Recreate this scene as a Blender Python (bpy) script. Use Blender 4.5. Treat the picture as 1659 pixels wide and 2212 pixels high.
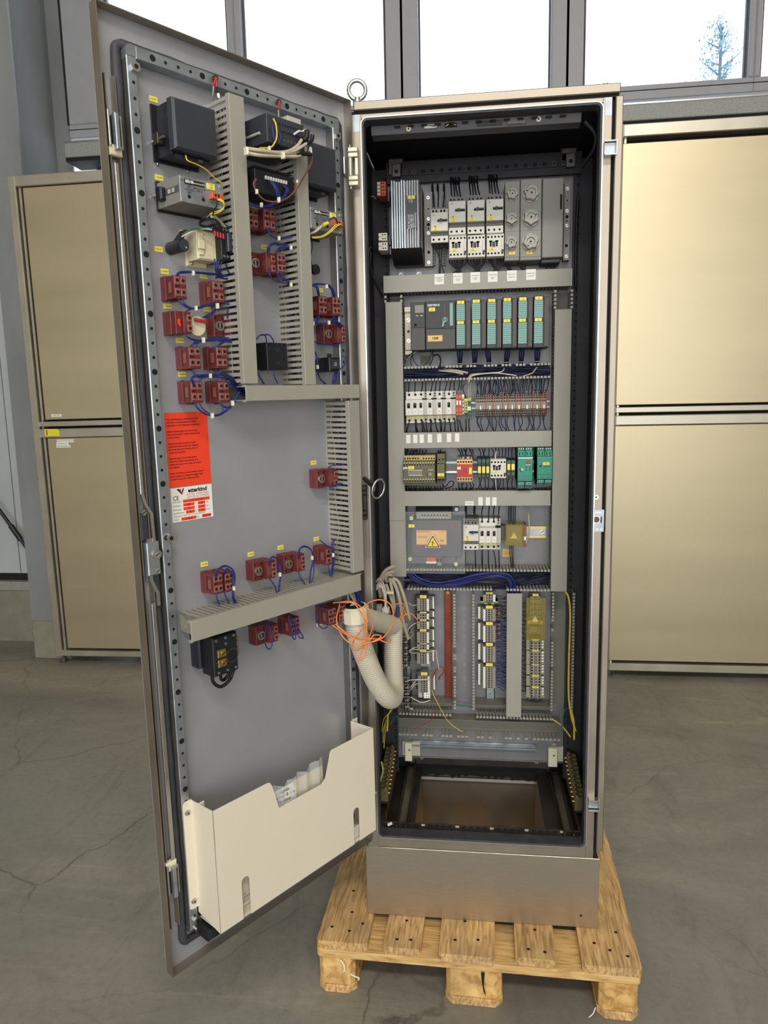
import bpy, bmesh, math, random
from mathutils import Matrix, Vector
R_ = random.Random(7)
for o in list(bpy.data.objects):
    bpy.data.objects.remove(o)
SC = bpy.context.scene
COL = SC.collection
PI = math.pi

# ------------------------------------------------------------------ camera
FPX, CX, CY = 1564.8, 829.5, 1106.0          # focal length in pixels of a 1659 x 2212 frame
CAM = Vector((0.27654, -1.73854, 1.50630))
_yaw, _pit, _rol = 0.122842, 0.152881, -0.020809
_f = Vector((-math.sin(_yaw) * math.cos(_pit), math.cos(_yaw) * math.cos(_pit), -math.sin(_pit)))
_r = Vector((math.cos(_yaw), math.sin(_yaw), 0))
_u = _r.cross(_f)
RT = math.cos(_rol) * _r + math.sin(_rol) * _u
UP = -math.sin(_rol) * _r + math.cos(_rol) * _u
FW = _f
cd = bpy.data.cameras.new('camera')
cam = bpy.data.objects.new('camera', cd)
COL.objects.link(cam)
cam.matrix_world = Matrix(((RT.x, UP.x, -FW.x, CAM.x), (RT.y, UP.y, -FW.y, CAM.y), (RT.z, UP.z, -FW.z, CAM.z), (0, 0, 0, 1)))
cd.sensor_fit = 'HORIZONTAL'
cd.sensor_width = 36
cd.lens = FPX / 1659 * 36
cd.clip_start = 0.02
cd.clip_end = 200
SC.camera = cam

# ------------------------------------------------------------------ sky, lamps, exposure
W = bpy.data.worlds.new('sky')
SC.world = W
W.use_nodes = True
bg = W.node_tree.nodes['Background']
bg.inputs[0].default_value = (0.80, 0.90, 1.0, 1)
bg.inputs[1].default_value = 2.6
SC.view_settings.view_transform = 'Standard'
SC.view_settings.look = 'None'
SC.view_settings.gamma = 1
SC.view_settings.exposure = 0.0
try:
    SC.view_settings.use_curve_mapping = False
    SC.cycles.use_denoising = True
    SC.cycles.max_bounces = 10
    SC.cycles.diffuse_bounces = 4
    SC.cycles.glossy_bounces = 5
    SC.cycles.transparent_max_bounces = 12
    SC.cycles.sample_clamp_indirect = 6
except Exception:
    pass


def area(name, loc, target, sx, sy, power, col):
    l = bpy.data.lights.new(name, 'AREA')
    l.shape = 'RECTANGLE'
    l.size = sx
    l.size_y = sy
    l.energy = power
    l.color = col
    o = bpy.data.objects.new(name, l)
    COL.objects.link(o)
    o.location = loc
    o.rotation_euler = (Vector(target) - Vector(loc)).to_track_quat('-Z', 'Y').to_euler()
    return o


# roof light of the hall in front of the cabinet, and an added fill lamp for daylight from an unseen opening behind the camera
area('roof_light', (0.9, -4.3, 5.3), (0.2, 0.6, 1.0), 3.2, 0.35, 165, (1.0, 0.95, 0.87))
area('front_fill', (0.6, -8.6, 2.3), (0.3, 0, 1.6), 7.0, 3.6, 250, (1.0, 0.95, 0.88))

# ------------------------------------------------------------------ materials
MATS = {}


def lin(c):
    out = []
    for x in c:
        x = x / 255.0
        out.append(x / 12.92 if x <= 0.04045 else ((x + 0.055) / 1.055) ** 2.4)
    return out


def M(name, rgb, rough=0.5, metal=0.0, var=0.08, scale=25.0, bump=0.0, stretch=(1, 1, 1), trans=0.0, alpha=1.0, emit=0.0, detail=4.0, rvar=0.0, coat=0.0):
    m = bpy.data.materials.new(name)
    MATS[name] = m
    m.use_nodes = True
    nt = m.node_tree
    N, L = nt.nodes, nt.links
    b = N['Principled BSDF']
    c = lin(rgb)
    tc = N.new('ShaderNodeTexCoord')
    mp = N.new('ShaderNodeMapping')
    mp.inputs['Scale'].default_value = stretch
    nz = N.new('ShaderNodeTexNoise')
    nz.inputs['Scale'].default_value = scale
    nz.inputs['Detail'].default_value = detail
    L.new(tc.outputs['Object'], mp.inputs[0])
    L.new(mp.outputs[0], nz.inputs['Vector'])
    cr = N.new('ShaderNodeValToRGB')
    cr.color_ramp.elements[0].position = 0.3
    cr.color_ramp.elements[1].position = 0.7
    cr.color_ramp.elements[0].color = [x * (1 - var) for x in c] + [1]
    cr.color_ramp.elements[1].color = [min(1, x * (1 + var)) for x in c] + [1]
    L.new(nz.outputs[0], cr.inputs[0])
    L.new(cr.outputs[0], b.inputs['Base Color'])
    b.inputs['Roughness'].default_value = rough
    b.inputs['Metallic'].default_value = metal
    if rvar:
        mr = N.new('ShaderNodeMapRange')
        mr.inputs['To Min'].default_value = max(0.02, rough - rvar)
        mr.inputs['To Max'].default_value = min(1, rough + rvar)
        L.new(nz.outputs[0], mr.inputs[0])
        L.new(mr.outputs[0], b.inputs['Roughness'])
    if bump:
        bp = N.new('ShaderNodeBump')
        bp.inputs['Strength'].default_value = bump
        bp.inputs['Distance'].default_value = 0.002
        L.new(nz.outputs[0], bp.inputs['Height'])
        L.new(bp.outputs[0], b.inputs['Normal'])
    if trans:
        b.inputs['Transmission Weight'].default_value = trans
        b.inputs['IOR'].default_value = 1.45
    if alpha < 1:
        b.inputs['Alpha'].default_value = alpha
    if coat:
        b.inputs['Coat Weight'].default_value = coat
    if emit:
        b.inputs['Emission Color'].default_value = c + [1]
        b.inputs['Emission Strength'].default_value = emit
    return m


M('steel_frame', (160, 150, 136), 0.46, 0.85, 0.10, 9, 0.15, (1, 1, 1), rvar=0.1)
M('steel_brushed', (190, 180, 165), 0.34, 0.92, 0.07, 60, 0.10, (0.35, 1, 14), rvar=0.10)
M('steel_door', (184, 185, 192), 0.40, 0.55, 0.05, 7, 0.05, rvar=0.08)
M('steel_dark', (88, 80, 74), 0.45, 0.85, 0.18, 14, 0.1, rvar=0.12)
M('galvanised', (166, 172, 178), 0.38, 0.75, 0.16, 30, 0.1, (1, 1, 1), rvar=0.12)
M('galvanised_side', (120, 116, 112), 0.45, 0.7, 0.12, 30)  # darker galvanised tone, also for the painted shade on door bar sides
M('bright_metal', (200, 197, 190), 0.32, 0.95, 0.06, 60)
M('cast_metal', (205, 200, 178), 0.35, 0.7, 0.06, 80)
M('brass', (196, 170, 105), 0.3, 0.95, 0.08, 60)
M('plate_zinc', (128, 127, 128), 0.5, 0.45, 0.10, 16, 0.05)
M('inner_paint', (50, 48, 52), 0.6, 0.3, 0.12, 12)  # stainless inside, with the interior's shade put into the colour
M('inner_top_shade', (34, 32, 40), 0.7, 0.1, 0.15, 12)  # navy shadow under the roof, put into the colour
M('gasket', (62, 62, 68), 0.62, 0, 0.22, 40, 0.25)
M('duct_grey', (158, 154, 142), 0.5, 0, 0.03, 8)
M('duct_base', (120, 116, 106), 0.6, 0, 0.05, 8)
M('black_plastic', (24, 24, 30), 0.45, 0, 0.10, 40)
M('black_satin', (52, 54, 62), 0.42, 0, 0.06, 20)
M('plc_black', (47, 47, 46), 0.5, 0, 0.05, 30)
M('plc_cover', (58, 56, 52), 0.45, 0, 0.05, 30)
M('hole', (9, 9, 11), 0.8, 0, 0.05, 20)
M('white_plastic', (214, 210, 198), 0.45, 0, 0.04, 20)
M('offwhite', (186, 181, 166), 0.45, 0, 0.04, 20)
M('grey_plastic', (136, 134, 126), 0.5, 0, 0.05, 20)
M('grey_mid', (108, 106, 100), 0.5, 0, 0.06, 20)
M('grey_dark', (84, 84, 88), 0.5, 0, 0.06, 20)
M('terminal_grey', (150, 143, 130), 0.5, 0, 0.05, 30)
M('paper', (238, 236, 226), 0.7, 0, 0.03, 20)
M('print', (22, 21, 24), 0.7, 0, 0.05, 20)
M('print_white', (236, 236, 232), 0.6, 0, 0.02, 20)
M('print_grey', (110, 108, 106), 0.7, 0, 0.05, 20)
M('yellow_tag', (243, 226, 92), 0.55, 0, 0.03, 20)
M('yellow_label', (240, 205, 70), 0.55, 0, 0.05, 20)
M('orange_label', (236, 188, 112), 0.55, 0, 0.05, 20)
M('red_label', (244, 66, 36), 0.55, 0, 0.04, 12)
M('red_plastic', (186, 40, 38), 0.45, 0, 0.05, 20)
M('lamp_red', (255, 60, 30), 0.25, 0, 0.1, 90)
M('orange_plastic', (206, 92, 46), 0.45, 0, 0.06, 20)
M('brown_block', (104, 40, 38), 0.48, 0, 0.12, 60, 0.08)
M('brown_terminal', (150, 92, 86), 0.4, 0.1, 0.10, 90)
M('cream', (232, 222, 200), 0.48, 0, 0.02, 6)
M('beige', (214, 203, 168), 0.5, 0, 0.04, 12)
M('wire_blue', (32, 42, 112), 0.45, 0, 0.08, 60)
M('wire_darkblue', (22, 26, 62), 0.5, 0, 0.10, 60)
M('wire_black', (20, 20, 24), 0.5, 0, 0.1, 60)
M('wire_white', (222, 218, 205), 0.5, 0, 0.05, 60)
M('wire_yellow', (222, 196, 70), 0.5, 0, 0.12, 60)
M('wire_brown', (128, 84, 70), 0.5, 0, 0.1, 60)
M('wire_green', (22, 110, 78), 0.5, 0, 0.12, 60)
M('wire_orange', (240, 138, 70), 0.5, 0, 0.05, 60)
M('wire_red', (170, 40, 36), 0.5, 0, 0.1, 60)
M('cable_grey', (184, 174, 150), 0.5, 0, 0.05, 60)
M('hose', (206, 198, 178), 0.5, 0, 0.04, 20)
M('hose_nut', (226, 220, 192), 0.45, 0, 0.03, 20)
M('teal', (28, 140, 112), 0.45, 0, 0.05, 30)
M('teal_dark', (14, 90, 74), 0.5, 0, 0.08, 30)
M('teal_label', (128, 172, 164), 0.5, 0, 0.04, 30)
M('olive', (98, 92, 56), 0.5, 0, 0.06, 30)
M('olive_light', (186, 162, 96), 0.5, 0, 0.06, 30)
M('green_term', (62, 92, 66), 0.5, 0, 0.08, 30)
M('lime', (174, 184, 96), 0.5, 0, 0.08, 30)
M('copper', (134, 64, 42), 0.4, 0.75, 0.16, 30)
M('knob_grey', (166, 162, 150), 0.45, 0, 0.04, 30)
M('nylon', (222, 218, 190), 0.5, 0, 0.04, 30)
M('clear_cover', (225, 232, 232), 0.06, 0, 0.01, 5, alpha=0.07)
M('amber_cover', (170, 150, 60), 0.12, 0, 0.05, 5, alpha=0.30)
M('plastic_film', (235, 238, 240), 0.12, 0, 0.03, 30, bump=0.4, alpha=0.34)
M('bg_steel', (200, 186, 154), 0.42, 0.80, 0.05, 1.6, 0.04, (0.4, 1, 3), rvar=0.06)
M('bg_rail', (196, 188, 172), 0.40, 0.80, 0.07, 8, 0.08, rvar=0.08)
M('gap', (18, 16, 16), 0.8, 0, 0.1, 10)
M('window_frame', (152, 152, 156), 0.5, 0.05, 0.03, 12)
M('sill_metal', (150, 152, 146), 0.6, 0.2, 0.14, 120)
M('column_paint', (128, 130, 130), 0.55, 0.0, 0.14, 3.5, 0.1, (1, 1, 0.5))
M('wall_panel', (176, 180, 180), 0.6, 0, 0.04, 3)
M('render_wall', (132, 128, 112), 0.85, 0, 0.16, 9, 0.5)
M('hall_wall', (196, 190, 176), 0.8, 0, 0.05, 2)
M('hall_ceiling', (186, 178, 160), 0.8, 0, 0.05, 2)
M('leaf_haze', (112, 156, 176), 0.8, 0, 0.25, 3)  # pale blue puts haze and overexposure into the leaf colour
M('bark', (96, 110, 124), 0.8, 0, 0.2, 6)  # bluish, with the same haze put into it
M('dark_rod', (52, 52, 54), 0.45, 0.6, 0.1, 20)
M('glass', (240, 248, 250), 0.0, 0, 0.0, 5, alpha=0.05)
M('yellow_sticker', (226, 214, 40), 0.5, 0, 0.06, 40)


def mat_floor():
    m = bpy.data.materials.new('concrete_floor')
    MATS['concrete_floor'] = m
    m.use_nodes = True
    N, L = m.node_tree.nodes, m.node_tree.links
    b = N['Principled BSDF']
    tc = N.new('ShaderNodeTexCoord')

    def noise(scale, detail=8, rough=0.6, st=(1, 1, 1), rot=0.0, dist=0.0):
        mp = N.new('ShaderNodeMapping')
        mp.inputs['Scale'].default_value = st
        mp.inputs['Rotation'].default_value = (0, 0, rot)
        L.new(tc.outputs['Object'], mp.inputs[0])
        n = N.new('ShaderNodeTexNoise')
        n.inputs['Scale'].default_value = scale
        n.inputs['Detail'].default_value = detail
        n.inputs['Roughness'].default_value = rough
        n.inputs['Distortion'].default_value = dist
        L.new(mp.outputs[0], n.inputs['Vector'])
        return n.outputs[0]

    def ramp(src, stops):
        r = N.new('ShaderNodeValToRGB')
        e = r.color_ramp.elements
        while len(e) < len(stops):
            e.new(0.5)
        for k, (p, c) in enumerate(stops):
            e[k].position = p
            e[k].color = list(c) + [1]
        L.new(src, r.inputs[0])
        return r.outputs[0]

    def mix(a, c, fac, mode='MIX'):
        x = N.new('ShaderNodeMixRGB')
        x.blend_type = mode
        for i, s in ((0, fac), (1, a), (2, c)):
            if hasattr(s, 'links'):
                L.new(s, x.inputs[i])
            else:
                x.inputs[i].default_value = s if i == 0 else list(s) + [1]
        return x.outputs[0]
    g = lambda v: [v, v, v]
    base = ramp(noise(0.9, 9, 0.62, (1, 1.6, 1), 0.5, 0.6), [(0.28, lin((116, 110, 103))), (0.5, lin((139, 135, 124))), (0.74, lin((163, 156, 140)))])
    cool = mix(base, lin((122, 128, 122)), ramp(noise(0.55, 4, 0.5), [(0.5, g(0)), (0.68, g(0.5))]))
    smear = mix(cool, lin((182, 174, 152)), ramp(noise(2.6, 10, 0.7, (0.45, 2.2, 1), 0.35, 1.2), [(0.56, g(0)), (0.78, g(0.75))]))
    dirt = mix(smear, lin((84, 74, 70)), ramp(noise(3.4, 9, 0.7, (1.8, 0.6, 1), -0.4, 1.0), [(0.55, g(0)), (0.82, g(0.62))]))
    fine = mix(dirt, lin((100, 92, 86)), ramp(noise(38, 6, 0.7), [(0.48, g(0)), (0.8, g(0.4))]))
    # hairline cracks
    mpv = N.new('ShaderNodeMapping')
    L.new(tc.outputs['Object'], mpv.inputs[0])
    wv = N.new('ShaderNodeTexNoise')
    wv.inputs['Scale'].default_value = 2.5
    wv.inputs['Detail'].default_value = 6
    L.new(mpv.outputs[0], wv.inputs['Vector'])
    add = N.new('ShaderNodeMixRGB')
    add.inputs[0].default_value = 0.22
    L.new(mpv.outputs[0], add.inputs[1])
    L.new(wv.outputs['Color'], add.inputs[2])
    vo = N.new('ShaderNodeTexVoronoi')
    vo.feature = 'DISTANCE_TO_EDGE'
    vo.inputs['Scale'].default_value = 1.7
    L.new(add.outputs[0], vo.inputs['Vector'])
    crack = ramp(vo.outputs['Distance'], [(0.0, g(1)), (0.006, g(0))])
    cm = mix(g(0), crack, ramp(noise(0.8, 3), [(0.42, g(0)), (0.62, g(0.65))]))
    fin = mix(fine, lin((62, 56, 52)), cm)
    L.new(fin, b.inputs['Base Color'])
    L.new(ramp(noise(5, 6), [(0.3, g(0.48)), (0.7, g(0.72))]), b.inputs['Roughness'])
    bp = N.new('ShaderNodeBump')
    bp.inputs['Strength'].default_value = 0.18
    bp.inputs['Distance'].default_value = 0.003
    L.new(noise(60, 6), bp.inputs['Height'])
    L.new(bp.outputs[0], b.inputs['Normal'])
    return m


def mat_wood(name, light, mid, dark, along=(1, 1, 1)):
    m = bpy.data.materials.new(name)
    MATS[name] = m
    m.use_nodes = True
    N, L = m.node_tree.nodes, m.node_tree.links
    b = N['Principled BSDF']
    tc = N.new('ShaderNodeTexCoord')
    oi = N.new('ShaderNodeObjectInfo')
    sc = N.new('ShaderNodeVectorMath')
    sc.operation = 'ADD'
    ml = N.new('ShaderNodeMath')
    ml.operation = 'MULTIPLY'
    ml.inputs[1].default_value = 17.0
    L.new(oi.outputs['Random'], ml.inputs[0])
    L.new(tc.outputs['Object'], sc.inputs[0])
    L.new(ml.outputs[0], sc.inputs[1])

    def nz(scale, st, detail=6, dist=0.0):
        mp = N.new('ShaderNodeMapping')
        mp.inputs['Scale'].default_value = st
        L.new(sc.outputs[0], mp.inputs[0])
        n = N.new('ShaderNodeTexNoise')
        n.inputs['Scale'].default_value = scale
        n.inputs['Detail'].default_value = detail
        n.inputs['Distortion'].default_value = dist
        L.new(mp.outputs[0], n.inputs['Vector'])
        return n.outputs[0]
    r = N.new('ShaderNodeValToRGB')
    e = r.color_ramp.elements
    e.new(0.5)
    for k, (p, c) in enumerate(((0.32, dark), (0.5, mid), (0.68, light))):
        e[k].position = p
        e[k].color = lin(c) + [1]
    L.new(nz(26, along, 8, 0.6), r.inputs[0])
    r2 = N.new('ShaderNodeValToRGB')
    r2.color_ramp.elements[0].position = 0.5
    r2.color_ramp.elements[0].color = (0, 0, 0, 1)
    r2.color_ramp.elements[1].position = 0.75
    r2.color_ramp.elements[1].color = (0.7, 0.7, 0.7, 1)
    L.new(nz(7, (1, 1, 1), 8), r2.inputs[0])
    mx = N.new('ShaderNodeMixRGB')
    L.new(r2.outputs[0], mx.inputs[0])
    L.new(r.outputs[0], mx.inputs[1])
    mx.inputs[2].default_value = lin((146, 124, 94)) + [1]
    hv = N.new('ShaderNodeHueSaturation')
    mr = N.new('ShaderNodeMapRange')
    mr.inputs['To Min'].default_value = 0.86
    mr.inputs['To Max'].default_value = 1.1
    L.new(oi.outputs['Random'], mr.inputs[0])
    L.new(mr.outputs[0], hv.inputs['Value'])
    L.new(mx.outputs[0], hv.inputs['Color'])
    L.new(hv.outputs[0], b.inputs['Base Color'])
    b.inputs['Roughness'].default_value = 0.75
    bp = N.new('ShaderNodeBump')
    bp.inputs['Strength'].default_value = 0.3
    bp.inputs['Distance'].default_value = 0.002
    L.new(nz(40, along, 8), bp.inputs['Height'])
    L.new(bp.outputs[0], b.inputs['Normal'])
    return m


mat_floor()
mat_wood('wood_board', (226, 190, 134), (205, 164, 106), (158, 120, 76), (6, 0.5, 3))
mat_wood('wood_cross', (232, 196, 136), (216, 176, 112), (176, 134, 80), (0.5, 6, 3))
mat_wood('wood_block', (236, 196, 130), (222, 176, 104), (178, 130, 70), (1.5, 1.5, 1.5))

# ------------------------------------------------------------------ mesh builder


class MB:
    def __init__(s):
        s.v, s.f, s.mi, s.m, s.sm = [], [], [], [], []

    def mat(s, n):
        if n not in s.m:
            s.m.append(n)
        return s.m.index(n)

    def add(s, vs, fs, mat, smooth=False):
        o = len(s.v)
        k = s.mat(mat)
        s.v += [tuple(v) for v in vs]
        for f in fs:
            s.f.append([i + o for i in f])
            s.mi.append(k)
            s.sm.append(smooth)
        return s

    def box(s, x0, x1, y0, y1, z0, z1, mat, b=0.0):
        """box; b chamfers the edges of its y0 (front) face"""
        if b:
            vs = [(x0, y1, z0), (x1, y1, z0), (x1, y1, z1), (x0, y1, z1),
                  (x0, y0 + b, z0), (x1, y0 + b, z0), (x1, y0 + b, z1), (x0, y0 + b, z1),
                  (x0 + b, y0, z0 + b), (x1 - b, y0, z0 + b), (x1 - b, y0, z1 - b), (x0 + b, y0, z1 - b)]
            fs = [(3, 2, 1, 0), (8, 9, 10, 11)]
            for a in range(4):
                c = (a + 1) % 4
                fs += [(a, c, 4 + c, 4 + a), (4 + a, 4 + c, 8 + c, 8 + a)]
            return s.add(vs, fs, mat)
        vs = [(x0, y0, z0), (x1, y0, z0), (x1, y1, z0), (x0, y1, z0), (x0, y0, z1), (x1, y0, z1), (x1, y1, z1), (x0, y1, z1)]
        return s.add(vs, [(3, 2, 1, 0), (4, 5, 6, 7), (0, 1, 5, 4), (1, 2, 6, 5), (2, 3, 7, 6), (3, 0, 4, 7)], mat)

    def prism(s, pts, y0, y1, mat):
        """polygon in x/z (counter-clockwise seen from the front) from y0 back to y1"""
        n = len(pts)
        vs = [(x, y0, z) for x, z in pts] + [(x, y1, z) for x, z in pts]
        fs = [tuple(range(n)), tuple(range(2 * n - 1, n - 1, -1))]
        fs += [(i, n + i, n + (i + 1) % n, (i + 1) % n) for i in range(n)]
        return s.add(vs, fs, mat)

    def prismz(s, pts, z0, z1, mat):
        n = len(pts)
        vs = [(x, y, z0) for x, y in pts] + [(x, y, z1) for x, y in pts]
        fs = [tuple(range(n - 1, -1, -1)), tuple(range(n, 2 * n))]
        fs += [(i, (i + 1) % n, n + (i + 1) % n, n + i) for i in range(n)]
        return s.add(vs, fs, mat)

    def prismx(s, pts, x0, x1, mat):
        n = len(pts)
        vs = [(x0, y, z) for y, z in pts] + [(x1, y, z) for y, z in pts]
        fs = [tuple(range(n - 1, -1, -1)), tuple(range(n, 2 * n))]
        fs += [(i, (i + 1) % n, n + (i + 1) % n, n + i) for i in range(n)]
        return s.add(vs, fs, mat)

    def cyl(s, p0, p1, r, mat, n=12, r1=None, cap=True, smooth=True):
        p0, p1 = Vector(p0), Vector(p1)
        r1 = r if r1 is None else r1
        d = (p1 - p0).normalized()
        a = d.orthogonal().normalized()
        c = d.cross(a)
        vs = []
        for p, q in ((p0, r), (p1, r1)):
            for i in range(n):
                t = 2 * PI * i / n
                vs.append(p + a * (q * math.cos(t)) + c * (q * math.sin(t)))
        s.add(vs, [(i, (i + 1) % n, n + (i + 1) % n, n + i) for i in range(n)], mat, smooth)
        if cap:
            s.add(vs[:n], [tuple(range(n - 1, -1, -1))], mat)
            s.add(vs[n:], [tuple(range(n))], mat)
        return s

    def disc(s, x, y, z, r, mat, n=10):
        """flat disc facing the front (-y)"""
        return s.add([(x + r * math.cos(2 * PI * i / n), y, z + r * math.sin(2 * PI * i / n)) for i in range(n)], [tuple(range(n))], mat)

    def rect(s, x0, x1, y, z0, z1, mat):
        return s.add([(x0, y, z0), (x1, y, z0), (x1, y, z1), (x0, y, z1)], [(0, 1, 2, 3)], mat)

    def screw(s, x, y, z, r, mat='bright_metal', slot=True, h=0.0012, n=10):
        s.cyl((x, y, z), (x, y - h, z), r, mat, n)
        if slot:
            s.add([(x - r * .8, y - h - .0001, z - r * .3), (x - r * .6, y - h - .0001, z - r * .55), (x + r * .8, y - h - .0001, z + r * .3), (x + r * .6, y - h - .0001, z + r * .55)], [(0, 1, 2, 3)], 'hole')
        return s

    def socket(s, x, y, z, r, mat='hole', ring=None, n=10):
        """recessed terminal opening: dark well with an optional raised ring"""
        if ring:
            s.cyl((x, y, z), (x, y - 0.0006, z), r * 1.3, ring, n)
            y -= 0.0006
        return s.disc(x, y - 0.0002, z, r, mat, n)

    def tube(s, pts, r, mat, n=6, sub=6, closed=False, rf=None, cap=True):
        P = [Vector(p) for p in pts]
        if sub > 1 and len(P) > 2:
            Q = []
            m = len(P)
            rng = range(m if closed else m - 1)
            for i in rng:
                p0 = P[(i - 1) % m] if closed or i else P[0] * 2 - P[1]
                p1, p2 = P[i], P[(i + 1) % m]
                p3 = P[(i + 2) % m] if closed or i + 2 < m else P[-1] * 2 - P[-2]
                for k in range(sub):
                    t = k / sub
                    Q.append(0.5 * ((2 * p1) + (p2 - p0) * t + (2 * p0 - 5 * p1 + 4 * p2 - p3) * t * t + (3 * p1 - p0 - 3 * p2 + p3) * t ** 3))
            if not closed:
                Q.append(P[-1])
            P = Q
        m = len(P)
        T = []
        for i in range(m):
            a = P[(i + 1) % m] if closed or i < m - 1 else P[i]
            b = P[(i - 1) % m] if closed or i > 0 else P[i]
            d = a - b
            T.append(d.normalized() if d.length > 1e-9 else Vector((0, 0, 1)))
        nrm = T[0].orthogonal().normalized()
        vs = []
        for i in range(m):
            nrm = nrm - T[i] * nrm.dot(T[i])
            nrm = nrm.normalized() if nrm.length > 1e-6 else T[i].orthogonal().normalized()
            c = T[i].cross(nrm)
            q = rf(i, m) if rf else r
            for k in range(n):
                t = 2 * PI * k / n
                vs.append(P[i] + nrm * (q * math.cos(t)) + c * (q * math.sin(t)))
        fs = []
        for i in range(m if closed else m - 1):
            j = (i + 1) % m
            for k in range(n):
                l = (k + 1) % n
                fs.append((i * n + k, i * n + l, j * n + l, j * n + k))
        s.add(vs, fs, mat, True)
        if cap and not closed:
            s.add(vs[:n], [tuple(range(n - 1, -1, -1))], mat)
            s.add(vs[-n:], [tuple(range(n))], mat)
        return s

    def sphere(s, c, r, mat, nu=10, nv=6, sz=1.0):
        c = Vector(c)
        vs, fs = [], []
        for j in range(nv + 1):
            a = PI * j / nv - PI / 2
            for i in range(nu):
                t = 2 * PI * i / nu
                vs.append(c + Vector((r * math.cos(a) * math.cos(t), r * math.cos(a) * math.sin(t), r * sz * math.sin(a))))
        for j in range(nv):
            for i in range(nu):
                fs.append((j * nu + i, j * nu + (i + 1) % nu, (j + 1) * nu + (i + 1) % nu, (j + 1) * nu + i))
        return s.add(vs, fs, mat, True)

    def mesh(s, name):
        me = bpy.data.meshes.new(name)
        me.from_pydata(s.v, [], s.f)
        for n in s.m:
            me.materials.append(MATS[n])
        me.polygons.foreach_set('material_index', s.mi)
        me.polygons.foreach_set('use_smooth', s.sm)
        me.update()
        return me

    def obj(s, name, parent=None, mw=None, bevel=0.0):
        me = s.mesh(name)
        if bevel:
            bm = bmesh.new()
            bm.from_mesh(me)
            bmesh.ops.remove_doubles(bm, verts=bm.verts, dist=1e-6)
            ed = [e for e in bm.edges if len(e.link_faces) == 2 and e.calc_face_angle(0) > 0.6]
            bmesh.ops.bevel(bm, geom=ed, offset=bevel, segments=1, affect='EDGES', clamp_overlap=True)
            bm.to_mesh(me)
            bm.free()
        return link(name, me, parent, mw)


def link(name, data, parent=None, mw=None):
    o = bpy.data.objects.new(name, data)
    COL.objects.link(o)
    if parent is not None:
        o.parent = parent
    if mw is not None:
        o.matrix_local = mw
    return o


def tag(o, label=None, cat=None, group=None, kind=None):
    if label:
        o['label'] = label
    if cat:
        o['category'] = cat
    if group:
        o['group'] = group
    if kind:
        o['kind'] = kind
    return o


def thing(name, label, cat, mw=None, group=None):
    o = link(name, None, None, mw)
    o.empty_display_size = 0.02
    return tag(o, label, cat, group)


def dup(root, mw, label=None, group=None):
    r = root.copy()
    COL.objects.link(r)
    r.matrix_local = mw
    tag(r, label, None, group)
    for ch in root.children:
        c = ch.copy()
        COL.objects.link(c)
        c.parent = r
        for g in ch.children:
            d = g.copy()
            COL.objects.link(d)
            d.parent = c
    return r


def struct(o):
    o['kind'] = 'structure'
    return o


T = lambda x, y, z: Matrix.Translation((x, y, z))
_txt = {}


def text(s, size, parent, x, y, z, mat='print', name='lettering', rot=0.0, align='CENTER', sx=1.0, space=1.0, bold=0.0, mirror=False):
    """flat lettering in the x/z plane facing -y, centred on x, z"""
    k = (s, round(size, 5), mat, align, round(sx, 3), space, bold)
    if k not in _txt:
        cu = bpy.data.curves.new('lettering', 'FONT')
        cu.body = s
        cu.size = size
        cu.align_x = align
        cu.align_y = 'CENTER'
        cu.resolution_u = 2
        cu.space_line = space
        cu.offset = bold * size
        ob = bpy.data.objects.new('lettering', cu)
        me = bpy.data.meshes.new_from_object(ob)
        bpy.data.objects.remove(ob)
        me.transform(Matrix.Rotation(PI / 2, 4, 'X') @ Matrix.Diagonal((sx, 1, 1, 1)))
        me.materials.clear()
        me.materials.append(MATS[mat])
        _txt[k] = me
    return link(name, _txt[k], parent, T(x, y, z) @ Matrix.Rotation(rot, 4, 'Y'))


# ------------------------------------------------------------------ the two working planes of the scene
PLATE = 0.33                      # front of the mounting plate, metres behind the cabinet's front
PANEL = 0.022                     # inner skin of the door, behind the rim of its folded edge
CABM = T(0, PLATE - .0004, 0)             # things on the mounting plate: x right, -y to the viewer, z up
DA = Vector((0.01306, -0.00729, 0.36198))
DX = Vector((0.575995, 0.817412, 0.008272))
DY = Vector((-0.817451, 0.575987, 0.003553))
DZ = Vector((-0.001861, -0.008808, 0.999959))
DOORM = Matrix(((DX.x, DY.x, DZ.x, DA.x), (DX.y, DY.y, DZ.y, DA.y), (DX.z, DY.z, DZ.z, DA.z), (0, 0, 0, 1)))
DOORP = DOORM @ T(0, PANEL - .0004, 0)    # things on the door's inner skin


def _ray(u, v):
    return FW + RT * ((u - CX) / FPX) + UP * ((CY - v) / FPX)


def Cp(u, v, d=0.0):
    """x, z on the plane d in front of the mounting plate"""
    w = _ray(u, v)
    q = CAM + w * ((PLATE - d - CAM.y) / w.y)
    return q.x, q.z


def Dp(u, v, d=0.0):
    """x, z on the plane d in front of the door's inner skin"""
    w = _ray(u, v)
    p0 = DA + DY * (PANEL - d)
    q = CAM + w * (DY.dot(p0 - CAM) / DY.dot(w)) - DA
    return q.dot(DX), q.dot(DZ)


def Cr(uL, uR, vT, vB, d):
    um, vm = (uL + uR) / 2, (vT + vB) / 2
    x0, x1 = Cp(uL, vm, d)[0], Cp(uR, vm, d)[0]
    z1, z0 = Cp(um, vT, d)[1], Cp(um, vB, d)[1]
    return (x0 + x1) / 2, (z0 + z1) / 2, x1 - x0, z1 - z0


def C3(u, v, d):
    x, z = Cp(u, v, d)
    return (x, -d, z)


def D3(u, v, d):
    x, z = Dp(u, v, d)
    return (x, -d, z)


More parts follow.
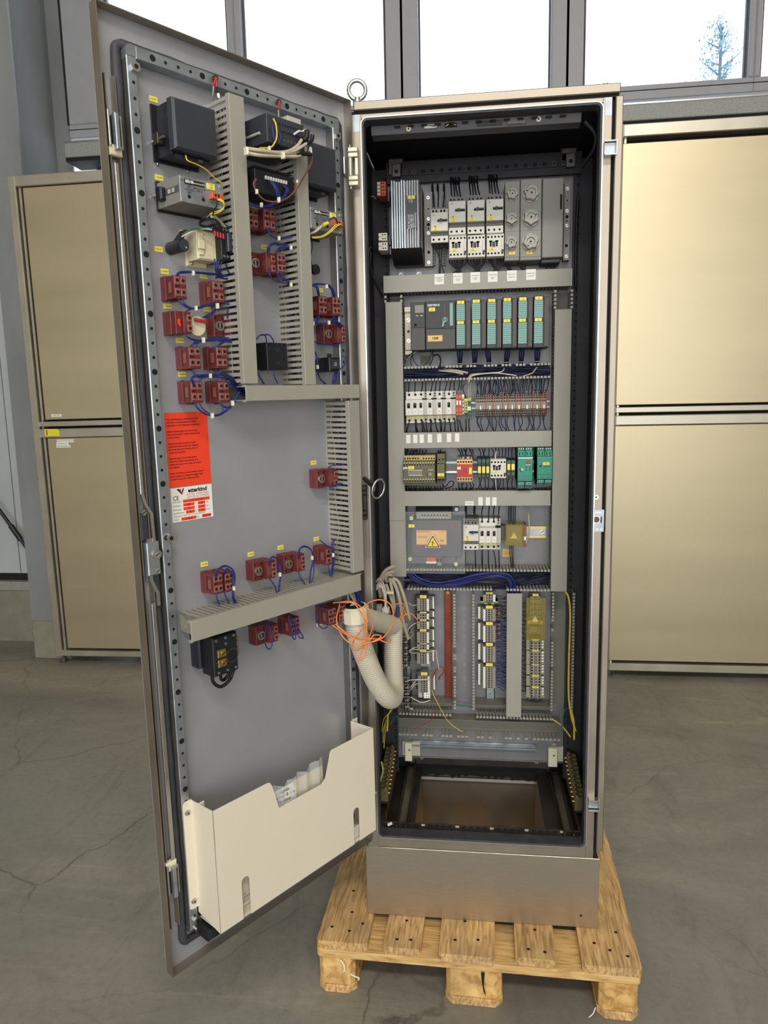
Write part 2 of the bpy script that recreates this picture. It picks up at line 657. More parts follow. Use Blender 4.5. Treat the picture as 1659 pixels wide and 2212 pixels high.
def wires(name, label, cat, frame, runs, group=None, ties=(), n=6, sub=6):
    """a bundle: every wire a part; runs = (points, radius, material); ties = (point, size)"""
    t = thing(name, label, cat, frame, group)
    for pts, r, m in runs:
        MB().tube(pts, r, m, n, sub).obj('wire', t)
    for p, q in ties:
        p = Vector(p)
        MB().box(p.x - q * .45, p.x + q * .45, p.y - q * .7, p.y + q * .7, p.z - q, p.z + q, 'nylon', q * .3).obj('cable_tie', t)
    return t


def Wp(u, v, y):
    w = _ray(u, v)
    q = CAM + w * ((y - CAM.y) / w.y)
    return q.x, q.z


# ================================================================== the hall
WY = 2.70                        # inner face of the window wall
struct(MB().add([(-7, -9, 0), (7, -9, 0), (7, 2.95, 0), (-7, 2.95, 0)], [(0, 1, 2, 3)], 'concrete_floor').obj('floor'))
struct(MB().box(-7, 7, -9, 2.95, 6.2, 6.35, 'hall_ceiling').obj('ceiling'))
struct(MB().box(-7.2, -7, -9, 2.95, 0, 6.2, 'hall_wall').obj('wall_left'))
struct(MB().box(7, 7.2, -9, 2.95, 0, 6.2, 'hall_wall').obj('wall_right'))
struct(MB().box(-7, -3.2, -9.2, -9, 0, 6.2, 'hall_wall').box(4.4, 7, -9.2, -9, 0, 6.2, 'hall_wall').box(-3.2, 4.4, -9.2, -9, 4.3, 6.2, 'hall_wall').obj('wall_front'))
# window wall: below the band of windows, and above it
zs = 3.00
zt = 5.0
wb = struct(MB().box(-2.0, 7, WY + 0.02, WY + 0.2, 0, zs - 0.06, 'wall_panel').box(-7, 7, WY + 0.02, WY + 0.2, zt, 6.2, 'wall_panel').obj('wall_back'))
wl = struct(MB().box(-7, -2.30, 2.50, 2.95, 0, 0.36, 'render_wall').obj('wall_plinth'))
z0p = Wp(20, 1240, 2.5)[1]
pan = link('wall_cladding', None)
struct(pan)
xs = [-7, -5.6, -4.6, -3.6, Wp(28, 1070, 2.52)[0], -2.28]
for a, b in zip(xs[:-1], xs[1:]):
    MB().box(a + 0.003, b - 0.003, 2.52, 2.60, z0p, zt, 'wall_panel', 0.004).obj('panel', pan)
MB().box(-7, -2.28, 2.49, 2.60, Wp(20, 1275, 2.5)[1], Wp(20, 1256, 2.5)[1], 'sill_metal', 0.004).obj('ledge', pan)
MB().box(-7, -2.28, 2.54, 2.62, Wp(20, 1258, 2.5)[1], z0p, 'gap').obj('joint', pan)

# windows: an aluminium band, each light with its own frame and pane
zsill = Wp(1500, 183, WY)[1]
edges = [(-3.2, -2.12), (-1.86, Wp(495, 50, WY)[0]), (Wp(525, 50, WY)[0], Wp(835, 100, WY)[0]), (Wp(903, 100, WY)[0], Wp(1190, 100, WY)[0]),
         (Wp(1258, 100, WY)[0], Wp(1612, 100, WY)[0]), (Wp(1640, 60, WY)[0], 2.62), (2.80, 3.62), (3.72, 4.5), (4.68, 5.5), (5.6, 6.4)]
prev = -2.12
for i, (a, b) in enumerate(edges[1:], 1):
    w = link('window_%d' % i, None)
    struct(w)
    nxt = edges[i + 1][0] if i + 1 < len(edges) else 7.0
    lo, hi = (prev + a) / 2, (b + nxt) / 2
    lo = -2.12 if i == 1 else lo
    m = MB()
    m.box(lo, a, WY - 0.05, WY + 0.05, zsill, zt, 'window_frame', 0.006)
    m.box(b, hi, WY - 0.05, WY + 0.05, zsill, zt, 'window_frame', 0.006)
    m.box(lo, hi, WY - 0.05, WY + 0.05, zsill - 0.075, zsill, 'window_frame', 0.004)
    m.obj('window_frame', w)
    for x in (lo, hi):
        if (hi - b if x == hi else a - lo) > 0.06:
            MB().box(x - 0.006, x + 0.006, WY - 0.053, WY - 0.04, zsill, zt, 'gap').obj('rebate_gap', w)
    MB().box(lo, hi, WY - 0.054, WY - 0.049, zsill - 0.030, zsill - 0.027, 'gap').obj('rail_groove', w)
    MB().box(a + 0.004, a + 0.014, WY - 0.02, WY + 0.0, zsill, zt, 'gasket').box(b - 0.014, b - 0.004, WY - 0.02, WY + 0.0, zsill, zt, 'gasket').obj('glazing_strip', w)
    MB().box(a - .002, b + .002, WY + 0.0, WY + 0.006, zsill - .002, zt, 'glass').obj('pane', w)
    prev = b
sl = struct(MB().box(-2.1, 7, WY - 0.16, WY + 0.02, Wp(1500, 252, WY - .16)[1], Wp(1500, 215, WY - .16)[1], 'sill_metal', 0.004)
            .box(-2.1, 7, WY - 0.165, WY - 0.155, Wp(1500, 217, WY - .16)[1], Wp(1500, 213.5, WY - .16)[1], 'bright_metal')
            .box(-2.1, 7, WY - 0.15, WY + 0.02, Wp(1500, 262, WY - .15)[1], Wp(1500, 252, WY - .15)[1], 'gap').obj('sill'))

# steel column beside the windows
col = link('column', None)
struct(col)
MB().box(-2.365, -2.167, 2.200, 2.218, 0, 6.2, 'column_paint').obj('front_flange', col)
MB().box(-2.272, -2.260, 2.218, 2.735, 0, 6.2, 'column_paint').obj('web', col)
MB().box(-2.365, -2.160, 2.735, 2.753, 0, 6.2, 'column_paint').obj('rear_flange', col)
MB().box(-2.362, -2.13, 2.18, 2.30, 0, 0.235, 'render_wall', 0.01).obj('concrete_foot', col)
j = tag(MB().box(-.03, .03, -.03, 0, -.025, .025, 'offwhite', .006).cyl((-.0, -.015, -.025), (.005, -.015, -.06), .006, 'offwhite', 8)
        .tube([(.005, -.015, -.06), (.012, -.012, -.12), (.03, -.012, -.2)], .004, 'wire_black').obj('cable_outlet', None, T(-2.395, 2.50, .26)), 'small off-white cable outlet low on the rendered wall by the column foot', 'outlet')
rd = tag(MB().cyl((-3.6, 2.46, 2.26), (-2.40, 2.44, 0.46), .011, 'dark_rod', 10).cyl((-2.61, 2.4435, .775), (-2.55, 2.4425, .685), .017, 'dark_rod', 10)
         .obj('brace_rod'), 'dark diagonal steel tie rod with a turnbuckle across the pale wall cladding', 'rod')

# tree outside
tr = thing('tree', 'pale hazy conifer-like tree outside the window', 'tree', T(5.0, 14, 0))
mt = MB()
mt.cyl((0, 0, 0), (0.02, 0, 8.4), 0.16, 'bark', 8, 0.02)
br = []
for k in range(34):
    z = 5.2 + 3.2 * k / 34
    a = k * 2.4
    ln = 0.85 * (1 - (k / 36) ** 1.5) * (0.75 + .5 * R_.random()) + .06
    e = (ln * math.cos(a), ln * math.sin(a), z + .25 * ln + .12)
    br.append((z, e))
    mt.cyl((0.01, 0, z), e, 0.022, 'bark', 5, 0.006, cap=False)
mt.obj('trunk', tr)
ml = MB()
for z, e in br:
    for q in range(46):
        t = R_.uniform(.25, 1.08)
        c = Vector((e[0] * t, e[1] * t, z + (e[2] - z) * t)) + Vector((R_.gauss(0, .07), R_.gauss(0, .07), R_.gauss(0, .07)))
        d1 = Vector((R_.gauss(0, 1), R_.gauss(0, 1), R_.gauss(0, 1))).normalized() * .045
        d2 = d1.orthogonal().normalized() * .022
        ml.add([c - d1, c + d2, c + d1, c - d2], [(0, 1, 2, 3)], 'leaf_haze')
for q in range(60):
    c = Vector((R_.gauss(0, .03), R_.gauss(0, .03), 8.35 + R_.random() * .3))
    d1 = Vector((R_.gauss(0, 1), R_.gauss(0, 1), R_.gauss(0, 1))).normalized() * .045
    ml.add([c - d1, c + d1.orthogonal().normalized() * .02, c + d1], [(0, 1, 2)], 'leaf_haze')
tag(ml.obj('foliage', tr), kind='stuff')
tr.scale = (0.95, 0.95, 1)

# ================================================================== stainless storage units behind
def unit(name, label, x0, x1, zt_, zm1, zm2, zb0, zb1, y=2.1, post=0.04, gap_l=0.035, gap_t=0.0, mirror=False):
    t = thing(name, label, 'cabinet', T((x0 + x1) / 2, y, 0))
    c = (x0 + x1) / 2
    a, b = x0 - c, x1 - c
    MB().box(a + .03, b - .03, .08, .36, zb1, zt_ - .01, 'gap').obj('carcass', t)
    for s, p, q in (('post', a, a + post), ('post', b - post, b)):
        MB().box(p, q, 0, .075, .05, zt_, 'bg_rail', .004).obj(s, t)
    tr_ = zt_ - .058
    MB().box(a + post, b - post, .001, .07, tr_, zt_ - .001, 'bg_rail', .004).obj('top_rail', t)
    MB().box(a + post, b - post, .001, .07, zm1 - .028, zm1, 'bg_rail', .003).obj('mid_rail', t)
    MB().box(a + post, b - post, .001, .07, zm2 - .05, zm2, 'bg_rail', .004).obj('mid_rail', t)
    MB().box(a + post, b - post, .001, .07, zb0, zb1, 'bg_rail', .004).obj('bottom_rail', t)
    for p, (u0, u1) in (('upper_door', (zm1 + .010, tr_ - .004 - gap_t)), ('lower_door', (zb1 + .012, zm2 - .052))):
        d = MB().box(a + post + gap_l, b - post - .006, .012, .032, u0, u1, 'bg_steel', .003).obj(p, t)
        MB().box(a + post + gap_l - .014, a + post + gap_l - .010, .014, .03, u0, u1, 'bg_rail').obj('edge_strip', d)
    MB().box(a + post + .008, a + post + .018, .02, .07, zb1, tr_, 'bg_rail').obj('inner_post', t)
    for x in (a + .025, b - .025):
        MB().cyl((x, .04, 0), (x, .04, .012), .022, 'grey_dark', 10).cyl((x, .04, .01), (x, .04, .06), .013, 'grey_dark', 8).obj('foot', t)
    return t


u1 = unit('storage_cabinet', 'tall two-tier stainless cabinet standing beside the steel column', -2.172, -1.10, 2.740, 1.4306, 1.3897, .056, .0898)
u1.rotation_euler = (0, -0.008, 0)
u1.location = (u1.location.x - 0.0, 2.1, 0.0)
u2 = unit('storage_cabinet', 'wide two-tier stainless cabinet behind the control cabinet under the treed window', 0.985, 2.25, 2.795, 1.447, 1.405, .043, .085, post=.018, gap_l=.0, gap_t=.022)


def sticker(x, y, z, w, h, col, label, txt=None, size=.01, cat='sticker', rot=0.0, group=None, name='sticker', tmat='print', mw=None):
    base = mw if mw is not None else Matrix.Identity(4)
    o = MB().box(-w / 2, w / 2, -.0006, 0, -h / 2, h / 2, col).obj(name, None, base @ T(x, y, z) @ Matrix.Rotation(rot, 4, 'Y'))
    tag(o, label, cat, group)
    if txt:
        text(txt, size, o, 0, -.0011, 0, tmat)
    return o


yb = 2.1 + .0115


def bg_sticker(u, v, w, h, col, label, txt=None, size=.01, yy=yb, **k):
    x, z = Wp(u, v, yy)
    return sticker(x, yy, z, w, h, col, label, txt, size, **k)


bg_sticker(122, 897.5, .06, .014, 'paper', 'small white name strip at the foot of the upper stainless door', 'FILM FREI', .010)
bg_sticker(141, 952.5, .104, .016, 'paper', 'uppermost of three white name strips on the lower stainless door', 'DRUCKLUFTSCHLÄUCHE', .0095)
bg_sticker(135, 958.5, .072, .014, 'paper', 'middle of three white name strips on the lower stainless door', 'FASSTROLLEY', .0095)
bg_sticker(137, 964, .086, .014, 'paper', 'lowest of three white name strips on the lower stainless door', 'EINHÄNGEREGALE', .0095)
x, z = Wp(112, 934.5, 2.1)
ys = tag(MB().prism([(-.042, -.02), (.046, -.02), (.046, .008), (.034, .02), (-.042, .02)], -.0008, 0, 'yellow_sticker').obj('yellow_sticker', None, T(x, 2.1, z)), 'bright yellow sticker with a cut corner on the cabinet mid rail', 'sticker')
MB().box(-.032, -.027, -.0012, 0, -.014, .014, 'print').obj('pen_mark', ys)


# ================================================================== pallet
PALM = T(-0.1223, -0.1113, 0) @ Matrix.Rotation(-0.0226, 4, 'Z')
pl = thing('pallet', 'worn wooden euro pallet carrying the control cabinet', 'pallet', PALM)


def board(name, x0, x1, y0, y1, z0, z1, mat, nails=(), c=0.004, parent=pl):
    m = MB()
    cx, cy = (x0 + x1) / 2, (y0 + y1) / 2
    a, b, d, e = x0 - cx, x1 - cx, y0 - cy, y1 - cy
    h = z1 - z0
    # slightly chamfered corners
    k = c * 1.6
    m.prismz([(a + k, d), (b - k, d), (b, d + k), (b, e - k), (b - k, e), (a + k, e), (a, e - k), (a, d + k)], 0, h, mat)
    for nx, ny, r in nails:
        n = 7
        m.add([(nx - cx + r * math.cos(2 * PI * i / n) * (1 + .3 * (i % 2)), ny - cy + r * math.sin(2 * PI * i / n), h + .0004) for i in range(n)], [tuple(range(n))], 'hole')
    return m.obj(name, parent, T(cx, cy, z0), bevel=0.0 if nails else 0.002)


# top deck boards run front to back
bx = [(0.0, 0.131), (0.172, 0.268), (0.314, 0.452), (0.502, 0.601), (0.662, 0.802)]
nl = {0: [(.03, .055), (.078, .045), (.072, .115), (.108, .075), (.06, .2)], 1: [(.205, .03), (.24, .032), (.222, .10)], 2: [(.352, .045), (.41, .052), (.375, .115)],
      3: [(.535, .035), (.575, .03), (.555, .105)], 4: [(.70, .075), (.735, .055), (.775, .04), (.76, .12), (.70, .135)]}
for i, (a, b) in enumerate(bx):
    board('deck_board', a, b, (0.004, 0.002, -.004, .006, 0.0)[i], 1.2, .122, .144, 'wood_board', [(x, y, .0042) for x, y in nl[i]])
for y in (0.0, .5275, 1.055):
    board('cross_board', 0, .8, y, y + .145, .100, .122, 'wood_cross')
for x0, x1 in ((0, .1), (.3275, .4725), (.7, .8)):
    for y in (0.003, .5275, 1.055):
        board('block', x0 + .003, x1 - .003, y, y + .14, .022, .100, 'wood_block', c=.008)
    board('skid_board', x0, x1, 0, 1.2, 0, .022, 'wood_board', c=.012)
# split in the front middle block, torn film on the corner block
MB().add([(.418, -.0006, .098), (.427, -.0006, .099), (.425, -.0006, .06), (.431, -.0006, .03), (.424, -.0006, .045), (.420, -.0006, .075)], [(0, 5, 2, 1), (5, 4, 3, 2)], 'hole').obj('split', pl)
MB().tube([(.063, -.004, .100), (.072, -.006, .088), (.074, -.010, .076), (.071, -.008, .070)], .0022, 'paper', 5).tube([(.088, -.004, .062), (.1, -.008, .060), (.110, -.006, .055), (.108, -.004, .047)], .002, 'paper', 5).obj('torn_film', pl)
MB().tube([(.695, .0, .03), (.688, -.01, .022), (.678, -.014, .014)], .0014, 'paper', 5).obj('torn_film', pl)

# ================================================================== the control cabinet
PT = 0.144
cab = thing('control_cabinet', 'stainless steel control cabinet standing open on the pallet', 'cabinet', T(0, 0, PT))
X0, X1, ZP, ZR, YB = -0.003, 0.597, 0.197, 2.010, 0.42     # width, plinth top, roof underside, depth


def ringf(m, x0, x1, z0, z1, w, r, y0, y1, mat, n=5):
    """rounded rectangular ring in the x/z plane, wall w, outer corner radius r"""
    def loop(o, rr):
        out = []
        for cx, cz, a0 in ((x1 - r, z0 + r, -PI / 2), (x1 - r, z1 - r, 0), (x0 + r, z1 - r, PI / 2), (x0 + r, z0 + r, PI)):
            for k in range(n + 1):
                a = a0 + PI / 2 * k / n
                out.append((cx + rr * math.cos(a), cz + rr * math.sin(a)))
        return out
    A, B = loop(0, r), loop(w, max(r - w, .0005))
    q = len(A)
    vs = [(x, y0, z) for x, z in A] + [(x, y0, z) for x, z in B] + [(x, y1, z) for x, z in A] + [(x, y1, z) for x, z in B]
    fs = []
    for i in range(q):
        j = (i + 1) % q
        fs += [(i, j, q + j, q + i), (2 * q + j, 2 * q + i, 3 * q + i, 3 * q + j), (j, i, 2 * q + i, 2 * q + j), (q + i, q + j, 3 * q + j, 3 * q + i)]
    return m.add(vs, fs, mat)


# plinth: four plates
m = MB().box(-.0052, .5963, 0, .0025, .001, ZP, 'steel_brushed', .0008)
m.obj('plinth_front', cab)
MB().screw(0, 0, 0, .0035, 'steel_dark', False).obj('plinth_screw', cab, T(.553, 0, .035))
MB().box(-.0052, -.0027, .003, YB, .001, ZP, 'steel_brushed').obj('plinth_side', cab)
MB().box(.5938, .5963, .003, YB, .001, ZP, 'steel_brushed').obj('plinth_side', cab)
MB().box(-.002, .5935, YB - .004, YB, .001, ZP, 'steel_brushed').obj('plinth_back', cab)
# shell
MB().box(X0, X0 + .004, .03, YB, ZP, ZR, 'steel_frame').box(X0 + .004, X0 + .0045, .03, YB, ZP, ZR, 'inner_paint').obj('side_panel', cab)
MB().box(X1 - .004, X1, .03, YB, ZP, ZR, 'steel_frame').box(X1 - .0045, X1 - .004, .03, YB, ZP, ZR, 'inner_paint').obj('side_panel', cab)
MB().box(X0 + .004, X1 - .004, YB - .012, YB, ZP, ZR, 'inner_paint').obj('back_panel', cab)
MB().box(.0118, .5965, -.004, YB, ZR, ZR + .0195, 'steel_frame', .002).obj('roof', cab)
MB().box(.006, .594, .004, YB - .004, ZR - .006, ZR, 'gap').box(.006, .594, .004, YB - .004, ZR - .0065, ZR - .006, 'inner_top_shade').obj('roof_gap', cab)  # near-black sheet for the dark roof gap, underside coloured as shadow
# front frame around the opening
ox0, ox1, oz0, oz1 = .0275, .5613, .2300, 1.9935
MB().box(X0 + .004, ox0 + .001, 0, .03, ZP, ZR - .007, 'steel_frame', .001).obj('front_post', cab)
MB().box(ox1 - .001, .5805, 0, .03, ZP, ZR - .007, 'steel_frame', .001).obj('front_post', cab)
MB().box(ox0, ox1, .0005, .03, oz1 - .001, ZR - .007, 'steel_frame', .001).obj('front_rail', cab)
MB().box(ox0, ox1, .0005, .03, ZP + .001, oz0 + .001, 'steel_frame', .001).obj('front_rail', cab)
ringf(MB(), ox0, ox1, oz0, oz1, .0028, .016, -.010, .03, 'bright_metal').obj('sealing_lip', cab)
ringf(MB(), ox0 + .003, ox1 - .003, oz0 + .003, oz1 - .003, .004, .013, -.0085, .028, 'gasket').obj('lip_strip', cab)
MB().box(.5815, .5865, .012, .03, ZP, ZR - .007, 'gap').obj('groove', cab)
MB().box(.587, .6035, -.002, .03, ZP + .022, ZR - .006, 'steel_frame', .002).obj('edge_flange', cab)
MB().box(ox1 + .004, .5795, -.0006, 0, ZR - .045, ZR - .008, 'galvanised').obj('corner_patch', cab)
MB().box(X0 + .012, ox0 - .003, -.0006, 0, ZR - .045, ZR - .008, 'galvanised').obj('corner_patch', cab)
# eye bolt and the plain bolt on the roof
eb = MB().cyl((0, 0, 0), (0, 0, .012), .011, 'bright_metal', 12).cyl((0, 0, .012), (0, 0, .02), .008, 'bright_metal', 12)
ring = [(.0195 * math.cos(a), 0, .036 + .0205 * math.sin(a)) for a in [2 * PI * i / 20 for i in range(20)]]
eb.tube(ring, .0049, 'bright_metal', 8, 1, closed=True).obj('eye_bolt', cab, T(.0165, .03, ZR + .0195) @ Matrix.Rotation(.18, 4, 'Z'))
MB().cyl((0, 0, 0), (0, 0, .003), .0105, 'bright_metal', 14).cyl((0, 0, .003), (0, 0, .011), .0085, 'bright_metal', 6).obj('roof_bolt', cab, T(.5690, .03, ZR + .0195))
MB().cyl((0, 0, 0), (0, 0, .003), .0105, 'bright_metal', 14).cyl((0, 0, .003), (0, 0, .011), .0085, 'bright_metal', 6).obj('roof_bolt', cab, T(.5690, .39, ZR + .0195))
# strikes on the lock side
for z in (2.0385 - PT, .4975 - PT):
    m = MB()
    m.box(.5637, .5885, -.0105, -.0085, z - .011, z + .0115, 'galvanised')
    m.box(.5637, .5895, -.020, 0, z + .0125, z + .0145, 'bright_metal').box(.5637, .5895, -.020, 0, z - .0155, z - .0135, 'bright_metal').box(.5875, .5895, -.020, 0, z - .0135, z + .0125, 'bright_metal')
    m.obj('strike', cab)
z = 1.2150 - PT
m = MB().box(.5575, .5845, -.004, -.001, z - .0265, z + .0265, 'galvanised')
m.socket(.567, -.004, z + .003, .0075, 'steel_dark', 'bright_metal').prism([(.574, z + .003), (.5795, z + .012), (.5795, z - .008)], -.0044, -.004, 'hole')
m.prism([(.563, z + .0185), (.578, z + .0185), (.578, z + .0215), (.563, z + .0215)], -.005, -.004, 'bright_metal')
for q in (.5605, .5695, .579):
    m.disc(q, -.0042, z - .021, .003, 'bright_metal')
m.obj('strike_plate', cab)
MB().cyl((.5655, -.001, z + .056), (.5655, -.004, z + .056), .0058, 'bright_metal', 12).disc(.5655, -.0042, z + .056, .0022, 'hole').obj('rivet', cab)

# ---- inside: uprights with punched holes, rails, floor frame
def strip(name, x0, x1, y, z0, z1, pitch, mat='inner_paint', hx=None, hw=.006, hh=.009, th=.002, parent=cab):
    """upright strip facing the front with a row of punched slots"""
    m = MB().box(x0, x1, y, y + th, z0, z1, mat)
    hx = (x0 + x1) / 2 if hx is None else hx
    n = int((z1 - z0) / pitch)
    for i in range(n):
        z = z0 + (i + .5) * pitch
        m.rect(hx - hw / 2, hx + hw / 2, y - .0004, z - hh / 2, z + hh / 2, 'hole')
        m.disc(hx + .001, y - .0004, z + pitch / 2, .0022, 'hole', 6)
    return m.obj(name, parent)


strip('punched_upright', .008, .052, .318, .24, 1.975, .0205, hx=.0445)
strip('punched_upright', .542, .590, .318, .24, 1.975, .0205, hx=.5545)
# punched front uprights just behind the opening
for nm, xw in (('side_rail', .0065), ('side_rail', X1 - .0085)):
    m = MB().box(xw, xw + .002, .035, .31, .235, 1.98, 'inner_paint')
    m.obj(nm, cab)
    m = MB()
    for i in range(84):
        z = .26 + i * .0205
        s = .0024 if xw < .3 else -.0004
        m.add([(xw + s, .050, z), (xw + s, .058, z), (xw + s, .058, z + .010), (xw + s, .050, z + .010)], [(0, 1, 2, 3)], 'hole')
        m.add([(xw + s, .28, z), (xw + s, .288, z), (xw + s, .288, z + .010), (xw + s, .28, z + .010)], [(0, 1, 2, 3)], 'hole')
    tag(m.obj('slot_row', cab), kind='stuff')
# upper cross rail with holes and its two corner brackets
m = MB().box(.082, .527, .300, .304, 1.953, 1.985, 'inner_paint').box(.05, .56, .304, .306, 1.935, 1.99, 'inner_paint')
for i in range(18):
    x = .100 + i * .0243
    if 1 < i < 16:
        m.rect(x - .0055, x + .0055, .2996, 1.957, 1.966, 'hole')
    else:
        m.cyl((x, .3, 1.9615), (x, .2985, 1.9615), .0055, 'steel_dark', 10).disc(x, .2984, 1.9615, .003, 'hole')
    m.disc(x + .012, .2996, 1.9615, .002, 'hole', 6)
m.obj('cross_rail', cab)
for x in (.066, .518):
    MB().box(x, x + .024, .290, .30, 1.948, 1.982, 'galvanised_side', .002).cyl((x + .012, .29, 1.962), (x + .012, .2885, 1.962), .005, 'hole', 10).box(x - .012, x + .03, .30, .34, 1.955, 2.0, 'galvanised_side', .004).obj('corner_bracket', cab)
# service lamp strip under the roof
lm = MB()
lm.prismx([(.035, 1.9885), (.042, 1.970), (.075, 1.968), (.075, 1.992)], .046, .520, 'grey_dark')
lm.obj('service_lamp', cab)
ls = cab.children[-1]
def lamp_pt(u, v):
    y = .0385
    x, zz = Wp(u, v, y)
    return x, y, zz - PT
for u, v in ((883, 280), (1163, 259)):
    x, y, zz = lamp_pt(u, v)
    MB().cyl((x, y - .000, zz), (x, y - .005, zz), .006, 'white_plastic', 8).disc(x, y - .0055, zz, .002, 'hole').obj('lamp_screw', ls)
x, y, zz = lamp_pt(930, 274)
MB().box(x - .014, x + .014, y - .004, y, zz - .004, zz + .004, 'white_plastic').add([(x - .012, y - .0043, zz + .003), (x + .012, y - .0043, zz - .003), (x + .012, y - .0043, zz + .003)], [(0, 1, 2)], 'grey_mid').obj('lamp_switch', ls)
x, y, zz = lamp_pt(974, 271)
MB().box(x - .014, x + .014, y - .002, y, zz - .004, zz + .004, 'gap').tube([(x - .012, y - .003, zz - .002), (x, y - .004, zz + .003), (x + .012, y - .003, zz - .001)], .0012, 'wire_yellow', 5).obj('lamp_socket', ls)
x, y, zz = lamp_pt(1057, 265)
MB().box(x - .028, x + .028, y - .002, y, zz - .006, zz + .006, 'plc_black').obj('rating_plate', ls)
x, y, zz = lamp_pt(1116, 261)
MB().box(x - .022, x + .022, y - .0025, y + .001, zz - .0075, zz + .0075, 'grey_mid', .002).obj('socket_cover', ls)
m = MB()
for i in range(13):
    m.rect(.10 + i * .031, .114 + i * .031, .0300, 1.9795, 1.9835, 'hole')
tag(m.obj('slot_row', cab), kind='stuff')
# bottom frame: front sill strip, side strips, two slide rails, rear rail, foam seal
zf = .385 - PT
m = MB().box(.032, .557, .030, .052, zf - .014, zf - .012, 'steel_dark').box(.032, .557, .050, .052, zf - .014, zf, 'steel_dark')
for i in range(28):
    x = .048 + i * .0182
    m.rect(x, x + .0095, .0498, zf - .009, zf - .003, 'hole' if i % 5 else 'offwhite')
    m.disc(x + .0135, .0498, zf - .006, .0018, 'hole', 6)
m.obj('front_sill', cab)
for a in (.012, .556):
    m = MB().box(a, a + .026, .052, .40, zf - .002, zf, 'steel_dark')
    for i in range(17):
        y = .06 + i * .0205
        x = a + (.006 if a < .3 else .008)
        m.add([(x, y, zf + .0004), (x + .011, y, zf + .0004), (x + .011, y + .011, zf + .0004), (x, y + .011, zf + .0004)], [(0, 1, 2, 3)], 'hole')
    m.obj('punched_strip', cab)
for a, b in ((.0735, .1), (.5105, .537)):
    m = MB().box(a, a + .003, .03, .388, zf - .02, zf + .004, 'steel_dark').box(b - .003, b, .03, .388, zf - .02, zf + .004, 'steel_dark').box(a, b, .03, .388, zf - .022, zf - .018, 'steel_frame')
    m.obj('slide_rail', cab)
for a, b in ((.039, .0735), (.1, .118), (.470, .5105), (.537, .556)):
    MB().box(a, b, .052, .40, zf - .03, zf - .028, 'steel_dark').obj('floor_plate', cab)
m = MB().box(.082, .52, .385, .389, zf - .008, zf + .032, 'steel_dark')
for i in range(15):
    x = .118 + i * .0252
    if i in (0, 14):
        m.cyl((x, .385, zf + .014), (x, .382, zf + .014), .0065, 'bright_metal', 10).disc(x, .3818, zf + .014, .002, 'hole')
    else:
        m.rect(x - .0062, x + .0062, .3846, zf + .012, zf + .021, 'hole')
    m.add([(x + .010, .3846, zf + .02), (x + .0125, .3846, zf + .014), (x + .015, .3846, zf + .02)], [(0, 1, 2)], 'hole')
m.obj('rear_rail', cab)
m = MB()
pts = []
for i in range(40):
    pts.append((.1 + .4 * i / 39, zf - .042 - R_.random() * .012))
for (xa, za), (xb, zb) in zip(pts[:-1], pts[1:]):
    m.add([(xa, .392, zf - .004), (xa, .392, za), (xb, .392, zb), (xb, .392, zf - .004), (xa, .402, zf - .004), (xa, .402, za), (xb, .402, zb), (xb, .402, zf - .004)],
          [(0, 1, 2, 3), (7, 6, 5, 4), (1, 5, 6, 2)], 'hole')
m.obj('foam_seal', cab)
MB().box(.118, .470, .4105, .413, .018, .1685, 'steel_frame', .0).obj('rear_cover', cab)
MB().add([(.10, .395, zf - .066), (.49, .395, zf - .066), (.49, .402, zf - .060), (.10, .402, zf - .060)], [(0, 1, 2, 3)], 'bright_metal').obj('rear_edge', cab)
ff = tag(MB().box(-.072, .072, 0, .004, 0, .006, 'paper').obj('foam_strip', None, T(.247, .412, .1463) @ Matrix.Rotation(.02, 4, 'Y')), 'off-white foam strip lying on the pallet inside the plinth', 'strip')
wn = tag(MB().cyl((0, 0, 0), (.011, .002, .006), .0042, 'white_plastic', 8).obj('loose_bush', None, T(.050, .040, .380)), 'small white loose bush on the front sill inside the cabinet', 'bush')

# mounting plate and slide blocks
MB().box(.0415, .5425, PLATE, PLATE + .003, .4290 - PT, 2.101 - PT, 'plate_zinc').box(.0415, .5425, PLATE - .006, PLATE, .4290 - PT, .4315 - PT, 'plate_zinc').obj('mounting_plate', cab)
for a, b in ((.0725, .1000), (.4975, .5300)):
    m = MB().box(a - .008 if a < .3 else a - .0, b + .018 if a < .3 else b + .014, PLATE - .012, PLATE, .437 - PT, .483 - PT, 'offwhite')
    m.box(a, b - .006, PLATE - .026, PLATE - .012, .425 - PT, .483 - PT, 'nylon', .002)
    m.disc((a + b) / 2, PLATE - .0262, .462 - PT, .0035, 'grey_mid')
    m.obj('slide_block', cab)

# hinges between cabinet and door
def hinge(z, dark=False):
    a, w = ('steel_dark', 'grey_dark') if dark else ('cast_metal', 'cast_metal')
    m = MB()
    for s in (-1, 1):
        for q in (.0245, .036):
            m.box(-.0005, .0225, -.026, -.002, z + s * q - .0052, z + s * q + .0052, a, .0015)
    m.box(.0148, .0225, -.024, -.002, z - .0185, z + .0185, a, .001)
    m.cyl((.004, -.02, z - .019), (.004, -.02, z + .019), .0052, a, 12)
    m.cyl((.004, -.02, z - .047), (.004, -.02, z + .047), .0026, 'bright_metal', 8)
    h = m.obj('hinge', cab)
    m = MB().box(-.009, -.006, -.035, -.004, z - .018, z + .018, 'bright_metal')
    m.obj('hinge_leaf', h)


hinge(Wp(758, 361, -.02)[1] - PT)
hinge(Wp(787, 1086, -.02)[1] - PT, True)
hinge(.62 - PT)


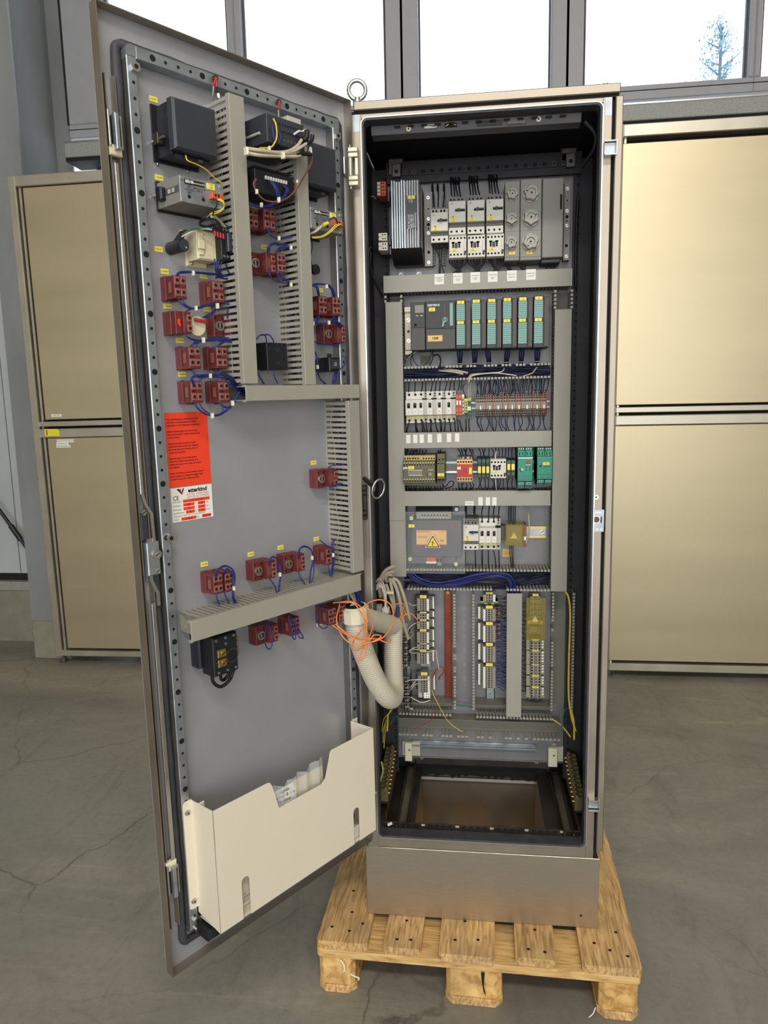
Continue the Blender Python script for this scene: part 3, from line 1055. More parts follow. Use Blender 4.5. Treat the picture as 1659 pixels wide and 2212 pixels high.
# ================================================================== the open door (part of the cabinet)
door = link('door', None, cab, T(0, 0, -PT) @ DOORM)
DWD, DHT = .5938, 1.807
m = MB().box(-DWD, 0, PANEL, PANEL + .002, 0, DHT, 'steel_door')
m.box(-DWD, -DWD + .002, 0, PANEL, 0, DHT, 'steel_frame')
m.box(-.002, 0, 0, PANEL, 0, DHT, 'steel_frame')
m.box(-DWD + .002, -.002, 0, PANEL, DHT - .002, DHT, 'steel_frame')
m.box(-DWD + .002, -.002, 0, PANEL, 0, .002, 'steel_frame')
m.obj('skin', door)
# thin upstanding lip inside the gasket, foamed gasket bead
ringf(MB(), -.5435, -.0335, .062, 1.7445, .0018, .006, .012, PANEL, 'steel_frame').obj('inner_lip', door)
g0 = MB()
gp = []
ax0, ax1, az0, az1, rr = -.5545, -.0235, .045, 1.7585, .012
for cx, cz, a0 in ((ax1 - rr, az0 + rr, -PI / 2), (ax1 - rr, az1 - rr, 0), (ax0 + rr, az1 - rr, PI / 2), (ax0 + rr, az0 + rr, PI)):
    for k in range(5):
        a = a0 + PI / 2 * k / 4
        gp.append((cx + rr * math.cos(a), PANEL - .003, cz + rr * math.sin(a)))
full = []
for i, p in enumerate(gp):
    q = gp[(i + 1) % len(gp)]
    n = max(1, int((Vector(q) - Vector(p)).length / .03))
    for k in range(n):
        full.append(tuple(Vector(p).lerp(Vector(q), k / n)))
g0.tube(full, .0088, 'gasket', 9, 1, closed=True, rf=lambda i, m_: .0088 + .0007 * math.sin(i * .9) + .0006 * math.sin(i * 2.3)).obj('gasket', door)


def holes(m, n, pos, vertical, y):
    for i in range(n):
        big = i % 4 == 0
        m.disc(*pos(i, y), .0056 if big else .0029, 'hole', 12)


# perforated tubular frame: two uprights, two cross bars
def upright(xa, xb, name, skip=()):
    m = MB().box(xa, xb, -.0005, PANEL, .075, 1.738, 'galvanised', .0015)
    m.add([(xa - .0002, .001, .08), (xa - .0002, PANEL, .08), (xa - .0002, PANEL, 1.733), (xa - .0002, .001, 1.733)], [(0, 1, 2, 3)], 'galvanised_side')  # darker sheet paints the bar's shaded side
    c = (xa + xb) / 2
    for i in range(64):
        z = 1.6187 - i * .02565 + .0257 * 3
        if .09 < z < 1.725 and i not in skip:
            m.disc(c + .001, -.0008, z, .0057 if (i - 3) % 4 == 0 else .0029, 'hole', 12)
    return m.obj(name, door)


upright(-.5455, -.5265, 'frame_upright')
upright(-.0600, -.0405, 'frame_upright')
for z0, z1 in ((1.735, 1.7565), (.060, .078)):
    m = MB().box(-.527, -.0405, -.0005, PANEL, z0, z1, 'galvanised', .0015)
    for i in range(18):
        x = -.495 + i * .02545
        m.disc(x, -.0008, (z0 + z1) / 2, .0057 if i % 4 == 0 else .0029, 'hole', 12)
    m.obj('frame_crossbar', door)
for x in (-.5455, -.0600):
    MB().prism([(x, 1.738), (x + .0195, 1.738), (x + .0195, 1.7565), (x + .006, 1.7565), (x, 1.748)], .0, PANEL, 'galvanised').obj('frame_corner', door)
for u, v in ((290, 146), (726.5, 295), (366, 1162), (424, 1985), (427, 2003)):
    x, z = Dp(u, v, PANEL)
    MB().cyl((x, -.0005, z), (x, -.007, z), .0088, 'bright_metal', 6, smooth=False).disc(x, -.0072, z, .004, 'hole').obj('frame_nut', door)
MB().box(-.5265, -.5235, 0.0, .02, .075, .10, 'galvanised').obj('frame_foot', door)

# locking bar along the free edge
def dd(u, v, d=.012):
    x, z = Dp(u, v, d)
    return x, PANEL - d, z
p = [dd(u, v) for u, v in ((246, 352), (270, 700), (293, 1010), (303, 1072))]
q = [dd(u, v) for u, v in ((303, 1072), (311, 1100), (325, 1122), (329, 1165))]
def flat(m, pts, w, th, mat):
    for a, b in zip(pts[:-1], pts[1:]):
        a, b = Vector(a), Vector(b)
        vs = [(a.x - w / 2, a.y, a.z), (a.x + w / 2, a.y, a.z), (a.x + w / 2, a.y + th, a.z), (a.x - w / 2, a.y + th, a.z),
              (b.x - w / 2, b.y, b.z), (b.x + w / 2, b.y, b.z), (b.x + w / 2, b.y + th, b.z), (b.x - w / 2, b.y + th, b.z)]
        m.add(vs, [(0, 1, 2, 3), (7, 6, 5, 4), (4, 5, 1, 0), (5, 6, 2, 1), (6, 7, 3, 2), (7, 4, 0, 3)], mat)
    return m
xr = lambda v, off=0: 0
x1, z1 = Dp(246, 352, .014)
x2, z2 = Dp(301, 1068, .014)
xa = -.5755
MB().box(xa - .0035, xa + .0035, .004, .007, z2, z1, 'bright_metal', .0008).box(xa - .0095, xa - .0075, .006, PANEL, .10, 1.70, 'steel_frame').box(xa + .0085, xa + .0105, .006, PANEL, .10, 1.70, 'steel_frame').obj('locking_bar', door)
x3, z3 = Dp(318, 1205, .014)
z4 = Dp(366, 1868, .014)[1]
flat(MB(), [(xa, .004, z2), (xa + .004, .004, z2 - .018), (xa + .015, .003, z2 - .038), (xa + .016, .003, z3 + .030)], .006, .004, 'bright_metal').obj('locking_bar', door)
flat(MB(), [(xa + .004, .003, z3 - .030), (xa + .004, .003, z3 - .042), (xa + .016, .004, z3 - .07), (xa + .016, .004, z3 - .095)], .007, .004, 'bright_metal').obj('locking_bar', door)
MB().box(xa + .0015, xa + .0105, .004, .007, z4, z3 - .088, 'bright_metal', .0008).obj('locking_bar', door)
# lock case and black handle behind it
m = MB().box(xa - .004, xa + .022, -.004, .016, z3 - .033, z3 + .030, 'galvanised', .002)
m.cyl((xa + .0145, -.004, z3 + .006), (xa + .0145, -.0075, z3 + .006), .009, 'bright_metal', 16).screw(xa + .0145, -.0075, z3 + .006, .0055, 'grey_plastic')
m.screw(xa + .0145, -.004, z3 - .026, .0052, 'grey_plastic')
m.prism([(xa, z3 + .030), (xa + .018, z3 + .030), (xa + .016, z3 + .036), (xa + .003, z3 + .036)], .004, .008, 'bright_metal')
m.obj('lock_case', door)
zb = Dp(306, 1112, .014)[1]
MB().box(xa - .006, xa + .008, .006, PANEL - .001, z3 + .034, zb, 'black_satin', .002).obj('handle_base', door)
MB().screw(xa, .004, zb + .004, .0055, 'bright_metal').obj('handle_screw', door)
# rod latches top and bottom
zt1, zt2 = Dp(245, 240, .02)[1], Dp(245, 335, .02)[1]
for a, b, s in ((zt2, zt1, 1), (Dp(370, 1948, .02)[1], Dp(370, 1866, .02)[1], -1)):
    h = b - a
    m = MB().box(xa - .013, xa - .009, -.002, PANEL, a + h * .2, b, 'bright_metal', .001).box(xa + .010, xa + .013, -.001, PANEL, a + h * .15, b - h * .08, 'bright_metal', .001)
    m.box(xa - .0035, xa + .0045, -.008, .004, a + h * .12, b - h * .06, 'galvanised', .0015)
    if s > 0:
        m.box(xa - .012, xa + .012, .002, .012, a, a + h * .26, 'beige', .002)
    else:
        m.box(xa - .012, xa + .012, .002, .012, b - h * .2, b + .004, 'nylon', .002)
    m.box(xa - .009, xa + .010, .012, PANEL, a + h * .12, b - .004, 'gap')
    m.obj('rod_latch', door)

# ring pull on a pin at the hinge post
rp = thing('ring_handle', 'steel ring handle on a short pin at the cabinet post by the black hinge', 'handle')
a = Wp(787, 1034, -.005)
b = Wp(806, 1050, -.055)
MB().cyl((a[0], -.001, a[1]), (b[0], -.055, b[1]), .0055, 'steel_dark', 10).obj('pin', rp)
cx, cz = Wp(817, 1056, -.06)
MB().tube([(cx + .0125 * math.cos(t) + .004 * math.sin(t), -.06 + .012 * math.cos(t), cz + .0225 * math.sin(t)) for t in [2 * PI * i / 24 for i in range(24)]], .0026, 'bright_metal', 8, 1, closed=True).obj('ring', rp)
MB().prism([(b[0] - .001, b[1] - .012), (b[0] + .004, b[1] - .012), (b[0] + .008, b[1] + .010), (b[0] + .003, b[1] + .010)], -.062, -.054, 'grey_dark').obj('ring_eye', rp)

# ================================================================== document pocket with papers
pk = thing('document_pocket', 'cream steel document pocket screwed to the foot of the open door', 'pocket', DOORM)
PF = PANEL - .098
m = MB()
th = .0015
fx0, fx1, fz0, fz1 = -.5245, -.063, .096, .3635
# front sheet with notch and two finger slots: strips between them
def arc(cx, cz, r, a0, a1, n=4):
    return [(cx + r * math.cos(a0 + (a1 - a0) * k / n), cz + r * math.sin(a0 + (a1 - a0) * k / n)) for k in range(n + 1)]
def slot_strip(m, xa, xb, z0, z1, y):
    m.box(xa, xb, y, y + th, z0, z1, 'cream')
def sheet(m, pts):
    m.prism(pts, PF, PF + th, 'cream')
s1, s2, s3, s4 = -.4675, -.447, -.140, -.120
zs_ = .186
sheet(m, [(fx0, fz0), (s1, fz0), (s1, zs_ - .01), (fx0, zs_ - .01)])
sheet(m, [(s2, fz0), (s3, fz0), (s3, zs_ - .01), (s2, zs_ - .01)])
sheet(m, [(s4, fz0), (fx1, fz0), (fx1, zs_ - .01), (s4, zs_ - .01)])
for a, b in ((s1, s2), (s3, s4)):
    c, r = (a + b) / 2, (b - a) / 2
    top = zs_ + .004
    A = arc(c, zs_ - .01, r, PI, 0, 8)
    for (xa_, za_), (xb_, zb_) in zip(A[:-1], A[1:]):
        sheet(m, [(xa_, za_), (xb_, zb_), (xb_, top), (xa_, top)])
for a, b in ((fx0, s1), (s2, s3), (s4, fx1)):
    sheet(m, [(a, zs_ - .01), (b, zs_ - .01), (b, zs_ + .004), (a, zs_ + .004)])
zn = .294
sheet(m, [(fx0, zs_ + .004), (fx1, zs_ + .004), (fx1, zn), (fx0, zn)])
sheet(m, [(fx0, zn), (-.361, zn), (-.3765, .352)] + arc(-.3885, .3525, .0105, .1, PI / 2, 4) + [(fx0, fz1)])
sheet(m, [(-.2277, zn), (fx1, zn), (fx1, fz1)] + arc(-.1985, .3525, .0105, PI / 2, PI - .2, 4) + [(-.2110, .345)])
# corner fillets of the notch
sheet(m, [(-.2277, zn), (-.2240, .3035), (-.2285, .3005), (-.2325, .2965), (-.238, zn)])
m.obj('front', pk)
m = MB().prismx([(PF, fz0), (.0, fz0 + .012), (.0, fz1 - .004), (PF, fz1)], fx0, fx0 + th, 'cream')
m.box(fx0 + .0005, fx0 + .012, -.030, -.0285, fz0 + .012, fz1, 'cream')
m.obj('side', pk)
MB().prismx([(PF, fz0), (.0, fz0 + .012), (.0, fz1 - .004), (PF, fz1)], fx1 - th, fx1, 'cream').obj('side', pk)
MB().box(fx0 + th, fx1 - th, PF + .002, -.002, fz0 + .001, fz0 + .0025, 'cream').obj('bottom', pk)
def lug(x0, x1):
    m = MB().prism([(x0, .142)] + arc(x0 + .006, .129, .006, PI, PI * 1.5) + [(x1, .123), (x1, .362)] + arc(x0 + .010, .352, .010, PI / 2, PI), -.0025, -.0010, 'cream')
    xc = (x0 + x1) / 2 - .001
    for z in (.337, .140):
        m.cyl((xc, -.0025, z), (xc, -.0065, z), .0062, 'bright_metal', 12, .0045).disc(xc, -.0066, z, .0022, 'hole', 6)
    return m.obj('lug', pk)
lug(-.5445, fx0 + .0005)
lug(fx1 - .0005, -.0430)

ds = thing('document_sleeve', 'clear plastic sleeve with papers standing in the cream document pocket', 'sleeve', DOORM)
m = MB()
px0, px1 = -.365, -.212
N = 16
top = [(px0 + (px1 - px0) * i / N, -.058 + .006 * math.sin(i * 1.7), .326 + .020 * (i / N) + .010 * math.sin(i * 1.1) * R_.random()) for i in range(N + 1)]
for a, b in zip(top[:-1], top[1:]):
    m.add([(a[0], -.060, .12), (b[0], -.060, .12), b, a], [(0, 1, 2, 3)], 'plastic_film', True)
m.obj('film', ds)
MB().box(-.300, -.214, -.0545, -.0535, .11, .323, 'beige').box(-.365, -.213, -.0525, -.0515, .11, .318, 'paper').obj('paper', ds)
pp = MB().box(-.362, -.296, -.0562, -.0555, .11, .309, 'paper').obj('paper', ds)
text('Sigrist\nBerner & Cie\nPersonal', .011, pp, -.329, -.0570, .302, rot=.06)
tag(MB().box(-.15, -.11, -.066, -.060, .10, .128, 'white_plastic', .002).obj('paper_roll', None, DOORM), 'white folded sheet seen low in the pocket slot nearer the hinge', 'paper')
bk = tag(MB().box(-.478, -.428, -.05, -.047, .10, .21, 'cream').obj('booklet', None, DOORM), 'cream booklet seen through the pocket slot nearer the lock edge', 'booklet')
text('01.2012\nSTUTTGART\nDEUTSCH', .008, bk, -.452, -.0505, .118, 'print_grey')
bf = tag(MB().box(-.535, -.465, -.055, .0125, .068, .092, 'black_plastic', .01).obj('buffer', None, DOORM), 'black rubber buffer under the document pocket corner', 'buffer')


# ================================================================== wiring ducts
def duct(name, label, frame, L, Wd, D, vertical, pitch=.0105, cover=True, sides=(1,), skip=(), wires_in=None, tipw=.72, wall='duct_base', cover_ov=0.0, group=None, tip=True, ext=(0, 0)):
    """open-slotted trunking: local length axis is x (or z when vertical), base on y = 0, mouth towards -y"""
    t = thing(name, label, 'cable duct', frame, group)

    def bx(m, a0, a1, y0, y1, b0, b1, mat, b=0.0):
        return m.box(b0, b1, y0, y1, a0, a1, mat, b) if vertical else m.box(a0, a1, y0, y1, b0, b1, mat, b)
    m = MB()
    bx(m, -L / 2, L / 2, -.0015, 0, -Wd / 2, Wd / 2, wall)
    for s in (-1, 1):
        e = s * Wd / 2
        lo, hi = (e - .0015, e) if s > 0 else (e, e + .0015)
        bx(m, -L / 2, L / 2, -.005 if s in sides else -D + .003, -.0015, lo, hi, wall)
    m.obj('base', t)
    fm = MB()
    w = pitch * .60
    bx(fm, -w / 2, w / 2, -D + .004, -.005, -.0008, .0008, 'duct_grey')
    if tip:
        bx(fm, -pitch * tipw / 2, pitch * tipw / 2, -D, -D + .004, -.0035, .0025, 'duct_grey')
    else:
        bx(fm, -pitch / 2, pitch / 2, -D + .001, -D + .010, -.0008, .0008, 'duct_grey')
    me = fm.mesh('finger')
    n = int(L / pitch)
    for s in sides:
        for i in range(n):
            if (s, i) in skip:
                continue
            a = -L / 2 + (i + .5) * L / n
            e = s * (Wd / 2 - .001)
            link('finger', me, t, (T(e, 0, a) if vertical else T(a, 0, e)) @ (Matrix.Rotation(PI, 4, 'Y') if (s > 0) else Matrix.Identity(4)))
    if cover:
        m = MB()
        o = cover_ov
        bx(m, -L / 2 - ext[0], L / 2 + ext[1], -D - .0015, -D, -Wd / 2 - .001, Wd / 2 + .001, 'duct_grey', .0008)
        for s in (-1, 1):
            e = s * (Wd / 2 + .001)
            lo, hi = (e - .0012, e) if s > 0 else (e, e + .0012)
            bx(m, -L / 2 - ext[0], L / 2 + ext[1], -D, -D + .009, lo, hi, 'duct_grey')
        m.obj('cover', t)
    return t


def cduct(name, label, uL, uR, vT, vB, d, vertical, **k):
    x, z, w, h = Cr(uL, uR, vT, vB, d)
    L, Wd = (h, w) if vertical else (w, h)
    return duct(name, label, CABM @ T(x, 0, z), L, Wd - .002, d - .0015, vertical, **k), (x, z, w, h)


DD_ = .080
dk, geoH1 = cduct('wiring_duct', 'covered grey wiring duct under the motor breakers, with six white captions', 828, 1236.5, 587.5, 625.5, DD_, False, sides=(-1,), pitch=.0093, tip=False)
dk, geoH3 = cduct('wiring_duct', 'covered grey wiring duct with seven small upright captions under the circuit breakers', 871.7, 1191.8, 932.5, 966.8, DD_, False, sides=(1,), pitch=.0093, tip=False)
dk, geoH4 = cduct('wiring_duct', 'covered grey wiring duct with four captions above the transformer', 873.8, 1189.4, 1060.4, 1093, DD_, False, sides=(1,), pitch=.0093, tip=False)
dk, geoH2 = cduct('wiring_duct', 'uncovered wiring duct packed with dark wires between controller and circuit breakers', 872, 1190, 789, 819, DD_ - .004, False, cover=False, sides=(-1, 1), pitch=.0093, skip={(1, 10), (1, 11), (1, 17), (1, 21), (1, 22), (1, 27), (1, 31), (1, 35)})
dk, geoH5 = cduct('wiring_duct', 'uncovered wiring duct full of blue wires below the transformer', 878, 1189, 1231, 1275, DD_ - .004, False, cover=False, sides=(-1, 1), pitch=.0093, skip={(-1, q) for q in range(26, 30)})
cduct('wiring_duct', 'tall covered wiring duct up the hinge side of the mounting plate', 838, 873, 652, 1246, DD_, True, sides=(1,), pitch=.0093, tip=False)
x, z, w, h = Cr(841, 873.5, 1054, 1124, DD_ + .0015)
MB().box(x - w / 2, x + w / 2, -DD_ - .0022, -DD_ - .0012, z - h / 2, z + h / 2, 'duct_grey').obj('cover_joint', COL.objects['wiring_duct.005'], T(-COL.objects['wiring_duct.005'].location.x, 0, -COL.objects['wiring_duct.005'].location.z) @ T(0, 0, 0))
cduct('wiring_duct', 'tall covered wiring duct up the lock side of the mounting plate', 1194, 1230, 668, 1278, DD_, True, sides=(-1,), pitch=.0093, tip=False)
for s_, (uL, uR, vt_, vb_) in {'hinge': (832, 867, 636, 655), 'lock': (1199, 1236, 624, 668)}.items():
    x, z, w, h = Cr(uL, uR, vt_, vb_, DD_ - .002)
    duct('wiring_duct', 'short open top end of the tall duct on the %s side' % s_, CABM @ T(x, 0, z), h, w, DD_ - .004, True, cover=False, sides=(-1, 1), pitch=.0093)
cduct('wiring_duct', 'narrow covered wiring duct between the terminal rows', 1094, 1127, 1282, 1549, .072, True, sides=(-1, 1), pitch=.0093, tip=False)
cduct('wiring_duct', 'open wide wiring duct with an empty perforated bottom beside the copper bar', 981, 1024, 1283, 1534, .060, True, cover=False, sides=(-1, 1), pitch=.0093, wall='plate_zinc', skip={(-1, 3), (-1, 11), (-1, 14), (-1, 15), (-1, 18), (-1, 19)})
wd = COL.objects['wiring_duct.010']
m = MB()
for i in range(12):
    zz = .115 - i * .0215
    m.prism([(-.002 - (i % 2 == 0) * .0015, zz - (.007 if i % 2 == 0 else .004)), (.002 + (i % 2 == 0) * .0015, zz - (.007 if i % 2 == 0 else .004)), (.002 + (i % 2 == 0) * .0015, zz + (.007 if i % 2 == 0 else .004)), (-.002 - (i % 2 == 0) * .0015, zz + (.007 if i % 2 == 0 else .004))], -.0019, -.0015, 'grey_plastic')
tag(m.obj('slot_row', wd), kind='stuff')
cduct('wiring_duct', 'open wide wiring duct with a perforated bottom and one yellow wire on the lock side', 1192, 1239, 1280, 1538, .060, True, cover=False, sides=(-1, 1), pitch=.0093, skip={(-1, 22), (-1, 23), (-1, 26), (-1, 27), (-1, 24), (-1, 13)})
cduct('wiring_duct', 'open wiring duct at the foot of the narrow terminal row by the copper bar', 861, 976, 1519, 1545, .062, False, cover=False, sides=(-1,), pitch=.0093)
cduct('wiring_duct', 'open wiring duct at the foot of the two wider terminal rows', 1028, 1194, 1526, 1553, .062, False, cover=False, sides=(-1,), pitch=.0093)
gd, geoB = cduct('wiring_duct', 'open broken-toothed wiring duct lowest on the mounting plate', 860, 1212, 1557, 1594, .05, False, cover=False, sides=(-1,), pitch=.0115, skip={(-1, q) for q in (5, 9, 10, 14, 18, 19, 22, 24, 25, 26, 29, 31, 33)})
m = MB()
for i in range(18):
    xx = -.20 + i * .0232
    m.box(xx - .006 * (1 + (i % 2) * -.4), xx + .006 * (1 + (i % 2) * -.4), -.0022, -.0015, .010, .0135, 'offwhite')
tag(m.obj('slot_row', gd), kind='stuff')
tag(MB().box(-.195, .175, -.010, 0, -.006, .006, 'galvanised', .002).box(-.195, .175, -.014, -.0, -.010, -.006, 'galvanised').obj('c_rail', None, CABM @ T(*[Cp(1030, 1605, .005)[0], 0, Cp(1030, 1607, .005)[1]])), 'bright galvanised rail below the lowest wiring duct', 'rail')
sc_ = Cp(1197, 1608, .002)
tag(MB().cyl((0, 0, 0), (0, -.006, 0), .0065, 'bright_metal', 14).screw(0, -.006, 0, .004).obj('plate_screw', None, CABM @ T(sc_[0], 0, sc_[1])), 'washer-headed screw at the foot of the mounting plate by the white slide block', 'screw')

# ================================================================== devices on the mounting plate


def dev(name, label, cat, rect, d, group=None):
    x, z, w, h = Cr(*rect, d)
    return thing(name, label, cat, CABM @ T(x, 0, z), group), w / 2, h / 2


def tagp(t, x, y, z, w, h, txt=None, size=.004, mat='yellow_tag', name='marker_tag', vert=False, th=.0012):
    o = MB().box(x - w / 2, x + w / 2, y - th, y, z - h / 2, z + h / 2, mat, .0003).obj(name, t)
    if txt:
        text(txt, size, o, x, y - th - .0004, z, rot=PI / 2 if vert else 0)
    return o


def motor_breaker(label, rect, d=.098, white_bottom=True, group=None, tg='+12\n-Q1'):
    t, a, b = dev('motor_breaker', label, 'circuit breaker', rect, d, group)
    H = 2 * b
    zt, z1, z2, z3 = b, b - .17 * H, b - .70 * H, b - .815 * H
    m = MB().box(-a, a, -d * .8, 0, -b, b, 'grey_mid').box(-a, a, -d * .9, -d * .8, z1, b - .06 * H, 'offwhite' if not white_bottom else 'grey_mid')
    m.box(-a + .0004, a - .0004, -d, -d * .75, z2, z1, 'white_plastic', .0012)
    m.box(-a + .0004, a - .0004, -d * .92, -d * .7, -b, z3, 'white_plastic', .001)
    m.obj('body', t)
    for i in range(4):
        x = (-.72 + i * .38 + (.16 if i > 1 else 0)) * a
        MB().socket(x, -d * .9 - .0002, b - .115 * H, .0028, 'hole', 'grey_plastic').obj('terminal_screw', t)
    for i in range(3):
        MB().socket((-.68 + i * .62) * a, -d * .92 - .0002, -b + .085 * H, .0029, 'hole').obj('terminal_screw', t)
    zk = (z1 + z2) / 2 + .03 * H
    MB().box(-.22 * a, .90 * a, -d - .002, -d, zk - .030 * H, zk + .030 * H, 'hole').cyl((.18 * a, -d - .002, zk), (.18 * a, -d - .007, zk), .0042, 'black_plastic', 12).box(-.2 * a, .86 * a, -d - .006, -d - .001, zk - .012 * H, zk + .012 * H, 'black_plastic').obj('rotary_switch', t)
    MB().cyl((-.62 * a, -d, z1 - .07 * H), (-.62 * a, -d - .001, z1 - .07 * H), .0026, 'offwhite', 12).disc(-.62 * a, -d - .0012, z1 - .07 * H, .0012, 'grey_mid').obj('setting_dial', t)
    MB().box(-.55 * a, -.38 * a, -d - .001, -d, z2 + .125 * H, z2 + .145 * H, 'hole').obj('test_slot', t)
    tagp(t, -.45 * a, -d, z2 + .062 * H, .80 * a, .092 * H, tg, .0034)
    return t, a, b


def contactor(label, rect, d=.085, group=None, tg='+12\n-K1', side=True):
    t, a, b = dev('contactor', label, 'contactor', rect, d, group)
    m = MB().box(-a, a, -d * .82, 0, -b, b, 'white_plastic').box(-a, a, -d, -d * .8, -b * .98, b * .98, 'white_plastic', .0012)
    m.obj('body', t)
    n = 5
    for r_, zz in enumerate((b * .70, -b * .70)):
        for i in range(n):
            MB().socket((-.8 + 1.6 * i / (n - 1)) * a, -d, zz, .0027, 'hole').obj('terminal_screw', t)
    m = MB()
    for s in (-.52, .18):
        m.box((s - .10) * a, (s + .10) * a, -d - .0006, -d, -.12 * b, .36 * b, 'hole').box((s - .18) * a, (s + .18) * a, -d - .0006, -d, .26 * b, .40 * b, 'hole')
    m.box(-.34 * a, .0 * a, -d - .002, -d, -.14 * b, .30 * b, 'black_plastic').obj('armature_window', t)
    tagp(t, -.42 * a, -d, -.32 * b, .82 * a, .20 * b, tg, .003)
    if side:
        MB().box(.72 * a, .98 * a, -d - .003, -d, -.42 * b, .52 * b, 'white_plastic', .0006).box(.72 * a, .98 * a, -d - .0025, -d, -.60 * b, -.42 * b, 'black_plastic').obj('suppressor', t)
    return t, a, b


def mcb(label, rect, d=.070, group=None, tg='F1', aux=False):
    t, a, b = dev('circuit_breaker', label, 'circuit breaker', rect, d, group)
    pr = [(0, -b), (0, b), (-d * .72, b), (-d * .72, b * .52), (-d, b * .46), (-d, -b * .50), (-d * .72, -b * .56), (-d * .72, -b)]
    am = a if not aux else a * .28
    xm = am if not aux else .20 * a
    pr2 = [(y, z) for y, z in pr]
    MB().prismx(pr2[::-1], -a, xm, 'white_plastic').obj('body', t)
    c = (-a + xm) / 2
    wh = (xm + a) / 2
    MB().rect(c - wh * .62, c + wh * .62, -d - .0003, -b * .06, b * .30, 'offwhite').box(c - wh * .42, c + wh * .42, -d - .0005, -d, -b * .04, b * .26, 'hole').obj('toggle_slot', t)
    MB().box(c - wh * .36, c + wh * .36, -d - .007, -d, b * .08, b * .24, 'black_plastic', .001).obj('toggle', t)
    MB().box(c - wh * .5, c + wh * .5, -d - .0004, -d, -b * .44, -b * .12, 'print_white').obj('rating_print', t)
    text('Z\nZC', .0036, t, c, -d - .0009, -b * .28)
    tagp(t, c, -d * .72, -b * .65, wh * 1.75, b * .13, tg, .0034)
    for zz in (b * .80, -b * .84):
        MB().socket(c, -d * .72, zz, .0030, 'hole', 'grey_plastic').obj('terminal_screw', t)
    if aux:
        MB().prismx(pr2[:6] [::-1] + [] if False else [(y, z) for y, z in pr2[::-1]], xm + .0006, a, 'offwhite').obj('auxiliary_contact', t)
        xa = (xm + a) / 2
        MB().socket(xa, -d * .72, b * .85, .0024, 'hole').socket(xa, -d * .72, b * .7, .002, 'hole').box(xm - .3 * a, a * .95, -d - .001, -d * .72, b * .50, b * .56, 'hole').socket(xa, -d * .72, -b * .8, .003, 'hole').obj('auxiliary_terminals', t)
    return t, a, b


# --- row 1: heat-sink supply, motor breakers, fuses
t, a, b = dev('power_supply', 'ribbed aluminium heat-sink power supply with black label beside the motor breakers', 'power supply', (846, 905, 388, 536), .125)
d = .125
m = MB().box(-a - .004, a + .004, -.06, 0, -b - .01, b, 'grey_mid')
m.box(-a, a, -d + .014, -.05, -b, b, 'galvanised_side').obj('body', t)
fw = (-1, -.82, -.62, -.42, -.22, 0.02)
fmesh = None
for i, f in enumerate((-.96, -.78, -.60, -.42, -.24, -.06)):
    MB().box(f * a - .0022, f * a + .0022, -d + (.004 if i % 2 else 0), -d + .02, -b, b - (.004 if i in (2, 3) else 0), 'galvanised', .0006).obj('cooling_fin', t)
for f in (.18, .36, .54, .72, .92):
    MB().box(f * a - .0012, f * a + .0012, -d, -d + .02, -b, b * .98, 'galvanised', .0004).obj('cooling_fin', t)
nl_ = MB().box(.10 * a, .86 * a, -d - .002, -d, -b * .42, b * .52, 'black_satin').obj('name_plate', t)
text('Stromversorgung\npower supply\nIN 400V 50Hz\nOUT 24V 20A', .0058, nl_, .50 * a, -d - .0026, -.02, 'print_white', rot=PI / 2, sx=1.05)
text('CE', .009, nl_, .42 * a, -d - .0026, b * .36, 'print_white')
tagp(t, .46 * a, -d - .002, b * .47, .019, .008, '+12\n-G1', .003)
MB().prismx([(-d, -b), (-.05, -b - .03), (-.02, -b - .03), (-.02, -b)], -a - .004, a + .006, 'black_plastic').obj('fan_hood', t)
for s in (-1, 1):
    MB().box(s * a * .7 - .010, s * a * .7 + .010, -.004, 0, -b - .058, -b - .03, 'galvanised_side').screw(s * a * .7, -.004, -b - .046, .006, 'galvanised').obj('mounting_foot', t)

# pierced steel straps each side of the row
for lab, rc in (('pierced steel strap with screws beside the heat-sink power supply', (917, 934, 415, 575)), ('pierced steel strap with screws beside the blank fuse cover', (1218, 1231, 395, 562))):
    t, a, b = dev('steel_strap', lab, 'bracket', rc, .030)
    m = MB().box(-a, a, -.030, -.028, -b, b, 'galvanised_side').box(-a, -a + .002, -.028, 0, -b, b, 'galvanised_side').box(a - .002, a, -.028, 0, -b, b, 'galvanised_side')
    for f in (.55, .13, .02, -.62):
        m.disc(0, -.0302, f * b, .0022 if f in (.55, .02) else .0042, 'hole')
    m.obj('strap', t)
    for f in (.85, -.10, -.90, .28):
        MB().screw(0, -.030, f * b, .0045, 'bright_metal').obj('strap_screw', t)
for lab, rc in (('narrow perforated rail strip under the smallest motor breaker', (932, 939, 420, 573)), ('perforated rail strip between the smallest and the next motor breaker', (956, 962, 420, 573))):
    t, a, b = dev('rail_strip', lab, 'rail', rc, .012)
    m = MB().box(-a, a, -.012, 0, -b, b, 'grey_plastic')
    for i in range(22):
        m.disc(0, -.0122, -b + .005 + i * (2 * b - .01) / 21, .0017, 'hole', 6)
    m.obj('strip', t)
motor_breaker('smallest motor breaker, set lowest, beside the pierced strap', (930, 968, 445, 522.5), white_bottom=False, tg='+12\n-Q1')
for i, (u0, u1, vt_, vb_) in enumerate(((968.7, 1006.3, 419, 506), (1009.2, 1047, 417, 504), (1050.2, 1088, 415, 502))):
    motor_breaker(('first', 'middle', 'last')[i] + ' of the three motor breakers mounted over contactors, from the pierced strap', (u0, u1, vt_, vb_), tg='+12\n-Q%d' % (i + 2), group='motor breakers over contactors')
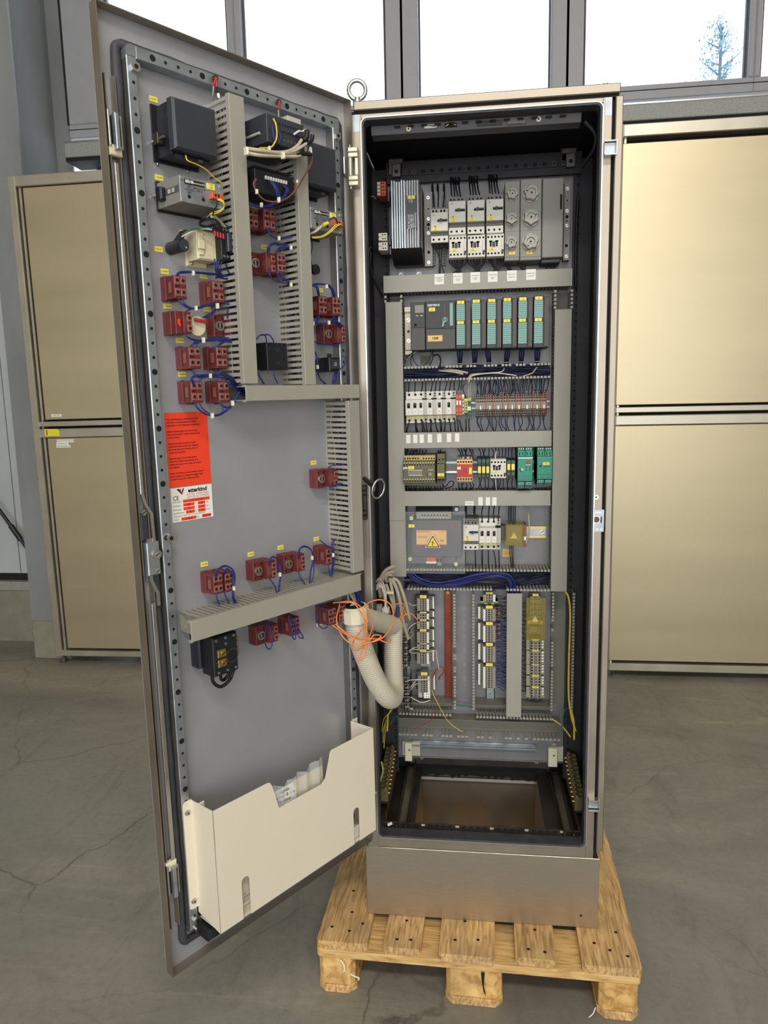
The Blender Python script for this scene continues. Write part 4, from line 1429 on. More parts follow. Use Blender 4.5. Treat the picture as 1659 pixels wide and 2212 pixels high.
for i, (u0, u1, vt_, vb_) in enumerate(((970, 1007.5, 507, 557.5), (1010, 1048, 506, 556), (1051, 1088.5, 504, 554.5))):
    contactor(('contactor under the first motor breaker of the three', 'contactor under the middle motor breaker of the three', 'contactor under the last motor breaker, beside the knobs')[i], (u0, u1, vt_, vb_), tg='+12\n-K%dM' % (i + 2), group='contactors below motor breakers')
for i, (u0, u1, v0, v1) in enumerate(((976, 990, 498, 507), (1016, 1032, 497, 506), (1056, 1074, 494, 503))):
    t, a, b = dev('link_module', 'black link module joining motor breaker and contactor, %s of three' % ('first', 'second', 'third')[i], 'connector', (u0 - 6, u1 + 8, v0, v1), .090, 'link modules')
    MB().box(-a, a, -.090, 0, -b, b, 'plc_black', .001).obj('body', t)


def knob(t, x, z, y, r, ang, mat='knob_grey'):
    m = MB()
    n = 48
    pr = lambda k, rr: rr * (1 + .07 * math.cos(6 * (2 * PI * k / n) + ang)) if True else rr
    o = len(m.v)
    rings = [(0, r * 1.06, 0), (-.004, r * 1.06, 0), (-.004, r * .98, 1), (-.014, r * .90, 1), (-.016, r * .82, 1), (-.016, r * .52, 0), (-.011, r * .46, 0)]
    vs, fs = [], []
    for dy, rr, w in rings:
        for k in range(n):
            q = rr * (1 + (.09 * math.cos(6 * (2 * PI * k / n) + ang) - .04 if w else 0))
            vs.append((x + q * math.cos(2 * PI * k / n), y + dy, z + q * math.sin(2 * PI * k / n)))
    for j in range(len(rings) - 1):
        for k in range(n):
            fs.append((j * n + k, (j + 1) * n + k, (j + 1) * n + (k + 1) % n, j * n + (k + 1) % n))
    fs.append(tuple((len(rings) - 1) * n + k for k in range(n)))
    m.add(vs, fs, mat)
    m.cyl((x, y - .011, z), (x, y - .0125, z), r * .26, mat, 16).disc(x, y - .0128, z, r * .12, 'hole')
    m.disc(x + r * .62 * math.cos(ang * 2), y - .0164, z + r * .62 * math.sin(ang * 2), r * .09, 'hole', 8)
    return m.obj('fuse_cap', t)


for lab, rc, ks, rr in (('narrow fuse base with three small star-shaped caps', (1090, 1123, 391, 563), ((1107, 418), (1105.5, 472), (1104.5, 523.5)), .0155),
                        ('wide fuse base with three large star-shaped caps', (1123.5, 1170, 386, 562), ((1148.5, 416), (1147.5, 469), (1146.5, 522)), .0205)):
    d = .088
    t, a, b = dev('fuse_holder', lab, 'fuse holder', rc, d)
    cx, cz = t.location.x, t.location.z
    MB().box(-a + .0004, a - .0004, -d, 0, -b, b, 'grey_plastic', .0015).box(-a + .0006, a - .0006, -d - .0006, -d, -b + .008, -b + .0095, 'grey_mid').box(-a + .0006, a - .0006, -d - .0004, -d, -b * .26, -b * .25, 'grey_mid').obj('body', t)
    for k, (u, v) in enumerate(ks):
        x, z = Cp(u, v, d + .010)
        knob(t, x - cx, z - cz, -d, rr, .6 + k * 1.9 + rr * 40)
    tagp(t, .0 if rr < .017 else -.003, -d, -b + .0185, .016, .008, '+12\n-F%d' % (1 if rr < .017 else 2), .003, 'yellow_label')
t, a, b = dev('blank_cover', 'smooth blank grey fuse cover with a finger slot beside the star-shaped caps', 'cover', (1170.8, 1217, 384, 556), .088)
MB().box(-a + .0005, a, -.088, -.03, -b, b, 'grey_plastic', .002).box(a - .009, a - .004, -.0886, -.088, b * .20, b * .58, 'hole').box(-a + .001, a - .004, -.07, -.01, -b - .010, -b, 'grey_dark', .002).obj('lid', t)

# terminals on the hinge side by the heat sink
for lab, rc, mt_, k in (('orange-brown terminal block beside the top of the heat sink', (815, 833, 392, 423), 'orange_plastic', 4), ('upper white terminal block beside the foot of the heat sink', (818, 836, 503, 520), 'white_plastic', 2), ('lower white terminal block beside the foot of the heat sink', (818, 837, 523, 541), 'white_plastic', 2)):
    t, a, b = dev('terminal_block', lab, 'terminal block', rc, .115)
    for i in range(k):
        z0 = -b + i * 2 * b / k
        m = MB().box(-a, a, -.115, -.06, z0, z0 + 2 * b / k - .0006, mt_).box(-a, -a * .3, -.117, -.115, z0 + .001, z0 + 2 * b / k - .0016, 'white_plastic')
        for q in (0, .55):
            m.socket(q * a, -.115, z0 + b / k, .002, 'hole')
        m.obj('terminal', t)
    MB().box(-a * .4, a * 1.3, -.06, 0, -b, b, 'galvanised_side').obj('rail', t)

# captions on the upper duct
cap_txt = ['Steuerspannung\n24VDC\ncontrol voltage\n24VDC', 'Hydraulikpumpe\n\nhydraulic\npump', 'Umwälzpumpe\n\ncirculation\npump', 'Vakuumpumpe\n\nvacuum\npump', 'Rührwerk M1\n\nagitator M1', 'Homogenisator\n\nhomogenizer']
cap_lab = ['control voltage', 'hydraulic pump', 'circulation pump', 'vacuum pump', 'agitator', 'homogenizer']
for (u, v), s_, l in zip(((948.9, 603.2), (989, 601.3), (1026.6, 599.2), (1064.3, 597.7), (1105.6, 595.6), (1147, 593.1)), cap_txt, cap_lab):
    x, z = Cp(u, v, DD_ + .001)
    o = sticker(x, -DD_ - .0002, z, .0248, .0268, 'paper', 'white caption reading %s on the duct under the motor breakers' % l, s_, .0033, 'caption', group='captions on the upper duct', name='caption', mw=CABM, tmat='print')
cap3 = [(882, 948.5, 'Bedientafel\noperating panel'), (897, 948, 'Ventile'), (911, 947.6, 'Eingänge'), (928.7, 947, 'Ausgänge'), (949, 946.3, 'Relais'), (970, 945.6, 'Sicherheit'), (987.5, 945, 'Reserve')]
cn = ['first', 'second', 'third', 'fourth', 'fifth', 'sixth', 'seventh']
for k, (u, v, s_) in enumerate(cap3):
    x, z = Cp(u, v, DD_ + .001)
    sticker(x, -DD_ - .0002, z, .0118, .0232, 'paper', '%s upright white caption from the hinge side, under the circuit breakers' % cn[k], s_, .0030, 'caption', group='upright captions', name='caption', mw=CABM, rot=0)
    o = COL.objects[-1]
for o in [o for o in COL.objects if o.name.startswith('lettering') and o.parent and o.parent.get('group') == 'upright captions']:
    o.matrix_local = o.matrix_local @ Matrix.Rotation(PI / 2, 4, 'Y')
for k, (u, v, w, h, s_) in enumerate(((1014, 1087.3, .0235, .0118, 'Steuerspannung\nnetzteil'), (1038, 1083, .0118, .0228, 'Motorschutz'), (1054, 1083, .0118, .0228, 'Lüftung 24V'), (1068, 1083, .0118, .0228, 'Steckdose\nsocket'))):
    x, z = Cp(u, v, DD_ + .001)
    o = sticker(x, -DD_ - .0002, z, w, h, 'paper', ('wide white caption', 'first upright white caption', 'second upright white caption', 'third upright white caption')[k] + ' on the duct above the transformer', s_, .003, 'caption', group='captions above the transformer', name='caption', mw=CABM)
    if k:
        for c in o.children:
            c.matrix_local = c.matrix_local @ Matrix.Rotation(PI / 2, 4, 'Y')

# --- row 2: controller on its rail
t, a, b = dev('profile_rail', 'cream zinc mounting rail with slotted screws at the controller', 'rail', (875, 890, 664, 766), .030)
m = MB().box(-a, a + .30, -.030, 0, -b * .78, b * .80, 'plate_zinc').box(-a, a, -.032, -.03, -b * .80, b * .80, 'cream').box(-a, a, -.038, -.03, b * .80, b, 'cream').box(-a, a, -.038, -.03, -b, -b * .84, 'cream')
m.obj('rail', t)
for f, r_ in ((.46, .0055), (-.42, .0055), (-.02, .004)):
    MB().screw(0, -.032, f * b, r_, 'bright_metal' if r_ > .005 else 'grey_dark').obj('rail_screw', t)
d = .118
t, a, b = dev('supply_module', 'dark controller supply module with small grey window beside the rail screws', 'controller module', (887, 919, 653, 756.5), d)
MB().box(-a, a - .0004, -d, -.03, -b, b, 'plc_black', .001).box(-a, a - .0004, -d - .0008, -d, -b * .05 - .001, -b * .05, 'hole').obj('body', t)
MB().box(-a * .95, a * .93, -d - .0015, -d, -b, -b * .06, 'plc_cover', .0006).obj('flap', t)
MB().box(-a * .38, a * .80, -d - .0008, -d, b * .56, b * .88, 'grey_plastic').obj('window', t)
MB().box(-a * .25, a * .02, -d - .0012, -d, b * .42, b * .46, 'offwhite').box(a * .35, a * .66, -d - .0012, -d, b * .42, b * .46, 'offwhite').obj('lamp_print', t)
MB().cyl((-.35 * a, -d, b * .06), (-.35 * a, -d - .003, b * .06), .0036, 'hole', 12).obj('switch', t)
t, a, b = dev('processor_module', 'dark wide processor module with a teal key switch and a cream 1208 plate', 'controller module', (919.3, 984.3, 650, 755), d)
MB().box(-a, a - .0004, -d, -.03, -b, b, 'plc_black', .001).obj('body', t)
MB().box(-a + .001, a - .0012, -d - .0015, -d, -b + .001, -b * .14, 'plc_cover', .0006).box(-a + .001, a - .0012, -d - .0006, -d, -b * .135, -b * .12, 'hole').obj('flap', t)
text('SIEMENS', .0075, t, -a * .45, -d - .0006, b * .83, 'print_white', sx=1.15, bold=.02)
tagp(t, -a * .56, -d, b * .66, .0165, .0095, '+12\n-A2', .0036)
MB().box(a * .27, a * .30, -d - .0004, -d, b * .42, b * .90, 'wire_brown').obj('print_line', t)
MB().box(a * .62, a * .82, -d - .0012, -d, -b * .03, b * .90, 'teal_label').obj('label_strip', t)
k = MB().cyl((a * .30, -d, b * .22), (a * .30, -d - .002, b * .22), .0065, 'teal_label', 14).cyl((a * .30, -d - .002, b * .22), (a * .30, -d - .0024, b * .22), .0048, 'plc_black', 14).box(a * .30 - .0016, a * .30 + .0016, -d - .008, -d - .002, b * .22 - .007, b * .22 + .006, 'teal_label')
k.prism([(a * .16 - .003, -b * .06), (a * .16 + .002, -b * .06), (a * .27 + .001, b * .17), (a * .27 - .004, b * .17)], -d - .006, -d - .004, 'teal_label').obj('key_switch', t)
p1 = MB().box(-a * .86, a * .12, -d - .0025, -d - .0015, -b * .66, -b * .41, 'orange_label').obj('number_plate', t)
text('1208', .0082, p1, -a * .37, -d - .003, -b * .535, bold=.03)
names = ['first', 'second', 'third', 'fourth', 'fifth', 'sixth']
ux = (985, 1018.3, 1051.5, 1085, 1118.2, 1152.2, 1187)
vt6 = (646.5, 644, 642.5, 640.5, 639, 637)
for i in range(6):
    t, a, b = dev('signal_module', '%s signal module with teal label strip counted from the processor' % names[i], 'controller module', (ux[i], ux[i + 1] - .6, vt6[i] + 1.5, 753.5 - i * .6), d, 'signal modules')
    MB().box(-a, a * .96, -d + .006, -.03, -b, b * .97, 'plc_black', .001).box(a * .40, a * .92, -d + .002, -d + .006, -b * .95, b * .93, 'plc_cover').obj('body', t)
    MB().box(-a, a * .24, -d - .003, -d + .006, -b, b, 'plc_black', .001).obj('front_connector', t)
    MB().box(a * .44, a * .50, -d + .001, -d + .002, b * .02, b * .88, 'wire_brown').obj('print_line', t)
    for q in range(20):
        z0 = b * .82 - (q + 1) * (b * 1.66) / 20
        if 8 <= q <= 9:
            continue
        MB().box(-a * .92, a * .18, -d - .0042, -d - .003, z0 + .0005, z0 + b * 1.66 / 20 - .0003, 'teal_label').obj('label_field', t)
    tagp(t, -a * .36, -d - .003, b * .90, a * .92, b * .13, '+12\n-A%d' % (i + 3), .0036)
    tagp(t, -a * .40, -d - .0035, b * .075, a * .88, b * .13, '+%d1\n-X%d' % (i + 1, i + 1), .0034)

# brown warning plate under the processor
x, z, w, h = Cr(907.6, 931, 768, 787.5, .002)
o = sticker(x, 0, z, w, h, 'olive', 'brown warning plate with a triangle on the mounting plate under the processor', None, name='warning_plate', mw=CABM)
MB().tube([(-.006, -.0012, -.005), (.006, -.0012, -.005), (0, -.0012, .006)], .0005, 'hole', 4, 1, closed=True).obj('triangle', o)

# --- row 3: circuit breakers and terminals
mc = ((876, 889.5, 0), (889.5, 903.2, 0), (903.2, 922.6, 1), (922.6, 943, 1), (943, 963.4, 1), (963.4, 984.2, 1))
for i, (u0, u1, ax) in enumerate(mc):
    mcb('%s white circuit breaker from the hinge side, below the open duct' % names[i], (u0, u1, 846 - i * .45, 914.5 - i * .5), tg='F%d' % (i + 1), aux=bool(ax), group='circuit breakers under the open duct')
t, a, b = dev('din_rail', 'zinc DIN rail behind the circuit breakers and the grey terminals', 'rail', (874, 1187, 868, 884), .0075)
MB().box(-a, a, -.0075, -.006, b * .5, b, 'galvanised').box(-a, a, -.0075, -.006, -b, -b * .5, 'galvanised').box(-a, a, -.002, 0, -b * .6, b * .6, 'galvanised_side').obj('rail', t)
for i, (u0, u1) in enumerate(((984.6, 991), (991, 997.4))):
    t, a, b = dev('fuse_terminal', 'orange fuse terminal %s the last circuit breaker' % ('next to', 'one step away from')[i], 'terminal', (u0, u1, 852.3, 897), .062, 'orange fuse terminals')
    MB().box(-a + .0002, a - .0002, -.062, 0, -b, b, 'orange_plastic', .0006).obj('body', t)
    MB().box(-a * .6, a * .6, -.0632, -.062, 0, b * .42, 'paper').box(-a * .6, a * .6, -.0632, -.062, -b * .25, -b * .02, 'red_plastic').obj('marker', t)
    MB().socket(0, -.062, b * .55, .0016).socket(0, -.062, -b * .72, .0016).obj('terminal_screw', t)
for lab, rc, m1, m2 in (('small grey-and-white terminal beside the orange fuse terminals', (997.8, 1003, 852, 895), 'offwhite', 'paper'), ('yellow-topped terminal near the orange fuse terminals', (1003.4, 1010.5, 861, 892), 'lime', 'yellow_label'), ('green and yellow earth terminal with white tag near the orange fuse terminals', (1010.8, 1018, 859, 905), 'green_term', 'lime')):
    t, a, b = dev('terminal', lab, 'terminal', rc, .052)
    MB().box(-a, a, -.052, 0, -b, b, m1, .0006).box(-a, a, -.0535, -.052, b * .7, b, m2).obj('body', t)
    m = MB()
    for q in (.45, .1, -.3, -.7):
        m.socket(0, -.052, q * b, .0018)
    m.obj('terminal_screw', t)
    if 'white tag' in lab:
        tagp(t, -.001, -.054, -.02 * b, .0085, .011, 'PE', .004, 'paper')
ts, a, b = dev('terminal_strip', 'long strip of grey spring terminals with orange partitions under the open duct', 'terminal strip', (1027.5, 1182.5, 846, 900), .058)
seps = [1051, 1066.5, 1087.5, 1099, 1116, 1127.5, 1152.5, 1169.5, 1182]
cx = ts.location.x
def umid(u):
    return Cp(u, 873, .058)[0] - cx
prev = 1027.5
tm = None
for si, sp in enumerate(seps):
    n = max(2, round((sp - 1.6 - prev) / 4.75))
    for i in range(n):
        xa_, xb_ = umid(prev + (sp - 1.6 - prev) * i / n), umid(prev + (sp - 1.6 - prev) * (i + 1) / n)
        w_ = xb_ - xa_
        if tm is None:
            W0 = w_
            m = MB().prismx([(0, -b), (0, b), (-.040, b), (-.040, b * .62), (-.050, b * .40), (-.056, b * .12), (-.056, -b * .36), (-.050, -b * .42), (-.040, -b * .9), (-.030, -b)], 0, w_ * .93, 'terminal_grey')
            for yy, zz in ((-.0403, .86), (-.0403, .70), (-.047, .50), (-.0535, .26)):
                m.rect(w_ * .16, w_ * .74, yy - .0022, zz * b - .0016, zz * b + .0016, 'hole')
            m.rect(w_ * .18, w_ * .72, -.050, -.56 * b - .0014, -.56 * b + .0014, 'hole').rect(w_ * .18, w_ * .72, -.046, -.76 * b - .0018, -.76 * b + .0018, 'hole')
            m.rect(w_ * .1, w_ * .82, -.0566, -.05 * b, .10 * b, 'grey_plastic')
            tm = m.mesh('terminal')
        link('terminal', tm, ts, T(xa_, 0, 0) @ Matrix.Diagonal((w_ / W0, 1, 1, 1)))
    xs_ = umid(sp)
    MB().prismx([(0, -b), (0, b), (-.044, b), (-.060, b * .14), (-.060, -b * .40), (-.034, -b)], xs_ - .0016, xs_, 'orange_plastic').obj('partition', ts)
    xm_ = umid(prev + (sp - prev) * .46)
    tagp(ts, xm_, -.0565, -.24 * b, .0042, .0105, None, mat='paper')
    prev = sp

# --- row 4: relays
t, a, b = dev('din_rail', 'zinc DIN rail behind the safety relays', 'rail', (873, 1190, 996, 1021), .0075)
MB().box(-a, a, -.0075, -.006, b * .6, b, 'galvanised').box(-a, a, -.0075, -.006, -b, -b * .7, 'bright_metal').box(-a, a, -.002, 0, -b * .7, b * .7, 'galvanised_side').obj('rail', t)
d = .108
t, a, b = dev('safety_relay', 'wide olive-brown safety relay with a row of printed symbols', 'relay', (871, 940, 985, 1050), d)
MB().box(-a, a, -d, 0, -b * .80, b * .66, 'olive', .0012).box(-a, a, -d * .82, 0, b * .66, b, 'olive_light', .001).box(-a, a, -d * .8, 0, -b, -b * .80, 'olive').obj('body', t)
for i in range(12):
    x = -a * .92 + i * a * 1.84 / 11
    if i != 6:
        MB().socket(x, -d * .82 - .0003, b * .80, .0023).obj('terminal_screw', t)
    MB().socket(x, -d - .0003, b * .42, .0019).box(x - .002, x + .0016, -d - .0005, -d, b * .53, b * .57, 'print_white').obj('terminal_mark', t)
    MB().socket(x, -d - .0003, -b * .66, .0019).box(x - .002, x + .0016, -d - .0005, -d, -b * .56, -b * .52, 'print_white').obj('terminal_mark', t)
text('pilz', .0085, t, -a * .86, -d - .0006, b * .22, 'print_white', bold=.03)
tagp(t, -a * .50, -d, b * .23, .0165, .009, '+12\n-A1', .0035)
m = MB()
for i in range(10):
    m.box(-a * .66 + i * a * .087, -a * .66 + i * a * .087 + .0006, -d - .0004, -d, -b * .26, b * .02, 'print_white')
m.box(-a * .68, a * .22, -d - .0004, -d, b * .04, b * .07, 'print_white').box(-a * .66, a * .22, -d - .0004, -d, -b * .30, -b * .27, 'print_white').obj('symbol_print', t)
for q in (.08, -.16, -.30):
    MB().disc(a * .50, -d - .0004, q * b, .0014, 'hole').obj('lamp', t)
text('POWER\n\nCH.1\nCH.2', .0045, t, a * .70, -d - .0006, -b * .10, 'print_white')
t, a, b = dev('time_relay', 'narrow olive relay with yellow tag beside the wide safety relay', 'relay', (943.5, 961, 981, 1043.5), .095)
MB().box(-a, a, -.095, 0, -b * .72, b * .3, 'olive', .001).box(-a, a * .98, -.08, 0, b * .3, b, 'olive', .001).box(-a, a, -.08, 0, -b, -b * .72, 'plc_black').obj('body', t)
for x, z in ((-.45, .36), (.5, .36), (-.4, .60), (.45, .62), (-.4, -.80), (.45, -.80)):
    MB().socket(x * a, -.0955 if z == .36 else -.081, z * b, .0026, 'hole', 'olive_light' if z == .36 else None).obj('terminal_screw', t)
tagp(t, 0, -.095, -b * .42, a * 1.6, b * .21, '+12\n-K7', .0034)
t, a, b = dev('emergency_relay', 'red-faced safety relay with beige terminal rows', 'relay', (986.8, 1021, 989, 1044), .100)
MB().box(-a, a, -.098, 0, -b * .82, b * .86, 'orange_label', .001).box(-a * .98, a * .98, -.100, -.098, -b * .52, b * .50, 'red_plastic').box(-a * .9, a * .9, -.07, 0, -b, b, 'offwhite').obj('body', t)
for i in range(6):
    for z in (.68, -.67):
        MB().socket((-.82 + i * .33) * a, -.0985, z * b, .0022, 'hole', 'grey_plastic').obj('terminal_screw', t)
MB().box(-a * .94, -a * .50, -.1015, -.100, b * .10, b * .30, 'paper').obj('paper_tag', t)
tagp(t, a * .72, -.100, -.02 * b, a * .36, b * .50, None)
m = MB()
for i in range(4):
    m.box(-a * .2 + i * a * .15, -a * .2 + i * a * .15 + .0005, -.1004, -.100, -b * .18, b * .18, 'print')
m.obj('symbol_print', t)
text('K1  K2', .004, t, -a * .5, -.1006, -b * .24)
gi = ['nearest the red relay', 'middle of three', 'beside the contactor']
for i, (u0, u1) in enumerate(((1031.5, 1040), (1040.6, 1048.8), (1049.6, 1057.6))):
    t, a, b = dev('coupling_relay', 'slim black coupling relay with yellow tag, ' + gi[i], 'relay', (u0, u1, 990, 1032), .088, 'slim coupling relays')
    MB().box(-a, a, -.088, 0, -b, b, 'black_plastic', .0008).obj('body', t)
    MB().box(-a * .9, a * .9, -.09, -.088, b * .52, b * .88, 'green_term').box(-a * .9, a * .9, -.09, -.088, -b * .92, -b * .70, 'green_term').obj('clamp', t)
    tagp(t, 0, -.088, -.18 * b, a * 1.6, b * .68, None)
    m = MB()
    for z in (.62, -.80):
        m.socket(-a * .4, -.0902, z * b, .0012, 'hole', 'grey_plastic').socket(a * .45, -.0902, z * b, .0012, 'hole', 'grey_plastic')
    m.obj('terminal_screw', t)
contactor('white contactor with yellow tag between the slim relays', (1059, 1093.5, 992, 1033.5), .092, tg='-K9')
for i, (u0, u1) in enumerate(((1095, 1103), (1103.8, 1113))):
    t, a, b = dev('coupling_relay', 'slim dark coupling relay with yellow tag, %s' % ('touching the contactor', 'beside the teal amplifier')[i], 'relay', (u0, u1, 994, 1028), .088, 'slim coupling relays')
    MB().box(-a, a, -.088, 0, -b, b, 'plc_black', .0008).obj('body', t)
    MB().box(-a * .9, a * .9, -.09, -.088, b * .62, b * .98, 'green_term').box(-a * .9, a * .9, -.09, -.088, -b * .92, -b * .55, 'green_term').obj('clamp', t)
    tagp(t, 0, -.088, .14 * b, a * 1.6, b * .78, None)
for lab, rc, dd_, kk in (('teal switching amplifier with a red display and a white knob', (1118, 1150.5, 967, 1056.5), .110, 0), ('teal switching amplifier with grey band and yellow tag by the lock-side duct', (1160, 1193, 967, 1051), .102, 1)):
    t, a, b = dev('switching_amplifier', lab, 'amplifier', rc, dd_)
    MB().box(-a, a, -dd_, 0, -b * .62, b * .55, 'teal', .0012).box(-a, a, -dd_ + .006, 0, -b * .62, b * .78, 'teal_dark').obj('body', t)
    MB().box(-a * .98, a * .98, -dd_ - .0006, -dd_, b * .48, b * .535, 'galvanised' if not kk else 'grey_plastic').obj('band', t)
    for s in (-1, 1):
        c = s * a * .5
        m = MB().box(c - a * .46, c + a * .46, -dd_ + .004, 0, b * .56, b * .86, 'teal', .0008).box(c - a * .22 - .001, c - a * .22 + .001, -dd_ + .0035, -dd_ + .004, b * .62, b * .78, 'hole').box(c + a * .2 - .001, c + a * .2 + .001, -dd_ + .0035, -dd_ + .004, b * .62, b * .78, 'hole')
        m.box(c - a * .46, c + a * .46, -dd_ + .012, -.02, b * .86, b, 'teal_dark')
        for q in (-.28, 0, .28):
            m.disc(c + q * a, -dd_ + .0115, b * .93, .0016, 'print_white', 8)
        m.obj('plug', t)
        m = MB().box(c - a * .46, c + a * .46, -dd_ + .005, 0, -b * .82, -b * .63, 'teal_dark', .0008).box(c - a * .42, c + a * .42, -dd_ + .0045, -dd_ + .005, -b * .80, -b * .68, 'teal_label').box(c - a * .46, c + a * .46, -dd_ + .014, -.02, -b, -b * .82, 'teal_dark')
        for q in (-.28, 0, .28):
            m.disc(c + q * a, -dd_ + .0040, -b * .74, .0016, 'hole', 8)
        m.obj('plug', t)
    if kk == 0:
        MB().box(a * .06, a * .72, -dd_ - .001, -dd_, b * .20, b * .38, 'wire_brown').box(a * .06, a * .72, -dd_ - .0012, -dd_, b * .17, b * .19, 'print_white').obj('display', t)
        MB().cyl((-a * .42, -dd_, -b * .04), (-a * .42, -dd_ - .006, -b * .04), .0042, 'offwhite', 12).disc(-a * .55, -dd_ - .0003, -b * .06, .0042, 'hole').obj('knob', t)
        m = MB()
        for x, z in ((.16, .06), (.62, .06), (.16, -.06), (.62, -.06)):
            m.disc(x * a, -dd_ - .0004, z * b, .0015, 'hole')
        m.obj('lamp', t)
    else:
        tagp(t, a * .2, -dd_, b * .18, a * .86, b * .15, '-A20', .004)
        MB().box(-a * .7, -a * .4, -dd_ - .0008, -dd_, 0, b * .11, 'black_plastic').box(-a * .1, a * .72, -dd_ - .0004, -dd_, b * .03, b * .055, 'print').obj('emblem', t)
    m = MB()
    for i in range(6):
        for z in (-.52, -.38 if kk else -.36):
            m.disc((-.8 + i * .31) * a, -dd_ - .0004, z * b, .0011, 'hole', 6)
    m.obj('marking_print', t)

# --- row 5: transformer
t, a, b = dev('transformer', 'dark control transformer under a clear cover with a yellow high-voltage triangle', 'transformer', (888, 997.5, 1106, 1203), .085)
d = .085
MB().box(-a, a, -d, 0, -b, b * .64, 'grey_dark', .0015).box(-a * .86, a * .62, -.03, 0, b * .64, b * 1.16, 'hole').obj('housing', t)
m = MB().box(-a * .8, a * .60, -d + .004, 0, b * .66, b * .98, 'grey_plastic', .002)
for i in range(9):
    m.socket(-a * .55 + i * a * .12, -d + .0036, b * .84, .0021)
    m.box(-a * .57 + i * a * .12, -a * .53 + i * a * .12, -d + .0034, -d + .004, b * .72, b * .78, 'offwhite')
m.obj('terminal_row', t)
lb = MB().box(-a * .79, a * .40, -d - .0006, -d, -b * .44, b * .18, 'orange_label').obj('rating_label', t)
MB().box(-a * .80, a * .41, -d - .0004, -d, b * .18, b * .20, 'red_label').box(-a * .80, a * .41, -d - .0004, -d, -b * .46, -b * .44, 'red_label').obj('label_border', t)
text('DREI-NETZ-TRAFO', .0042, lb, -a * .5, -d - .0012, b * .12)
text('EN 61558', .0038, lb, a * .20, -d - .0012, b * .12)
text('PRI 400V  SEC 24V\nUL 5085  50/60Hz', .0034, lb, -a * .55, -d - .0012, -b * .10)
text('CE', .009, lb, a * .22, -d - .0012, -b * .27)
MB().tube([(a * .66, -d - .0006, b * .32), (a * .60, -d - .0006, b * .36), (a * .60, -d - .0006, b * .44), (a * .66, -d - .0006, b * .48), (a * .74, -d - .0006, b * .44), (a * .74, -d - .0006, b * .36)], .0006, 'red_label', 4, 3, closed=True).obj('stamp', t)
MB().box(-a * .42, -a * .02, -d + .01, -.03, -b * 1.30, -b * 1.02, 'orange_plastic', .001).box(-a * .42, -a * .02, -d + .006, -d + .01, -b * 1.32, -b * 1.24, 'paper').obj('connector', t)
MB().box(0, a * .20, -d + .008, -.03, -b * 1.44, -b * 1.02, 'grey_plastic', .002).box(a * .03, a * .085, -d + .007, -d + .008, -b * 1.26, -b * 1.1, 'hole').box(a * .115, a * .17, -d + .007, -d + .008, -b * 1.26, -b * 1.1, 'hole').obj('connector', t)


def triangle(t, x, y, z, s, name='warning_triangle'):
    h = s * .866
    tri = lambda k: [(x - s / 2 * k, z - h / 3 * k), (x + s / 2 * k, z - h / 3 * k), (x, z + 2 * h / 3 * k)]
    m = MB().prism(tri(1.12), y - .0004, y, 'paper').prism(tri(1.0), y - .0006, y, 'print').prism(tri(.80), y - .0008, y, 'yellow_label')
    o = m.obj(name, t)
    f = s * .9
    B = [(x + f * p, z + f * q) for p, q in ((.03, .26), (-.10, .05), (-.01, .05), (-.05, -.12), (-.09, -.10), (-.02, -.20), (.03, -.09), (-.01, -.11), (.08, .09), (-.01, .10), (.06, .26))]
    MB().add([(p, y - .0012, q) for p, q in B], [tuple(range(len(B)))], 'print').obj('lightning', o)
    return o


t2, a, b = dev('clear_cover', 'clear plastic cover sheet over the transformer with a high-voltage triangle', 'cover', (876, 1004, 1106, 1238), .102)
MB().box(-a, a, -.103, -.102, -b, b, 'clear_cover', .0004).tube([(-a, -.1025, -b), (a, -.1025, -b), (a, -.1025, b), (-a, -.1025, b)], .0006, 'plastic_film', 4, 1, closed=True).obj('sheet', t2)
x, z = Cp(935, 1173.5, .103)
ox, oz = t2.location.x, t2.location.z
triangle(t2, x - ox, -.1031, z - oz, .0385)
x, z = Cp(889, 1136, .103)
tagp(t2, x - ox, -.103, z - oz, .0165, .009, '+12\n-T1', .0035)
for u, v in ((889, 1119), (985, 1218), (886, 1207)):
    x, z = Cp(u, v, .104)
    MB().cyl((x - ox, -.104, z - oz), (x - ox, 0, z - oz), .0022, 'nylon', 8).cyl((x - ox, -.1035, z - oz), (x - ox, -.109, z - oz), .0052, 'nylon', 12).box(x - ox - .004, x - ox + .004, -.1094, -.109, z - oz - .0006, z - oz + .0006, 'grey_mid').obj('cover_screw', t2)
for x in (-.055, .055):
    pass
MB().cyl((0, 0, 0), (0, -.006, 0), .0085, 'grey_dark', 16).cyl((0, -.006, 0), (0, -.008, 0), .0055, 'galvanised', 12).obj('lifting_eye', t, T(*(lambda q: (q[0] - t.location.x, 0, q[1] - t.location.z))(Cp(986, 1100, .005))))
motor_breaker('squat motor breaker beside the transformer cover', (1000.3, 1034.5, 1122.5, 1189), .085, tg='+12\n-Q9')
mb = COL.objects[-1]
for i, (u0, u1, ax) in enumerate(((1034.8, 1048, 0), (1048, 1061.3, 0), (1061.3, 1081.6, 1))):
    mcb('%s white circuit breaker beside the squat motor breaker' % names[i], (u0, u1, 1122.5, 1189.5), .072, tg='F%d' % (i + 11), aux=bool(ax), group='circuit breakers by the transformer')
t, a, b = dev('din_rail', 'yellow-zinc DIN rail with a screw beside the amber terminal cover', 'rail', (1003, 1180, 1137, 1162), .0075)
MB().box(-a, a, -.0075, -.006, b * .55, b, 'brass').box(-a, a, -.0075, -.006, -b, -b * .55, 'brass').box(-a, a, -.002, 0, -b * .6, b * .6, 'galvanised').screw(a * .90, -.002, 0, .006).obj('rail', t)
